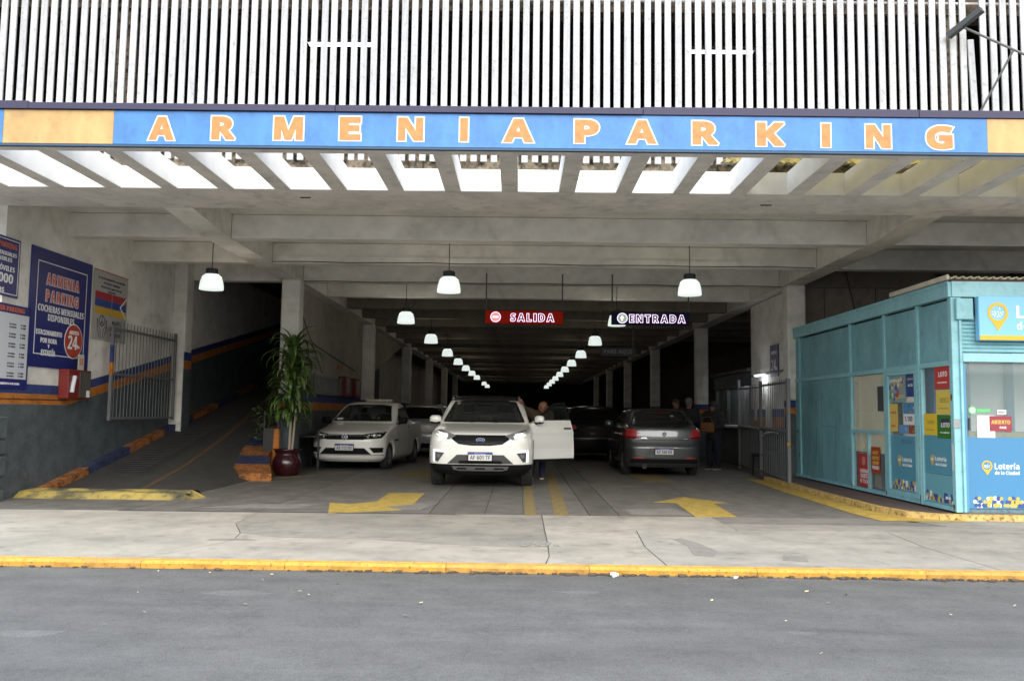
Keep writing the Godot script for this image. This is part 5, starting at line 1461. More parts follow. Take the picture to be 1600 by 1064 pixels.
# a panel that follows the body: polygon in front (x, y), rear (x, y) or side (z, y) view, standing e proud, with its inner outline cut out
func panel(c, called, parent, face, poly, e, m, cut = null, cell = 0.06):
	var st = mb(); st.set_smooth_group(0)
	var p = PackedVector2Array(poly)
	if Geometry2D.is_polygon_clockwise(p): p.reverse()
	var lo = p[0]; var hi = p[0]
	for v in p: lo = lo.min(v); hi = hi.max(v)
	var flip = face == "r" or face == "l"
	var nx = int(ceil((hi.x - lo.x) / cell)); var ny = int(ceil((hi.y - lo.y) / cell))
	for i in nx:
		for j in ny:
			var a = lo + Vector2(i, j) * cell
			var bits = Geometry2D.intersect_polygons(p, PackedVector2Array([a, a + Vector2(cell, 0), a + Vector2(cell, cell), a + Vector2(0, cell)]))
			if cut != null:
				var nb = []
				for b in bits: nb.append_array(Geometry2D.clip_polygons(b, cut))
				bits = nb
			for b in bits:
				if Geometry2D.is_polygon_clockwise(b): b.reverse()
				var ix = Geometry2D.triangulate_polygon(b)
				for k in range(0, ix.size(), 3):
					var A = b[ix[k]]; var B = b[ix[k + 1]]; var C = b[ix[k + 2]]
					if (B - A).cross(C - A) < 0:
						var s = B; B = C; C = s
					var P = on_car(c, face, A.x, A.y, e); var Q = on_car(c, face, B.x, B.y, e); var R = on_car(c, face, C.x, C.y, e)
					if flip: tri(st, P, R, Q)
					else: tri(st, P, Q, R)
	st.set_smooth_group(-1)
	if e > 0.0:
		for k in p.size():
			var A = p[k]; var B = p[(k + 1) % p.size()]
			var n = max(1, int(A.distance_to(B) / cell))
			for i in n:
				var s = A.lerp(B, float(i) / n); var t = A.lerp(B, (i + 1.0) / n)
				var q = [on_car(c, face, s.x, s.y, -0.012), on_car(c, face, t.x, t.y, -0.012), on_car(c, face, t.x, t.y, e), on_car(c, face, s.x, s.y, e)]
				if flip: quad(st, q[3], q[2], q[1], q[0])
				else: quad(st, q[0], q[1], q[2], q[3])
	return obj(called, st, m, parent)

func mir(poly):
	var o = []
	for v in poly: o.append(Vector2(-v.x, v.y))
	return o

func V(a):
	var o = []
	for i in range(0, a.size(), 2): o.append(Vector2(a[i], a[i + 1]))
	return o

func shrink(poly, d):
	var p = PackedVector2Array(poly)
	if Geometry2D.is_polygon_clockwise(p): p.reverse()
	var r = Geometry2D.offset_polygon(p, -d, Geometry2D.JOIN_ROUND)
	return r[0] if r.size() else p

# o: axles [front z, rear z], wheel radius, arch radius, windows {face: [polygons]}, paint, clad (height and material below it), roof (height and material above it), open (left-side polygon left out)
func car_body(c, parent, o):
	c["mid"] = (lv(c, 0.6, 0) + lv(c, 0.6, 1)) / 2.0
	c["half"] = (lv(c, 0.6, 0) - lv(c, 0.6, 1)) / 2.0
	var ys = []
	var y = c.y0
	while y < c.y1 - 1e-5:
		ys.append(y)
		var st = 0.022
		for k in 9:
			var y2 = y + st
			if abs(lv(c, y2, 0) - lv(c, y, 0)) > 0.05 or abs(lv(c, y2, 1) - lv(c, y, 1)) > 0.06 or abs(lv(c, y2, 2) - lv(c, y, 2)) > 0.03: st *= 0.6
		y += max(st, 0.0007)
	ys.append(c.y1)
	for key in ["clad_y", "roof_y"]:
		if o.has(key):
			var best = 0
			for i in ys.size():
				if abs(ys[i] - o[key]) < abs(ys[best] - o[key]): best = i
			ys[best] = o[key]
	var nf = 20; var ns = 130
	var rows = []
	for yy in ys:
		var w = lv(c, yy, 2)
		var half = []
		for rear in [false, true]:
			var rc = min(lv(c, yy, 6 if rear else 4), w * 0.95)
			var part = []
			for i in nf:
				var x
				if i < 9: x = (w - rc) * i / 9.0
				else: x = (w - rc) + rc * sin(PI / 2 * (i - 9) / (nf - 9.0))
				part.append(Vector3(x, yy, end_z(c, x, yy, rear)))
			half.append(part)
		var zf = end_z(c, w, yy, false); var zr = end_z(c, w, yy, true)
		var pts = half[0].duplicate()
		for i in ns + 1:
			pts.append(Vector3(w, yy, lerp(zf, zr, float(i) / ns)))
		half[1].reverse()
		pts.append_array(half[1])
		for i in pts.size():
			var q = (pts[i].z - c.mid) / c.half
			if i >= nf - 6 and i < pts.size() - nf + 6: pts[i].x *= 1.0 - 0.035 * q * q * clamp(min(i - nf + 6, pts.size() - nf + 6 - i) / 6.0, 0.0, 1.0)
		# wheel arches: what lies inside the arch is pushed in, what lies near is drawn to its edge
		for i in pts.size():
			for az in o.axles:
				var d = Vector2(pts[i].z - az, yy - o.wheel)
				var l = d.length()
				if l < o.arch and abs(pts[i].x) > 0.3: pts[i].x -= min(pts[i].x - 0.3, 0.27)
				elif l < o.arch + 0.022 and abs(pts[i].x) > 0.3:
					var e = d / l * o.arch
					pts[i].z = az + e.x; pts[i].y = o.wheel + e.y
		rows.append(pts)
	var n = rows[0].size()
	var sts = {"body": mb(), "lower_cladding": mb(), "roof": mb()}
	for k in sts: sts[k].set_smooth_group(0)
	var wins = o.get("windows", {})
	var holes = {}
	for f in wins:
		holes[f] = []
		for p in wins[f]: holes[f].append(PackedVector2Array(shrink(p, 0.012)))
	for j in rows.size() - 1:
		var kind = "body"
		if o.has("clad_y") and ys[j] < o.clad_y - 1e-4: kind = "lower_cladding"
		if o.has("roof_y") and ys[j] >= o.roof_y - 1e-4: kind = "roof"
		var st = sts[kind]
		for i in n - 1:
			var a = rows[j][i]; var b = rows[j][i + 1]; var d = rows[j + 1][i]; var e = rows[j + 1][i + 1]
			var mid = (a + b + d + e) / 4.0
			var cls = "f" if i < nf - 1 else ("r" if i >= n - nf else "s")
			for s in [1.0, -1.0]:
				var out = false
				if cls == "s":
					for h in holes.get("s", []):
						if Geometry2D.is_point_in_polygon(Vector2(mid.z, mid.y), h): out = true
					if s > 0 and o.has("open") and Geometry2D.is_point_in_polygon(Vector2(mid.z, mid.y), o.open): out = true
				else:
					for h in holes.get(cls, []):
						if Geometry2D.is_point_in_polygon(Vector2(mid.x * s, mid.y), h): out = true
				if out: continue
				var M3 = Vector3(s, 1, 1)
				if s > 0: quad(st, a * M3, b * M3, e * M3, d * M3)
				else: quad(st, b * M3, a * M3, d * M3, e * M3)
	# floor pan and top seam
	var pan = mb()
	var top = rows[rows.size() - 1]; var bot = rows[0]
	for i in n - 1:
		tri(sts["roof" if o.has("roof_y") else "body"], Vector3(0, c.y1, (top[0].z + top[n - 1].z) / 2), top[i], top[i + 1])
		tri(sts["roof" if o.has("roof_y") else "body"], Vector3(0, c.y1, (top[0].z + top[n - 1].z) / 2), top[i + 1] * Vector3(-1, 1, 1), top[i] * Vector3(-1, 1, 1))
		var cc = Vector3(0, c.y0, 0)
		tri(pan, cc, bot[i + 1], bot[i])
		tri(pan, cc, bot[i] * Vector3(-1, 1, 1), bot[i + 1] * Vector3(-1, 1, 1))
	var body = obj("body", sts.body, o.paint, parent)
	if o.has("clad_y"): obj("lower_cladding", sts.lower_cladding, o.clad, parent)
	if o.has("roof_y"): obj("roof", sts.roof, o.roof, parent)
	obj("floor_pan", pan, M["car_black"], parent)
	return body

func wheel(parent, at, r, w, side, rim_m, spokes = 5):
	var T = Transform3D(Basis(Vector3(0, 0, 1), -PI / 2 * side), at)    # local y points outward
	var st = mb()
	lathe(st, [Vector2(r * 0.62, -w * 0.42), Vector2(r * 0.8, -w * 0.5), Vector2(r * 0.95, -w * 0.46), Vector2(r, -w * 0.34), Vector2(r, w * 0.34), Vector2(r * 0.95, w * 0.46), Vector2(r * 0.8, w * 0.5), Vector2(r * 0.64, w * 0.42), Vector2(r * 0.62, w * 0.2)], 36, T)
	for k in 36:
		var a = TAU * k / 36
		for yy in [-0.2, 0.2]: box(st, Vector3(0, yy * w, 0), Vector3(0.012, 0.3 * w, 0.02), 0.0, T * Transform3D(Basis(Vector3.UP, a), Vector3(0, 0, 0)) * Transform3D(Basis(), Vector3(r * 1.0, 0, 0)))
	var tyre = obj("wheel", st, M["tyre"], parent)
	var rs = mb()
	lathe(rs, [Vector2(r * 0.63, w * 0.2), Vector2(r * 0.64, w * 0.4), Vector2(r * 0.58, w * 0.36), Vector2(r * 0.56, w * 0.1), Vector2(0, w * 0.08)], 30, T)
	lathe(rs, [Vector2(r * 0.18, w * 0.05), Vector2(r * 0.16, w * 0.33), Vector2(0, w * 0.36)], 16, T)
	for k in spokes:
		box(rs, Vector3(r * 0.36, w * 0.27, 0), Vector3(r * 0.5, w * 0.14, r * 0.13), 0.008, T * Transform3D(Basis(Vector3.UP, TAU * k / spokes), Vector3.ZERO))
	obj("rim", rs, rim_m, tyre)

func plate(parent, c, face, x, y, text, w = 0.4):
	var p = on_car(c, face, x, y, 0.012)
	var e = 0.02
	for k in [-w / 2, w / 2]:
		var q = on_car(c, face, x + k, y, 0)
		e = max(e, (q.z - p.z) * (1 if face == "f" else -1) + 0.02)
	var t = Transform3D(Basis(Vector3.UP, 0.0 if face == "f" else PI), p + Vector3(0, 0, e if face == "f" else -e))
	var st = mb(); rect(st, -w / 2 - 0.012, -0.077, w / 2 + 0.012, 0.077, -0.02, 0.004, 0.003)
	var pl = obj("number_plate", st, M["car_black"], parent, t)
	bx("plate_face", -w / 2, -0.065, 0.0045, w / 2, 0.065, 0.007, mat("plate_white", lin(0.62, 0.62, 0.60), 0.45), pl)
	bx("plate_band", -w / 2 + 0.002, 0.036, 0.0072, w / 2 - 0.002, 0.064, 0.009, mat("plate_blue", lin(0.02, 0.06, 0.33), 0.45), pl)
	txt(pl, "REPUBLICA ARGENTINA", 0, 0.05, 0.012, M["white_paint"], {"z": 0.0092, "width": w * 0.5, "thick": 0.001})
	txt(pl, text, 0, -0.014, 0.07, M["ink"], {"z": 0.0074, "width": w * 0.86, "height": 0.068, "thick": 0.001})

func badge_ring(parent, c, face, x, y, r):
	# a round chrome badge with a V standing over a W
	var p = on_car(c, face, x, y, 0.016)
	var t = Transform3D(Basis(Vector3.UP, 0.0 if face == "f" else PI), p)
	var b = mb(); disc(b, 0, 0, r, -0.01, 0.0, 24)
	var o = obj("badge", b, M["car_black"], parent, t)
	var s = mb(); ring(s, 0, 0, r * 0.84, r, 0.0, 0.006, 28)
	var k = r * 0.86
	for q in [[-0.42, 0.72, -0.02, 0.06], [0.42, 0.72, 0.02, 0.06], [-0.85, 0.3, -0.42, -0.72], [-0.42, -0.72, 0.0, -0.08], [0.0, -0.08, 0.42, -0.72], [0.42, -0.72, 0.85, 0.3]]:
		bar2(s, Vector2(q[0], q[1]) * k, Vector2(q[2], q[3]) * k, r * 0.17, 0.0005, 0.005)
	obj("badge_chrome", s, M["chrome_bright"], o)

func seats(parent, zf, zr, w, floor_y, top):
	# dark interior: dashboard, wheel, two front seats, rear bench
	var dk = mat("trim_dark", lin(0.018, 0.018, 0.02), 0.8)
	var gr = mat("seat_cloth", lin(0.045, 0.045, 0.048), 0.9)
	bx("dashboard", -w * 0.82, floor_y + 0.3, zf - 0.55, w * 0.82, top - 0.02, zf - 0.08, dk, parent, 0.04)
	for s in [-1, 1]:
		var st = mb()
		box(st, Vector3(s * 0.36, floor_y + 0.3, zf - 1.15), Vector3(0.5, 0.2, 0.5), 0.05)
		box(st, Vector3(s * 0.36, floor_y + 0.62, zf - 1.42), Vector3(0.48, 0.62, 0.14), 0.05, Transform3D())
		box(st, Vector3(s * 0.36, floor_y + 1.05, zf - 1.46), Vector3(0.25, 0.17, 0.09), 0.03)
		obj("seat", st, gr, parent)
	bx("bench", -w * 0.7, floor_y + 0.2, zr + 0.3, w * 0.7, floor_y + 0.75, zr + 0.5, gr, parent, 0.05)
	var sw = mb()
	var pts = []
	for k in 21: pts.append(Vector3(0.36 + 0.18 * cos(TAU * k / 20), top + 0.02 + 0.17 * sin(TAU * k / 20), zf - 0.68 + 0.05 * sin(TAU * k / 20)))
	tube(sw, pts, 0.014, 6)
	obj("steering_wheel", sw, dk, parent)

func mirror(parent, at, s, paint):
	var st = mb()
	st.set_smooth_group(0)
	var seg = 14
	var T = Transform3D(Basis().scaled(Vector3(0.115, 0.078, 0.075)), at)
	var prof = []
	for i in 9:
		var a = -PI / 2 + PI * i / 8
		prof.append(Vector2(pow(max(0.0, cos(a)), 0.55), sign(sin(a)) * pow(abs(sin(a)), 0.8)))
	lathe(st, prof, seg, T)
	var o = obj("mirror", st, paint, parent)
	var b = mb(); tube(b, [at + Vector3(-s * 0.05, -0.05, 0), at + Vector3(-s * 0.16, -0.09, -0.02)], 0.03, 8)
	obj("mirror_foot", b, M["car_black"], o)
	var k = mb(); box(k, at + Vector3(0, -0.055, 0.01), Vector3(0.19, 0.045, 0.11), 0.02)
	obj("mirror_base", k, M["car_black"], o)

func glass_panel(c, called, parent, face, poly, m, frit = 0.028, e = 0.004):
	var g = panel(c, called, parent, face, poly, e, m)
	panel(c, "glass_border", g, face, poly, e + 0.0012, M["car_black"], PackedVector2Array(shrink(poly, frit)))
	return g

func car_paint(key, col, rough = 0.35, metal = 0.0):
	var m = mat(key, col, rough, metal)
	m.clearcoat_enabled = true; m.clearcoat_roughness = 0.04
	m.clearcoat = 1.0 if col.get_luminance() > 0.15 else 0.35
	if col.get_luminance() < 0.15: m.metallic_specular = 0.25
	return m

func car_materials():
	mat("car_black", lin(0.012, 0.012, 0.013), 0.5).metallic_specular = 0.2
	mat("car_grey_plastic", lin(0.06, 0.06, 0.063), 0.6)
	mat("tyre", lin(0.016, 0.016, 0.017), 0.8)
	mat("alloy", lin(0.42, 0.43, 0.44), 0.3, 0.9)
	mat("chrome_bright", lin(0.75, 0.76, 0.78), 0.12, 1.0)
	mat("steel_rim", lin(0.24, 0.245, 0.25), 0.4, 0.7)
	mat("glass_dark", lin(0.008, 0.009, 0.009), 0.04).metallic_specular = 0.32
	pane("glass_tint", Color(0.10, 0.13, 0.12), 0.42)
	var r = mat("tail_red", lin(0.36, 0.01, 0.012), 0.1)
	r.clearcoat_enabled = true
	mat("tail_dim", lin(0.11, 0.004, 0.006), 0.12)
	mat("lamp_clear", lin(0.35, 0.37, 0.40), 0.08, 0.6)
	mat("lamp_black", lin(0.015, 0.015, 0.017), 0.15).metallic_specular = 0.25
	mat("lamp_amber", lin(0.30, 0.16, 0.05), 0.2)
	mat("skid_silver", lin(0.30, 0.305, 0.31), 0.35, 0.7)

func suv():
	var t = thing("white_suv", "white SUV with lit headlights and its driver's door open, facing the street", "car", Vector3(-0.655, 0.06, -17.14))
	var paint = car_paint("suv_white", lin(0.80, 0.795, 0.755))
	var c = car_table([[0.24, 2.10, -2.08, 0.80, 0.10, 0.34, 0.1, 0.3], [0.34, 2.21, -2.2, 0.905, 0.11, 0.34, 0.1, 0.3], [0.46, 2.26, -2.26, 0.925, 0.12, 0.34, 0.1, 0.3], [0.62, 2.285, -2.29, 0.93, 0.13, 0.35, 0.1, 0.3], [0.76, 2.285, -2.29, 0.928, 0.14, 0.36, 0.1, 0.3], [0.87, 2.25, -2.28, 0.922, 0.15, 0.38, 0.1, 0.3], [0.945, 2.17, -2.26, 0.915, 0.16, 0.42, 0.1, 0.3], [0.985, 2.02, -2.25, 0.905, 0.17, 0.48, 0.1, 0.3], [1.03, 1.70, -2.24, 0.893, 0.17, 0.5, 0.1, 0.3], [1.07, 1.35, -2.22, 0.88, 0.16, 0.46, 0.1, 0.3], [1.105, 1.08, -2.2, 0.865, 0.15, 0.36, 0.1, 0.3], [1.14, 0.98, -2.17, 0.85, 0.14, 0.26, 0.1, 0.3], [1.3, 0.67, -2.06, 0.80, 0.13, 0.2, 0.12, 0.28], [1.45, 0.36, -1.94, 0.74, 0.12, 0.18, 0.12, 0.28], [1.545, 0.14, -1.85, 0.695, 0.12, 0.18, 0.12, 0.28], [1.60, -0.06, -1.72, 0.65, 0.12, 0.2, 0.1, 0.25], [1.632, -0.3, -1.52, 0.55, 0.1, 0.2, 0.08, 0.2], [1.646, -0.55, -1.25, 0.36, 0.06, 0.15, 0.05, 0.15], [1.65, -0.8, -0.98, 0.1, 0.02, 0.05, 0.02, 0.05]])
	var ws = V([-0.775, 1.125, -0.60, 1.52, -0.3, 1.545, 0.3, 1.545, 0.60, 1.52, 0.775, 1.125])
	var sw = V([0.62, 1.17, 0.12, 1.47, -0.6, 1.52, -1.55, 1.46, -1.8, 1.24, -1.7, 1.17])
	var door = PackedVector2Array(V([0.82, 0.42, 0.84, 0.9, 0.80, 1.1, 0.6, 1.2, 0.1, 1.49, -0.18, 1.53, -0.22, 1.1, -0.24, 0.42]))
	car_body(c, t, {"axles": [1.36, -1.36], "wheel": 0.355, "arch": 0.405, "paint": paint, "clad_y": 0.42, "clad": M["car_black"], "roof_y": 1.535, "roof": mat("roof_black", lin(0.012, 0.012, 0.014), 0.3), "windows": {"f": [ws], "s": [sw]}, "open": door})
	for s in [-1, 1]:
		for z in [1.36, -1.36]: wheel(t, Vector3(s * 0.795, 0.355, z), 0.355, 0.23, s, M["alloy"])
		for z in [1.36, -1.36]:
			var arc = []
			for k in 15:
				var a = lerp(-0.12, PI + 0.12, k / 14.0)
				arc.append(Vector2(z + 0.405 * cos(a), 0.355 + 0.405 * sin(a)))
			for k in 15:
				var a = lerp(PI + 0.12, -0.12, k / 14.0)
				arc.append(Vector2(z + 0.465 * cos(a), 0.355 + 0.465 * sin(a)))
			panel(c, "arch_trim", t, "l" if s > 0 else "s", arc, 0.012, M["car_grey_plastic"])
	glass_panel(c, "windshield", t, "f", ws, M["glass_tint"], 0.035)
	glass_panel(c, "side_window", t, "s", sw, M["glass_tint"])
	glass_panel(c, "side_window", t, "l", V([-0.28, 1.17, -0.28, 1.49, -0.6, 1.52, -1.55, 1.46, -1.8, 1.24, -1.7, 1.17]), M["glass_tint"])
	seats(t, 1.0, -1.3, 0.84, 0.35, 1.08)
	# face
	var gr = panel(c, "grille", t, "f", V([-0.505, 0.855, -0.43, 0.922, 0.43, 0.922, 0.505, 0.855, 0.38, 0.765, 0.17, 0.742, -0.17, 0.742, -0.38, 0.765]), 0.006, M["car_black"])
	for i in 5:
		var y = 0.772 + 0.03 * i
		var w = [0.33, 0.41, 0.46, 0.47, 0.43][i]
		panel(c, "grille_bar", gr, "f", V([-w, y, w, y, w, y + 0.014, -w, y + 0.014]), 0.016, mat("lamp_black", Color.BLACK))
	var bp = on_car(c, "f", 0, 0.838, 0.02)
	var ov = mb(); ring(ov, 0, 0, 0.0, 0.036, 0.0, 0.006, 28, 2.2)
	var em = obj("badge", ov, M["chrome_bright"], t, place(bp))
	var ov2 = mb(); ring(ov2, 0, 0, 0.0, 0.029, 0.0062, 0.008, 28, 2.3)
	obj("badge_face", ov2, mat("badge_blue", lin(0.015, 0.03, 0.16), 0.3), em)
	txt(em, "Ford", 0, 0.0, 0.03, M["chrome_bright"], {"z": 0.0082, "width": 0.085, "thick": 0.001})
	var led = glow("headlight_on", Color(0.97, 0.98, 1.0), 0.42)
	var drl = glow("daylight_strip", Color(0.93, 0.91, 1.0), 0.33)
	for s in [1, -1]:
		var f = func(p): return p if s > 0 else mir(p)
		var h = panel(c, "headlight", t, "f", f.call(V([0.43, 0.905, 0.56, 0.945, 0.79, 1.0, 0.80, 0.93, 0.76, 0.885, 0.55, 0.842])), 0.006, M["lamp_clear"])
		var hl = panel(c, "headlight_lens", h, "f", f.call(V([0.57, 0.905, 0.67, 0.945, 0.775, 0.975, 0.785, 0.925, 0.745, 0.893, 0.59, 0.862])), 0.012, led)
		var hp = on_car(c, "f", s * 0.69, 0.92, 0.05)
		lamp_in(t, hp, Color(1, 0.98, 0.95), 0.004)
		panel(c, "lamp_edge", h, "f", f.call(V([0.43, 0.908, 0.56, 0.948, 0.79, 1.003, 0.79, 1.010, 0.55, 0.956, 0.42, 0.914])), 0.012, M["lamp_clear"])
		var fg = panel(c, "fog_light", t, "f", f.call(V([0.62, 0.615, 0.79, 0.625, 0.785, 0.47, 0.735, 0.455])), 0.004, M["car_grey_plastic"])
		panel(c, "fog_lens", fg, "f", f.call(V([0.68, 0.59, 0.755, 0.595, 0.755, 0.53, 0.70, 0.53])), 0.012, M["lamp_clear"])
		panel(c, "daylight_strip", fg, "f", f.call(V([0.575, 0.652, 0.825, 0.66, 0.825, 0.46, 0.797, 0.46, 0.797, 0.634, 0.60, 0.63])), 0.01, drl)
		mirror_at(t, c, s)
		var rl = mb(); tube(rl, [Vector3(s * 0.655, 1.575, 0.0), Vector3(s * 0.655, 1.625, -0.12), Vector3(s * 0.645, 1.64, -0.9), Vector3(s * 0.62, 1.615, -1.6)], 0.016, 8)
		obj("roof_rail", rl, M["alloy"], t)
	var lo = panel(c, "lower_grille", t, "f", V([-0.57, 0.43, -0.40, 0.585, 0.40, 0.585, 0.57, 0.43]), 0.006, M["car_grey_plastic"])
	panel(c, "air_intake", lo, "f", V([-0.38, 0.43, -0.36, 0.485, 0.36, 0.485, 0.38, 0.43]), 0.010, M["car_black"])
	for i in 2: panel(c, "grille_bar", lo, "f", V([-0.36, 0.445 + 0.018 * i, 0.36, 0.445 + 0.018 * i, 0.36, 0.451 + 0.018 * i, -0.36, 0.451 + 0.018 * i]), 0.016, M["lamp_black"])
	var sk = panel(c, "skid_plate", t, "f", V([-0.49, 0.385, 0.49, 0.385, 0.46, 0.325, 0.36, 0.305, -0.36, 0.305, -0.46, 0.325]), 0.012, M["skid_silver"])
	for x in [-0.32, 0.0, 0.32]: panel(c, "slot", sk, "f", V([x - 0.09, 0.335, x + 0.09, 0.335, x + 0.075, 0.36, x - 0.075, 0.36]), 0.018, M["car_black"])
	plate(t, c, "f", 0.0, 0.555, "AF 601 TF")
	for x in [-0.2, 0.26]:
		var w = mb(); tube(w, [on_car(c, "f", x, 1.128, 0.03), on_car(c, "f", x - 0.4 if x < 0 else x - 0.5, 1.15, 0.02)], 0.009, 5)
		obj("wiper", w, M["car_black"], t)
	bx("rear_view_mirror", -0.13, 1.44, 0.30, 0.13, 1.50, 0.34, M["car_black"], t, 0.01)
	panel(c, "windshield_sticker", t, "f", V([-0.555, 1.46, -0.49, 1.46, -0.48, 1.51, -0.55, 1.51]), 0.0065, mat("sticker_cream", lin(0.25, 0.27, 0.18), 0.6))
	# the open driver's door turns about its front edge
	var hinge = Vector3(side_x(c, 0.80, 0.7) - 0.02, 0, 0.80)
	var dn = MeshInstance3D.new()
	var ds = mb(); ds.set_smooth_group(0)
	var dp = PackedVector2Array(V([0.80, 0.43, 0.80, 1.10, 0.62, 1.165, -0.23, 1.175, -0.25, 0.43]))
	var skins = [[0.0, false], [-0.09, true]]
	for sk2 in skins:
		for i in 20:
			for j in 15:
				var z0 = -0.25 + 1.06 * i / 20.0; var yy = 0.43 + 0.76 * j / 15.0
				var bits = Geometry2D.intersect_polygons(dp, PackedVector2Array([Vector2(z0, yy), Vector2(z0 + 0.053, yy), Vector2(z0 + 0.053, yy + 0.0507), Vector2(z0, yy + 0.0507)]))
				for b in bits:
					if Geometry2D.is_polygon_clockwise(b): b.reverse()
					for q in range(1, b.size() - 1):
						var v = []
						for idx in [0, q, q + 1]:
							var u = b[idx]
							var crease = 0.012 * exp(-pow((u.y - 0.93) / 0.035, 2.0)) - 0.02 * exp(-pow((u.y - 0.62) / 0.1, 2.0))
							v.append(Vector3(side_x(c, u.x, u.y) + sk2[0] + (crease if sk2[0] == 0.0 else 0.0), u.y, u.x) - hinge)
						if sk2[1]: tri(ds, v[0], v[1], v[2])
						else: tri(ds, v[0], v[2], v[1])
	ds.set_smooth_group(-1)
	for k in dp.size():
		var A = dp[k]; var B = dp[(k + 1) % dp.size()]
		for i in 10:
			var a = A.lerp(B, i / 10.0); var b = A.lerp(B, (i + 1) / 10.0)
			var v = []
			for q in [[a, 0.0], [b, 0.0], [b, -0.09], [a, -0.09]]: v.append(Vector3(side_x(c, q[0].x, q[0].y) + q[1], q[0].y, q[0].x) - hinge)
			quad(ds, v[0], v[1], v[2], v[3])
	var d = obj("door", ds, paint, t, Transform3D(Basis(Vector3.UP, -deg_to_rad(51)), hinge))
	d.set_meta("label", "open front door")
	var X = func(z, y, e): return Vector3(side_x(c, z, y) + e, y, z) - hinge
	var fs = mb()
	var fr = [[0.62, 1.17], [0.10, 1.47], [-0.2, 1.515], [-0.23, 1.18]]
	var fp = []
	for q in fr: fp.append(Vector3(side_x(c, q[0], q[1]) - 0.04, q[1], q[0]) - hinge)
	tube(fs, fp, 0.028, 6)
	obj("window_frame", fs, M["car_black"], d)
	var gs = mb()
	quad(gs, fp[3], Vector3(side_x(c, 0.62, 1.17) - 0.04, 1.17, 0.62) - hinge, fp[1], fp[2])
	obj("window_glass", gs, M["glass_tint"], d)
	var hs = mb(); box(hs, Vector3(side_x(c, -0.08, 1.02) + 0.028, 1.02, -0.08) - hinge, Vector3(0.022, 0.028, 0.19), 0.008)
	obj("door_handle", hs, mat("handle_dark", lin(0.10, 0.10, 0.10), 0.25, 0.8), d)
	var ss = mb(); box(ss, Vector3(side_x(c, 0.28, 0.45) + 0.005, 0.42, 0.28) - hinge, Vector3(0.06, 0.05, 1.06), 0.012)
	obj("door_sill", ss, M["car_black"], d)
	mirror(d, Vector3(0.95, 1.185, 0.66) - hinge, 1, paint)
	return t

func mirror_at(t, c, s):
	if s < 0: mirror(t, Vector3(-0.925, 1.17, 0.72), -1, M["suv_white"])

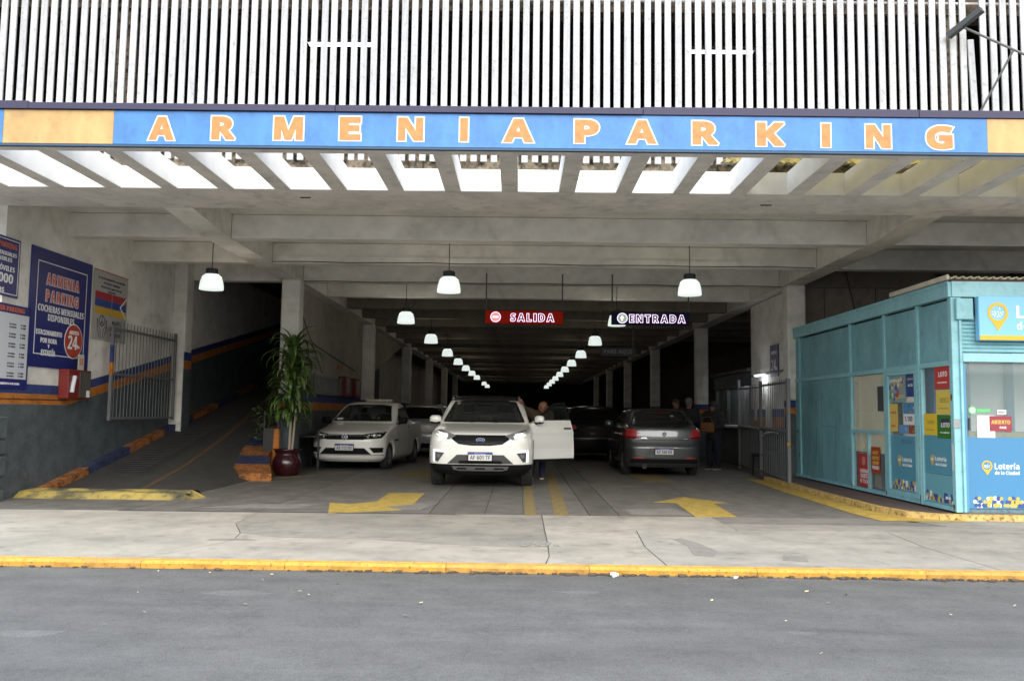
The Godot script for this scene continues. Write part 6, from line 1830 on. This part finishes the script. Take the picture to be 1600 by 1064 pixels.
func pickup():
	var t = thing("white_pickup", "small white pickup with unlit headlights and black mirrors, facing the street", "pickup", Vector3(-3.62, 0.06, -21.2), deg_to_rad(-5.0))
	var paint = car_paint("pickup_white", lin(0.82, 0.815, 0.77))
	var c = car_table([[0.19, 2.03, -2.1, 0.76, 0.12, 0.32, 0.05, 0.12], [0.26, 2.14, -2.18, 0.82, 0.12, 0.32, 0.05, 0.12], [0.36, 2.19, -2.22, 0.845, 0.12, 0.33, 0.05, 0.12], [0.5, 2.215, -2.24, 0.853, 0.13, 0.34, 0.05, 0.12], [0.64, 2.22, -2.24, 0.855, 0.14, 0.35, 0.05, 0.12], [0.75, 2.19, -2.24, 0.853, 0.15, 0.38, 0.05, 0.12], [0.82, 2.11, -2.23, 0.848, 0.16, 0.42, 0.05, 0.12], [0.86, 1.98, -2.23, 0.842, 0.17, 0.46, 0.05, 0.12], [0.92, 1.66, -2.22, 0.832, 0.17, 0.48, 0.05, 0.12], [0.985, 1.3, -2.22, 0.82, 0.16, 0.44, 0.05, 0.12], [1.03, 1.06, -2.2, 0.805, 0.15, 0.36, 0.05, 0.12], [1.06, 0.98, -2.18, 0.795, 0.14, 0.28, 0.05, 0.12], [1.075, 0.94, -0.98, 0.785, 0.14, 0.24, 0.05, 0.1], [1.25, 0.60, -0.86, 0.735, 0.13, 0.2, 0.05, 0.1], [1.4, 0.29, -0.78, 0.68, 0.12, 0.18, 0.05, 0.1], [1.475, 0.1, -0.72, 0.63, 0.12, 0.18, 0.05, 0.1], [1.515, -0.06, -0.66, 0.55, 0.1, 0.2, 0.05, 0.1], [1.532, -0.2, -0.56, 0.38, 0.06, 0.15, 0.03, 0.1], [1.537, -0.32, -0.44, 0.1, 0.02, 0.05, 0.01, 0.05]])
	var ws = V([-0.70, 1.07, -0.54, 1.44, -0.28, 1.462, 0.28, 1.462, 0.54, 1.44, 0.70, 1.07])
	var sw = V([0.52, 1.10, 0.12, 1.37, -0.62, 1.42, -0.74, 1.10])
	car_body(c, t, {"axles": [1.4, -1.38], "wheel": 0.305, "arch": 0.355, "paint": paint, "windows": {"f": [ws], "s": [sw]}})
	for s in [-1, 1]:
		for z in [1.4, -1.38]: wheel(t, Vector3(s * 0.735, 0.305, z), 0.305, 0.19, s, M["steel_rim"], 6)
		glass_panel(c, "side_window", t, "l" if s > 0 else "s", sw, M["glass_tint"])
		panel(c, "door_seam", t, "l" if s > 0 else "s", V([0.70, 0.32, 0.708, 0.32, 0.708, 1.05, 0.70, 1.05]), 0.002, M["lamp_black"])
		panel(c, "door_seam", t, "l" if s > 0 else "s", V([-0.55, 0.32, -0.542, 0.32, -0.542, 1.05, -0.55, 1.05]), 0.002, M["lamp_black"])
		var hs = mb(); box(hs, Vector3(s * (side_x(c, -0.38, 0.93) + 0.02), 0.93, -0.38), Vector3(0.025, 0.03, 0.17), 0.008)
		obj("door_handle", hs, M["chrome_bright"], t)
		panel(c, "side_moulding", t, "l" if s > 0 else "s", V([1.05, 0.62, 1.05, 0.66, 0.75, 0.66, 0.75, 0.62]), 0.008, M["car_black"])
		var f = func(p): return p if s > 0 else mir(p)
		var h = panel(c, "headlight", t, "f", f.call(V([0.40, 0.80, 0.60, 0.825, 0.80, 0.85, 0.80, 0.78, 0.76, 0.71, 0.42, 0.685])), 0.008, M["lamp_black"])
		for q in [[0.635, 0.762, 0.062, "lamp_clear"], [0.50, 0.735, 0.038, "lamp_clear"], [0.44, 0.765, 0.022, "lamp_amber"]]:
			var p = on_car(c, "f", s * q[0], q[1], 0.01)
			var ls = mb(); lathe(ls, [Vector2(q[2], 0), Vector2(q[2] * 0.9, 0.012), Vector2(q[2] * 0.5, 0.022), Vector2(0, 0.026)], 18, Transform3D(Basis(Vector3.UP, s * 0.5) * Basis(Vector3(1, 0, 0), PI / 2), p))
			obj("lamp_lens", ls, M[q[3]], h)
		panel(c, "fog_recess", t, "f", f.call(V([0.53, 0.505, 0.80, 0.505, 0.79, 0.40, 0.63, 0.39])), 0.004, M["car_black"])
		mirror(t, Vector3(s * 0.93, 1.09, 0.60), s, M["car_black"])
	var gr = panel(c, "grille", t, "f", V([-0.42, 0.79, 0.42, 0.79, 0.42, 0.675, -0.42, 0.675]), 0.006, M["car_black"])
	for i in 3: panel(c, "grille_bar", gr, "f", V([-0.41, 0.695 + 0.03 * i, 0.41, 0.695 + 0.03 * i, 0.41, 0.705 + 0.03 * i, -0.41, 0.705 + 0.03 * i]), 0.014, M["lamp_black"])
	badge_ring(t, c, "f", 0.0, 0.733, 0.068)
	panel(c, "lower_grille", t, "f", V([-0.58, 0.355, -0.43, 0.495, 0.43, 0.495, 0.58, 0.355]), 0.006, M["car_black"])
	panel(c, "bumper_line", t, "f", V([-0.8, 0.335, 0.8, 0.335, 0.8, 0.345, -0.8, 0.345]), 0.003, M["car_black"])
	glass_panel(c, "windshield", t, "f", ws, M["glass_tint"], 0.035)
	plate(t, c, "f", 0.0, 0.51, "AB 112 NS")
	seats(t, 0.95, -0.9, 0.78, 0.3, 1.04)
	bx("paper_pass", -0.60, 1.09, 0.80, -0.46, 1.14, 0.82, M["paper_white"], t)
	panel(c, "windshield_sticker", t, "f", V([-0.12, 1.39, 0.10, 1.39, 0.10, 1.435, -0.12, 1.435]), 0.0065, mat("sticker_dim", lin(0.06, 0.09, 0.075), 0.6))
	panel(c, "fender_decal", t, "l", V([1.02, 0.865, 1.2, 0.78, 1.17, 0.755, 0.98, 0.84]), 0.003, M["white_paint"])
	panel(c, "hood_decal", t, "f", V([0.50, 0.875, 0.70, 0.865, 0.70, 0.872, 0.50, 0.885]), 0.004, M["white_paint"])
	bx("bed_cover", -0.72, 1.06, -2.15, 0.72, 1.085, -0.95, M["car_black"], t, 0.01)
	var hoop = mb()
	for z in [-0.86, -0.98]: tube(hoop, [Vector3(-0.72, 1.05, z - 0.1), Vector3(-0.60, 1.50, z), Vector3(0.60, 1.50, z), Vector3(0.72, 1.05, z - 0.1)], 0.025, 8)
	obj("roll_bar", hoop, M["car_black"], t)
	bx("roof_board", -0.34, 1.545, -0.9, 0.34, 1.605, -0.7, mat("board_cream", lin(0.55, 0.52, 0.42), 0.7), t, 0.015)
	for x in [-0.2, 0.3]:
		var w = mb(); tube(w, [on_car(c, "f", x, 1.075, 0.03), on_car(c, "f", x - 0.42, 1.09, 0.02)], 0.008, 5)
		obj("wiper", w, M["car_black"], t)
	return t

const SEDAN = [[0.2, 1.98, -2.0, 0.74, 0.12, 0.3, 0.08, 0.26], [0.28, 2.08, -2.08, 0.80, 0.12, 0.3, 0.08, 0.26], [0.4, 2.12, -2.125, 0.82, 0.12, 0.3, 0.08, 0.26], [0.6, 2.13, -2.13, 0.828, 0.13, 0.32, 0.08, 0.26], [0.70, 2.1, -2.10, 0.828, 0.14, 0.34, 0.08, 0.26], [0.8, 2.0, -2.075, 0.824, 0.15, 0.38, 0.08, 0.24], [0.88, 1.6, -2.06, 0.816, 0.16, 0.4, 0.08, 0.24], [0.96, 1.15, -2.05, 0.806, 0.15, 0.36, 0.08, 0.24], [1.03, 0.92, -2.03, 0.79, 0.14, 0.28, 0.08, 0.26], [1.065, 0.84, -1.86, 0.775, 0.14, 0.25, 0.08, 0.3], [1.09, 0.80, -1.68, 0.765, 0.14, 0.22, 0.08, 0.26], [1.2, 0.6, -1.48, 0.725, 0.13, 0.2, 0.08, 0.2], [1.33, 0.33, -1.26, 0.665, 0.12, 0.18, 0.08, 0.18], [1.4, 0.12, -1.13, 0.61, 0.12, 0.18, 0.08, 0.18], [1.435, -0.08, -0.96, 0.53, 0.1, 0.2, 0.06, 0.18], [1.452, -0.25, -0.78, 0.36, 0.06, 0.15, 0.04, 0.15], [1.457, -0.4, -0.6, 0.1, 0.02, 0.05, 0.02, 0.05]]
const HATCH = [[0.22, 1.85, -1.86, 0.74, 0.12, 0.3, 0.08, 0.26], [0.3, 1.95, -1.95, 0.81, 0.12, 0.3, 0.08, 0.26], [0.42, 1.98, -2.0, 0.845, 0.12, 0.3, 0.08, 0.26], [0.62, 2.0, -2.02, 0.855, 0.13, 0.32, 0.08, 0.26], [0.74, 1.98, -1.98, 0.855, 0.14, 0.34, 0.08, 0.26], [0.84, 1.86, -1.95, 0.85, 0.15, 0.38, 0.08, 0.24], [0.92, 1.5, -1.93, 0.842, 0.16, 0.4, 0.08, 0.24], [1.0, 1.1, -1.9, 0.83, 0.15, 0.36, 0.08, 0.24], [1.07, 0.86, -1.86, 0.81, 0.14, 0.28, 0.08, 0.26], [1.12, 0.78, -1.82, 0.79, 0.14, 0.25, 0.08, 0.26], [1.25, 0.52, -1.72, 0.735, 0.13, 0.2, 0.08, 0.22], [1.40, 0.2, -1.60, 0.66, 0.12, 0.18, 0.08, 0.18], [1.48, -0.02, -1.48, 0.58, 0.12, 0.18, 0.08, 0.18], [1.515, -0.22, -1.3, 0.46, 0.1, 0.2, 0.06, 0.18], [1.53, -0.45, -1.0, 0.25, 0.06, 0.12, 0.04, 0.1], [1.535, -0.6, -0.8, 0.08, 0.02, 0.04, 0.02, 0.04]]

func car_sides(t, c, sw, wheel_r, ax, rim, arch):
	for s in [-1, 1]:
		for z in ax: wheel(t, Vector3(s * (lv(c, 0.5, 2) - 0.11), wheel_r, z), wheel_r, 0.19, s, rim)
		glass_panel(c, "side_window", t, "l" if s > 0 else "s", sw, M["glass_dark"])
		for z in [0.62, -0.38]:
			panel(c, "door_seam", t, "l" if s > 0 else "s", V([z, 0.32, z + 0.008, 0.32, z + 0.008, 0.99, z, 0.99]), 0.002, M["lamp_black"])
		for z in [-0.22, -1.0]:
			var hs = mb(); box(hs, Vector3(s * (side_x(c, z, 0.88) + 0.02), 0.88, z), Vector3(0.025, 0.03, 0.17), 0.008)
			obj("door_handle", hs, M["chrome_bright"], t)

func grey_car():
	var t = thing("grey_sedan", "dark grey sedan seen from behind, waiting beside the folding gate", "car", Vector3(3.08, 0.06, -20.42), PI)
	var paint = car_paint("sedan_grey", lin(0.062, 0.068, 0.072), 0.3, 0.5)
	var c = car_table(SEDAN)
	car_body(c, t, {"axles": [1.2, -1.27], "wheel": 0.30, "arch": 0.345, "paint": paint})
	car_sides(t, c, V([0.48, 1.09, 0.08, 1.34, -0.55, 1.38, -1.0, 1.31, -1.32, 1.12, -1.2, 1.08]), 0.30, [1.2, -1.27], M["alloy"], 0.345)
	glass_panel(c, "rear_window", t, "r", V([-0.66, 1.095, -0.53, 1.36, -0.3, 1.395, 0.3, 1.395, 0.53, 1.36, 0.66, 1.095]), M["glass_dark"])
	glass_panel(c, "windshield", t, "f", V([-0.68, 1.05, -0.54, 1.36, 0.54, 1.36, 0.68, 1.05]), M["glass_dark"])
	panel(c, "brake_light", t, "r", V([-0.15, 1.345, 0.15, 1.345, 0.11, 1.385, -0.11, 1.385]), 0.007, M["tail_dim"])
	panel(c, "window_sticker", t, "r", V([-0.33, 1.27, -0.26, 1.26, -0.23, 1.29, -0.3, 1.305]), 0.007, mat("sticker_cream", Color.WHITE))
	for s in [1, -1]:
		var f = func(p): return p if s > 0 else mir(p)
		var l = panel(c, "tail_light", t, "r", f.call(V([0.52, 0.80, 0.60, 1.0, 0.795, 1.0, 0.79, 0.80])), 0.008, M["tail_red"])
		panel(c, "tail_lens", l, "r", f.call(V([0.54, 0.805, 0.56, 0.845, 0.785, 0.845, 0.78, 0.805])), 0.013, M["tail_dim"])
		panel(c, "reflector", t, "r", f.call(V([0.44, 0.385, 0.65, 0.39, 0.66, 0.42, 0.44, 0.415])), 0.006, M["tail_red"])
		mirror(t, Vector3(s * 0.90, 1.08, 0.50), s, paint)
		panel(c, "front_lamp", t, "f", f.call(V([0.42, 0.72, 0.76, 0.8, 0.78, 0.70, 0.46, 0.64])), 0.006, M["lamp_clear"])
	panel(c, "trunk_seam", t, "r", V([-0.52, 0.775, 0.52, 0.775, 0.52, 0.785, -0.52, 0.785]), 0.002, M["lamp_black"])
	panel(c, "bumper_gap", t, "r", V([-0.75, 0.665, 0.75, 0.665, 0.75, 0.715, -0.75, 0.715]), 0.003, mat("grey_shadowless", lin(0.03, 0.033, 0.035), 0.4))
	panel(c, "plate_recess", t, "r", V([-0.43, 0.475, -0.32, 0.61, 0.32, 0.61, 0.43, 0.475]), 0.003, mat("recess_grey", lin(0.045, 0.05, 0.053), 0.4))
	panel(c, "bumper_skirt", t, "r", V([-0.72, 0.29, -0.7, 0.375, 0.7, 0.375, 0.72, 0.29]), 0.006, M["car_black"])
	plate(t, c, "r", 0.02, 0.54, "AC 590 KR", 0.38)
	badge_ring(t, c, "r", 0.0, 0.90, 0.052)
	panel(c, "model_badge", t, "r", V([0.38, 0.805, 0.49, 0.805, 0.49, 0.825, 0.38, 0.825]), 0.005, M["chrome_bright"])
	panel(c, "model_badge", t, "r", V([-0.49, 0.795, -0.40, 0.795, -0.40, 0.812, -0.49, 0.812]), 0.005, mat("badge_green", lin(0.2, 0.5, 0.42), 0.3))
	var ex = mb(); tube(ex, [Vector3(0.42, 0.24, -1.6), Vector3(0.42, 0.22, -2.05)], 0.055, 10)
	obj("silencer", ex, mat("silencer_steel", lin(0.03, 0.03, 0.03), 0.8, 0.0), t)
	return t

func hatchback(called, label, paint, at, turn, facing_rear):
	var t = thing(called, label, "car", at, turn)
	var c = car_table(HATCH)
	car_body(c, t, {"axles": [1.22, -1.25], "wheel": 0.30, "arch": 0.35, "paint": paint})
	car_sides(t, c, V([0.48, 1.12, 0.05, 1.39, -0.6, 1.44, -1.2, 1.38, -1.55, 1.18, -1.4, 1.10]), 0.30, [1.22, -1.25], M["alloy"], 0.35)
	glass_panel(c, "rear_window", t, "r", V([-0.66, 1.10, -0.55, 1.40, -0.3, 1.44, 0.3, 1.44, 0.55, 1.40, 0.66, 1.10]), M["glass_dark"])
	glass_panel(c, "windshield", t, "f", V([-0.7, 1.09, -0.56, 1.42, 0.56, 1.42, 0.7, 1.09]), M["glass_dark"])
	for s in [1, -1]:
		var f = func(p): return p if s > 0 else mir(p)
		panel(c, "tail_light", t, "r", f.call(V([0.50, 0.90, 0.56, 0.99, 0.83, 1.0, 0.84, 0.92, 0.62, 0.87])), 0.008, M["tail_red"])
		panel(c, "reflector", t, "r", f.call(V([0.5, 0.38, 0.7, 0.38, 0.7, 0.41, 0.5, 0.41])), 0.006, M["tail_dim"])
		panel(c, "front_lamp", t, "f", f.call(V([0.42, 0.76, 0.78, 0.86, 0.8, 0.74, 0.46, 0.68])), 0.006, M["lamp_clear"])
		mirror(t, Vector3(s * 0.92, 1.12, 0.55), s, paint)
	panel(c, "grille", t, "f", V([-0.4, 0.62, 0.4, 0.62, 0.34, 0.5, -0.34, 0.5]), 0.006, M["car_black"])
	panel(c, "bumper_skirt", t, "r", V([-0.6, 0.27, -0.6, 0.4, 0.6, 0.4, 0.6, 0.27]), 0.005, M["car_black"])
	return t

func cars():
	car_materials()
	suv()
	pickup()
	grey_car()
	hatchback("silver_hatchback", "silver hatchback seen from behind between the pickup and the white SUV", car_paint("silver", lin(0.42, 0.43, 0.43), 0.3, 0.5), Vector3(-2.85, 0.06, -27.0), PI, true)
	hatchback("red_hatchback", "red car mostly hidden behind the white pickup by the striped wall", car_paint("red_car", lin(0.16, 0.006, 0.01), 0.3), Vector3(-4.05, 0.06, -26.9), 0.0, false)
	hatchback("black_hatchback", "black hatchback seen from behind in front of the grey sedan's lane", car_paint("black_car", lin(0.008, 0.008, 0.009), 0.25), Vector3(2.12, 0.06, -26.0), PI, true)
	hatchback("dark_hatchback", "dark car farthest back, right behind the open door of the SUV", car_paint("dark_car", lin(0.012, 0.013, 0.016), 0.25), Vector3(1.75, 0.06, -31.5), 0.0, false)

# ---------------------------------------------------------------- people
# bones: [from, to, radius, radius]; one smooth surface round all of them (surface nets)
func skin(bones, cell, k = 0.03):
	var lo = Vector3(1e9, 1e9, 1e9); var hi = -lo
	for b in bones:
		var r = max(b[2], b[3]) + k + cell * 2
		for e in [b[0], b[1]]:
			lo = lo.min(e - Vector3.ONE * r); hi = hi.max(e + Vector3.ONE * r)
	var n = Vector3i(((hi - lo) / cell).ceil()) + Vector3i.ONE
	var f = PackedFloat32Array(); f.resize(n.x * n.y * n.z); f.fill(0.3)
	for b in bones:
		var r = max(b[2], b[3]) + k + cell * 2
		var a0 = Vector3i(((b[0].min(b[1]) - Vector3.ONE * r - lo) / cell).floor()).max(Vector3i.ZERO)
		var a1 = Vector3i(((b[0].max(b[1]) + Vector3.ONE * r - lo) / cell).ceil()).min(n - Vector3i.ONE)
		var ba = b[1] - b[0]
		var bl = max(ba.length_squared(), 1e-9)
		for z in range(a0.z, a1.z + 1):
			for y in range(a0.y, a1.y + 1):
				for x in range(a0.x, a1.x + 1):
					var p = lo + Vector3(x, y, z) * cell
					var t = clamp((p - b[0]).dot(ba) / bl, 0.0, 1.0)
					var d = (p - b[0] - ba * t).length() - lerp(b[2], b[3], t)
					var i = x + n.x * (y + n.y * z)
					var o = f[i]
					var h = max(k - abs(o - d), 0.0) / k
					f[i] = min(o, d) - h * h * k * 0.25
	var st = mb(); st.set_smooth_group(0)
	var vid = {}
	var offs = [0, 1, n.x, n.x + 1, n.x * n.y, n.x * n.y + 1, n.x * n.y + n.x, n.x * n.y + n.x + 1]
	for z in n.z - 1:
		for y in n.y - 1:
			for x in n.x - 1:
				var i = x + n.x * (y + n.y * z)
				var neg = 0
				for o in offs:
					if f[i + o] < 0.0: neg += 1
				if neg == 0 or neg == 8: continue
				var s = Vector3.ZERO; var c = 0
				for e in [[0, 1], [2, 3], [4, 5], [6, 7], [0, 2], [1, 3], [4, 6], [5, 7], [0, 4], [1, 5], [2, 6], [3, 7]]:
					var u = f[i + offs[e[0]]]; var v = f[i + offs[e[1]]]
					if (u < 0.0) == (v < 0.0): continue
					var t = u / (u - v)
					var pa = Vector3(e[0] & 1, (e[0] >> 1) & 1, e[0] >> 2); var pb = Vector3(e[1] & 1, (e[1] >> 1) & 1, e[1] >> 2)
					s += pa.lerp(pb, t); c += 1
				vid[i] = lo + (Vector3(x, y, z) + s / c) * cell
	var st3 = [1, n.x, n.x * n.y]
	for i in vid:
		for ax in 3:
			var u = st3[(ax + 1) % 3]; var v = st3[(ax + 2) % 3]
			var j = i + st3[ax]
			if j >= f.size() or (f[i] < 0.0) == (f[j] < 0.0): continue
			if not (vid.has(i - u) and vid.has(i - v) and vid.has(i - u - v)): continue
			var q = [vid[i], vid[i - u], vid[i - u - v], vid[i - v]]
			if f[i] < 0.0: quad(st, q[0], q[1], q[2], q[3])
			else: quad(st, q[3], q[2], q[1], q[0])
	return st

# j: joints in metres above the person's own spot; returns the figure with body, clothes, hair, shoes
func person(label, at, turn, j, look):
	var t = thing("person", label, "person", at, turn)
	var sk = mat("skin_%s" % look.skin, look.skin, 0.55)
	var body = [[j.neck, j.head - Vector3(0, 0.04, 0), 0.055, 0.052], [j.head - Vector3(0, 0.03, 0), j.head + Vector3(0, 0.055, -0.012), 0.076, 0.088], [j.head + Vector3(0, -0.06, 0.035), j.head + Vector3(0, -0.085, 0.055), 0.048, 0.034], [j.head + Vector3(0, 0.0, 0.085), j.head + Vector3(0, -0.028, 0.104), 0.011, 0.014],
		[j.chest, j.neck, 0.1, 0.06], [j.hips, j.chest, 0.12, 0.12]]
	for s in 2:
		body.append([j.chest + (j.sh[s] - j.chest) * 0.6, j.sh[s], 0.07, 0.06])
		body.append([j.sh[s], j.el[s], 0.05, 0.042]); body.append([j.el[s], j.wr[s], 0.04, 0.028])
		body.append([j.hips + (j.hip[s] - j.hips) * 0.7, j.kn[s], 0.085, 0.058]); body.append([j.kn[s], j.an[s], 0.055, 0.038]); body.append([j.an[s], j.an[s] + Vector3(0, -0.04, 0.12), 0.035, 0.03])
		body.append([j.head + Vector3(0.08 if s else -0.08, 0.0, -0.01), j.head + Vector3(0.085 if s else -0.085, 0.03, -0.015), 0.014, 0.018])
		var d = (j.wr[s] - j.el[s]).normalized()
		var side = d.cross(Vector3(0, 0, 1)).normalized() if abs(d.z) < 0.9 else Vector3(1, 0, 0)
		var dn = d.cross(side).normalized()
		body.append([j.wr[s], j.wr[s] + d * 0.075, 0.026, 0.03])
		for k in 4:
			var b0 = j.wr[s] + d * 0.085 + side * (k - 1.5) * 0.02
			var b1 = b0 + d * [0.03, 0.038, 0.036, 0.026][k] + dn * 0.008
			body.append([b0, b1, 0.009, 0.0085]); body.append([b1, b1 + d * 0.028 + dn * 0.022, 0.0085, 0.008])
		body.append([j.wr[s] + d * 0.03 + side * 0.022, j.wr[s] + d * 0.06 + side * 0.05 + dn * 0.012, 0.011, 0.009])
	obj("body", skin(body, 0.011, 0.02), sk, t)
	var jk = [[j.hips + Vector3(0, -0.06, 0), j.chest, 0.165, 0.16], [j.chest, j.neck - Vector3(0, 0.05, 0), 0.15, 0.085]]
	for s in 2:
		jk.append([j.chest + (j.sh[s] - j.chest) * 0.5, j.sh[s], 0.11, 0.085]); jk.append([j.sh[s], j.el[s], 0.08, 0.066]); jk.append([j.el[s], j.wr[s] - (j.wr[s] - j.el[s]).normalized() * 0.02, 0.064, 0.05])
	obj("jacket", skin(jk, 0.018, 0.05), mat("cloth_%s" % look.jacket, look.jacket, 0.85), t)
	var tr = [[j.hips + Vector3(0, 0.02, 0), j.hips + Vector3(0, -0.05, 0), 0.15, 0.15]]
	for s in 2:
		tr.append([j.hips + (j.hip[s] - j.hips) * 0.7, j.kn[s], 0.11, 0.08]); tr.append([j.kn[s], j.an[s] + Vector3(0, 0.03, 0), 0.078, 0.062])
	obj("trousers", skin(tr, 0.018, 0.03), mat("cloth_%s" % look.trousers, look.trousers, 0.85), t)
	var hair = []
	var H = j.head
	if look.hair == "long":
		hair = [[H + Vector3(0, 0.05, -0.03), H + Vector3(0, 0.06, 0.01), 0.105, 0.09], [H + Vector3(0, 0.03, -0.06), H + Vector3(0, -0.32, -0.1), 0.095, 0.1], [H + Vector3(0.08, 0.0, -0.01), H + Vector3(0.1, -0.3, 0.02), 0.035, 0.045], [H + Vector3(-0.08, 0.0, -0.01), H + Vector3(-0.1, -0.3, 0.02), 0.035, 0.045]]
	elif look.hair == "bald": hair = [[H + Vector3(0.06, -0.01, -0.05), H + Vector3(-0.06, -0.01, -0.05), 0.04, 0.04]]
	else: hair = [[H + Vector3(0, 0.065, -0.03), H + Vector3(0, 0.075, 0.015), 0.09, 0.078], [H + Vector3(0, 0.0, -0.05), H + Vector3(0, 0.05, -0.05), 0.075, 0.08]]
	obj("hair", skin(hair, 0.012, 0.03), mat("hair_%s" % look.haircolor, look.haircolor, 0.7), t)
	for s in 2:
		var f = [[j.an[s] + Vector3(0, -0.03, -0.03), j.an[s] + Vector3(0, -0.045, 0.15), 0.048, 0.04]]
		obj("shoe", skin(f, 0.012, 0.02), mat("shoe_%s" % look.shoe, look.shoe, 0.6), t)
		bx("sole", j.an[s].x - 0.045, 0.0, j.an[s].z - 0.08, j.an[s].x + 0.045, 0.025, j.an[s].z + 0.19, mat("sole_white", lin(0.5, 0.5, 0.48), 0.7), t, 0.008)
		var eye = mb(); box(eye, H + Vector3(0.032 if s else -0.032, 0.015, 0.086), Vector3(0.022, 0.01, 0.008), 0.003)
		obj("eye", eye, mat("eye_dark", lin(0.02, 0.015, 0.012), 0.3), t)
	var mo = mb(); box(mo, H + Vector3(0, -0.058, 0.084), Vector3(0.045, 0.008, 0.012), 0.003)
	obj("mouth", mo, mat("lip_%s" % look.skin, look.skin * Color(0.8, 0.6, 0.6), 0.5), t)
	return t

func stand(h, arms):
	var k = h / 1.72
	var j = {"hips": Vector3(0, 0.93, 0) * k, "chest": Vector3(0, 1.27, 0.0) * k, "neck": Vector3(0, 1.45, 0.0) * k, "head": Vector3(0, 1.59, 0.03) * k,
		"sh": [Vector3(-0.19, 1.39, 0) * k, Vector3(0.19, 1.39, 0) * k], "el": [Vector3(-0.25, 1.11, 0.0) * k, Vector3(0.25, 1.11, 0.0) * k], "wr": [Vector3(-0.23, 0.88, 0.09) * k, Vector3(0.23, 0.88, 0.09) * k],
		"hip": [Vector3(-0.1, 0.88, 0) * k, Vector3(0.1, 0.88, 0) * k], "kn": [Vector3(-0.11, 0.49, 0.02) * k, Vector3(0.11, 0.49, 0.02) * k], "an": [Vector3(-0.11, 0.08, -0.01), Vector3(0.11, 0.08, -0.01)]}
	for a in arms: j[a] = arms[a]
	return j

func people():
	# the driver bends down between the car and its open door, one hand on the roof
	var a = stand(1.74, {"hips": Vector3(0.06, 0.93, -0.14), "chest": Vector3(0.05, 1.2, 0.06), "neck": Vector3(0.09, 1.31, 0.19), "head": Vector3(0.12, 1.40, 0.29),
		"sh": [Vector3(-0.14, 1.32, 0.12), Vector3(0.24, 1.28, 0.1)], "el": [Vector3(-0.26, 1.38, 0.26), Vector3(0.3, 1.1, 0.24)], "wr": [Vector3(-0.30, 1.47, 0.40), Vector3(0.16, 1.16, 0.42)],
		"hip": [Vector3(-0.04, 0.88, -0.12), Vector3(0.16, 0.88, -0.12)], "kn": [Vector3(-0.06, 0.5, -0.04), Vector3(0.14, 0.5, -0.05)]})
	person("man in a brown jacket bending between the white SUV and its open door", Vector3(0.36, 0.06, -17.5), 0.0, a, {"skin": lin(0.18, 0.078, 0.042), "jacket": lin(0.06, 0.04, 0.018), "trousers": lin(0.018, 0.03, 0.075), "hair": "bald", "haircolor": lin(0.10, 0.08, 0.07), "shoe": lin(0.05, 0.03, 0.02)})
	var b = stand(1.70, {})
	person("person in dark clothes with a dark cap standing behind the grey sedan", Vector3(3.95, 0.06, -21.9), 0.35, b, {"skin": lin(0.14, 0.06, 0.036), "jacket": lin(0.012, 0.011, 0.013), "trousers": lin(0.012, 0.013, 0.02), "hair": "short", "haircolor": lin(0.008, 0.008, 0.009), "shoe": lin(0.02, 0.02, 0.02)})
	var c = stand(1.74, {})
	person("grey-haired person in dark clothes seen from behind at the sedan's far side", Vector3(4.32, 0.06, -22.1), 2.6, c, {"skin": lin(0.22, 0.10, 0.065), "jacket": lin(0.014, 0.014, 0.017), "trousers": lin(0.015, 0.017, 0.028), "hair": "short", "haircolor": lin(0.11, 0.11, 0.115), "shoe": lin(0.02, 0.02, 0.02)})
	var d = stand(1.64, {"el": [Vector3(-0.25, 1.05, 0.02), Vector3(0.24, 1.05, 0.04)], "wr": [Vector3(-0.14, 0.97, 0.22), Vector3(0.08, 0.98, 0.24)]})
	person("woman with long dark hair in dark clothes holding a tan bag by the counter", Vector3(4.75, 0.06, -21.2), -0.75, d, {"skin": lin(0.14, 0.07, 0.045), "jacket": lin(0.012, 0.012, 0.014), "trousers": lin(0.008, 0.012, 0.028), "hair": "long", "haircolor": lin(0.012, 0.008, 0.007), "shoe": lin(0.025, 0.012, 0.02)})
	var bag = thing("shoulder_bag", "tan shoulder bag held by the dark-haired woman beside the grey sedan", "bag", Vector3(4.55, 0.93, -21.0), -0.5)
	var bs = mb(); box(bs, Vector3(0, 0.14, 0), Vector3(0.34, 0.25, 0.11), 0.04)
	obj("bag_body", bs, mat("bag_tan", lin(0.17, 0.075, 0.02), 0.6), bag)
	var str = mb(); tube(str, [Vector3(-0.13, 0.26, 0), Vector3(-0.08, 0.4, -0.02), Vector3(0.08, 0.4, -0.02), Vector3(0.13, 0.26, 0)], 0.009, 6)
	obj("bag_handle", str, M["bag_tan"], bag)
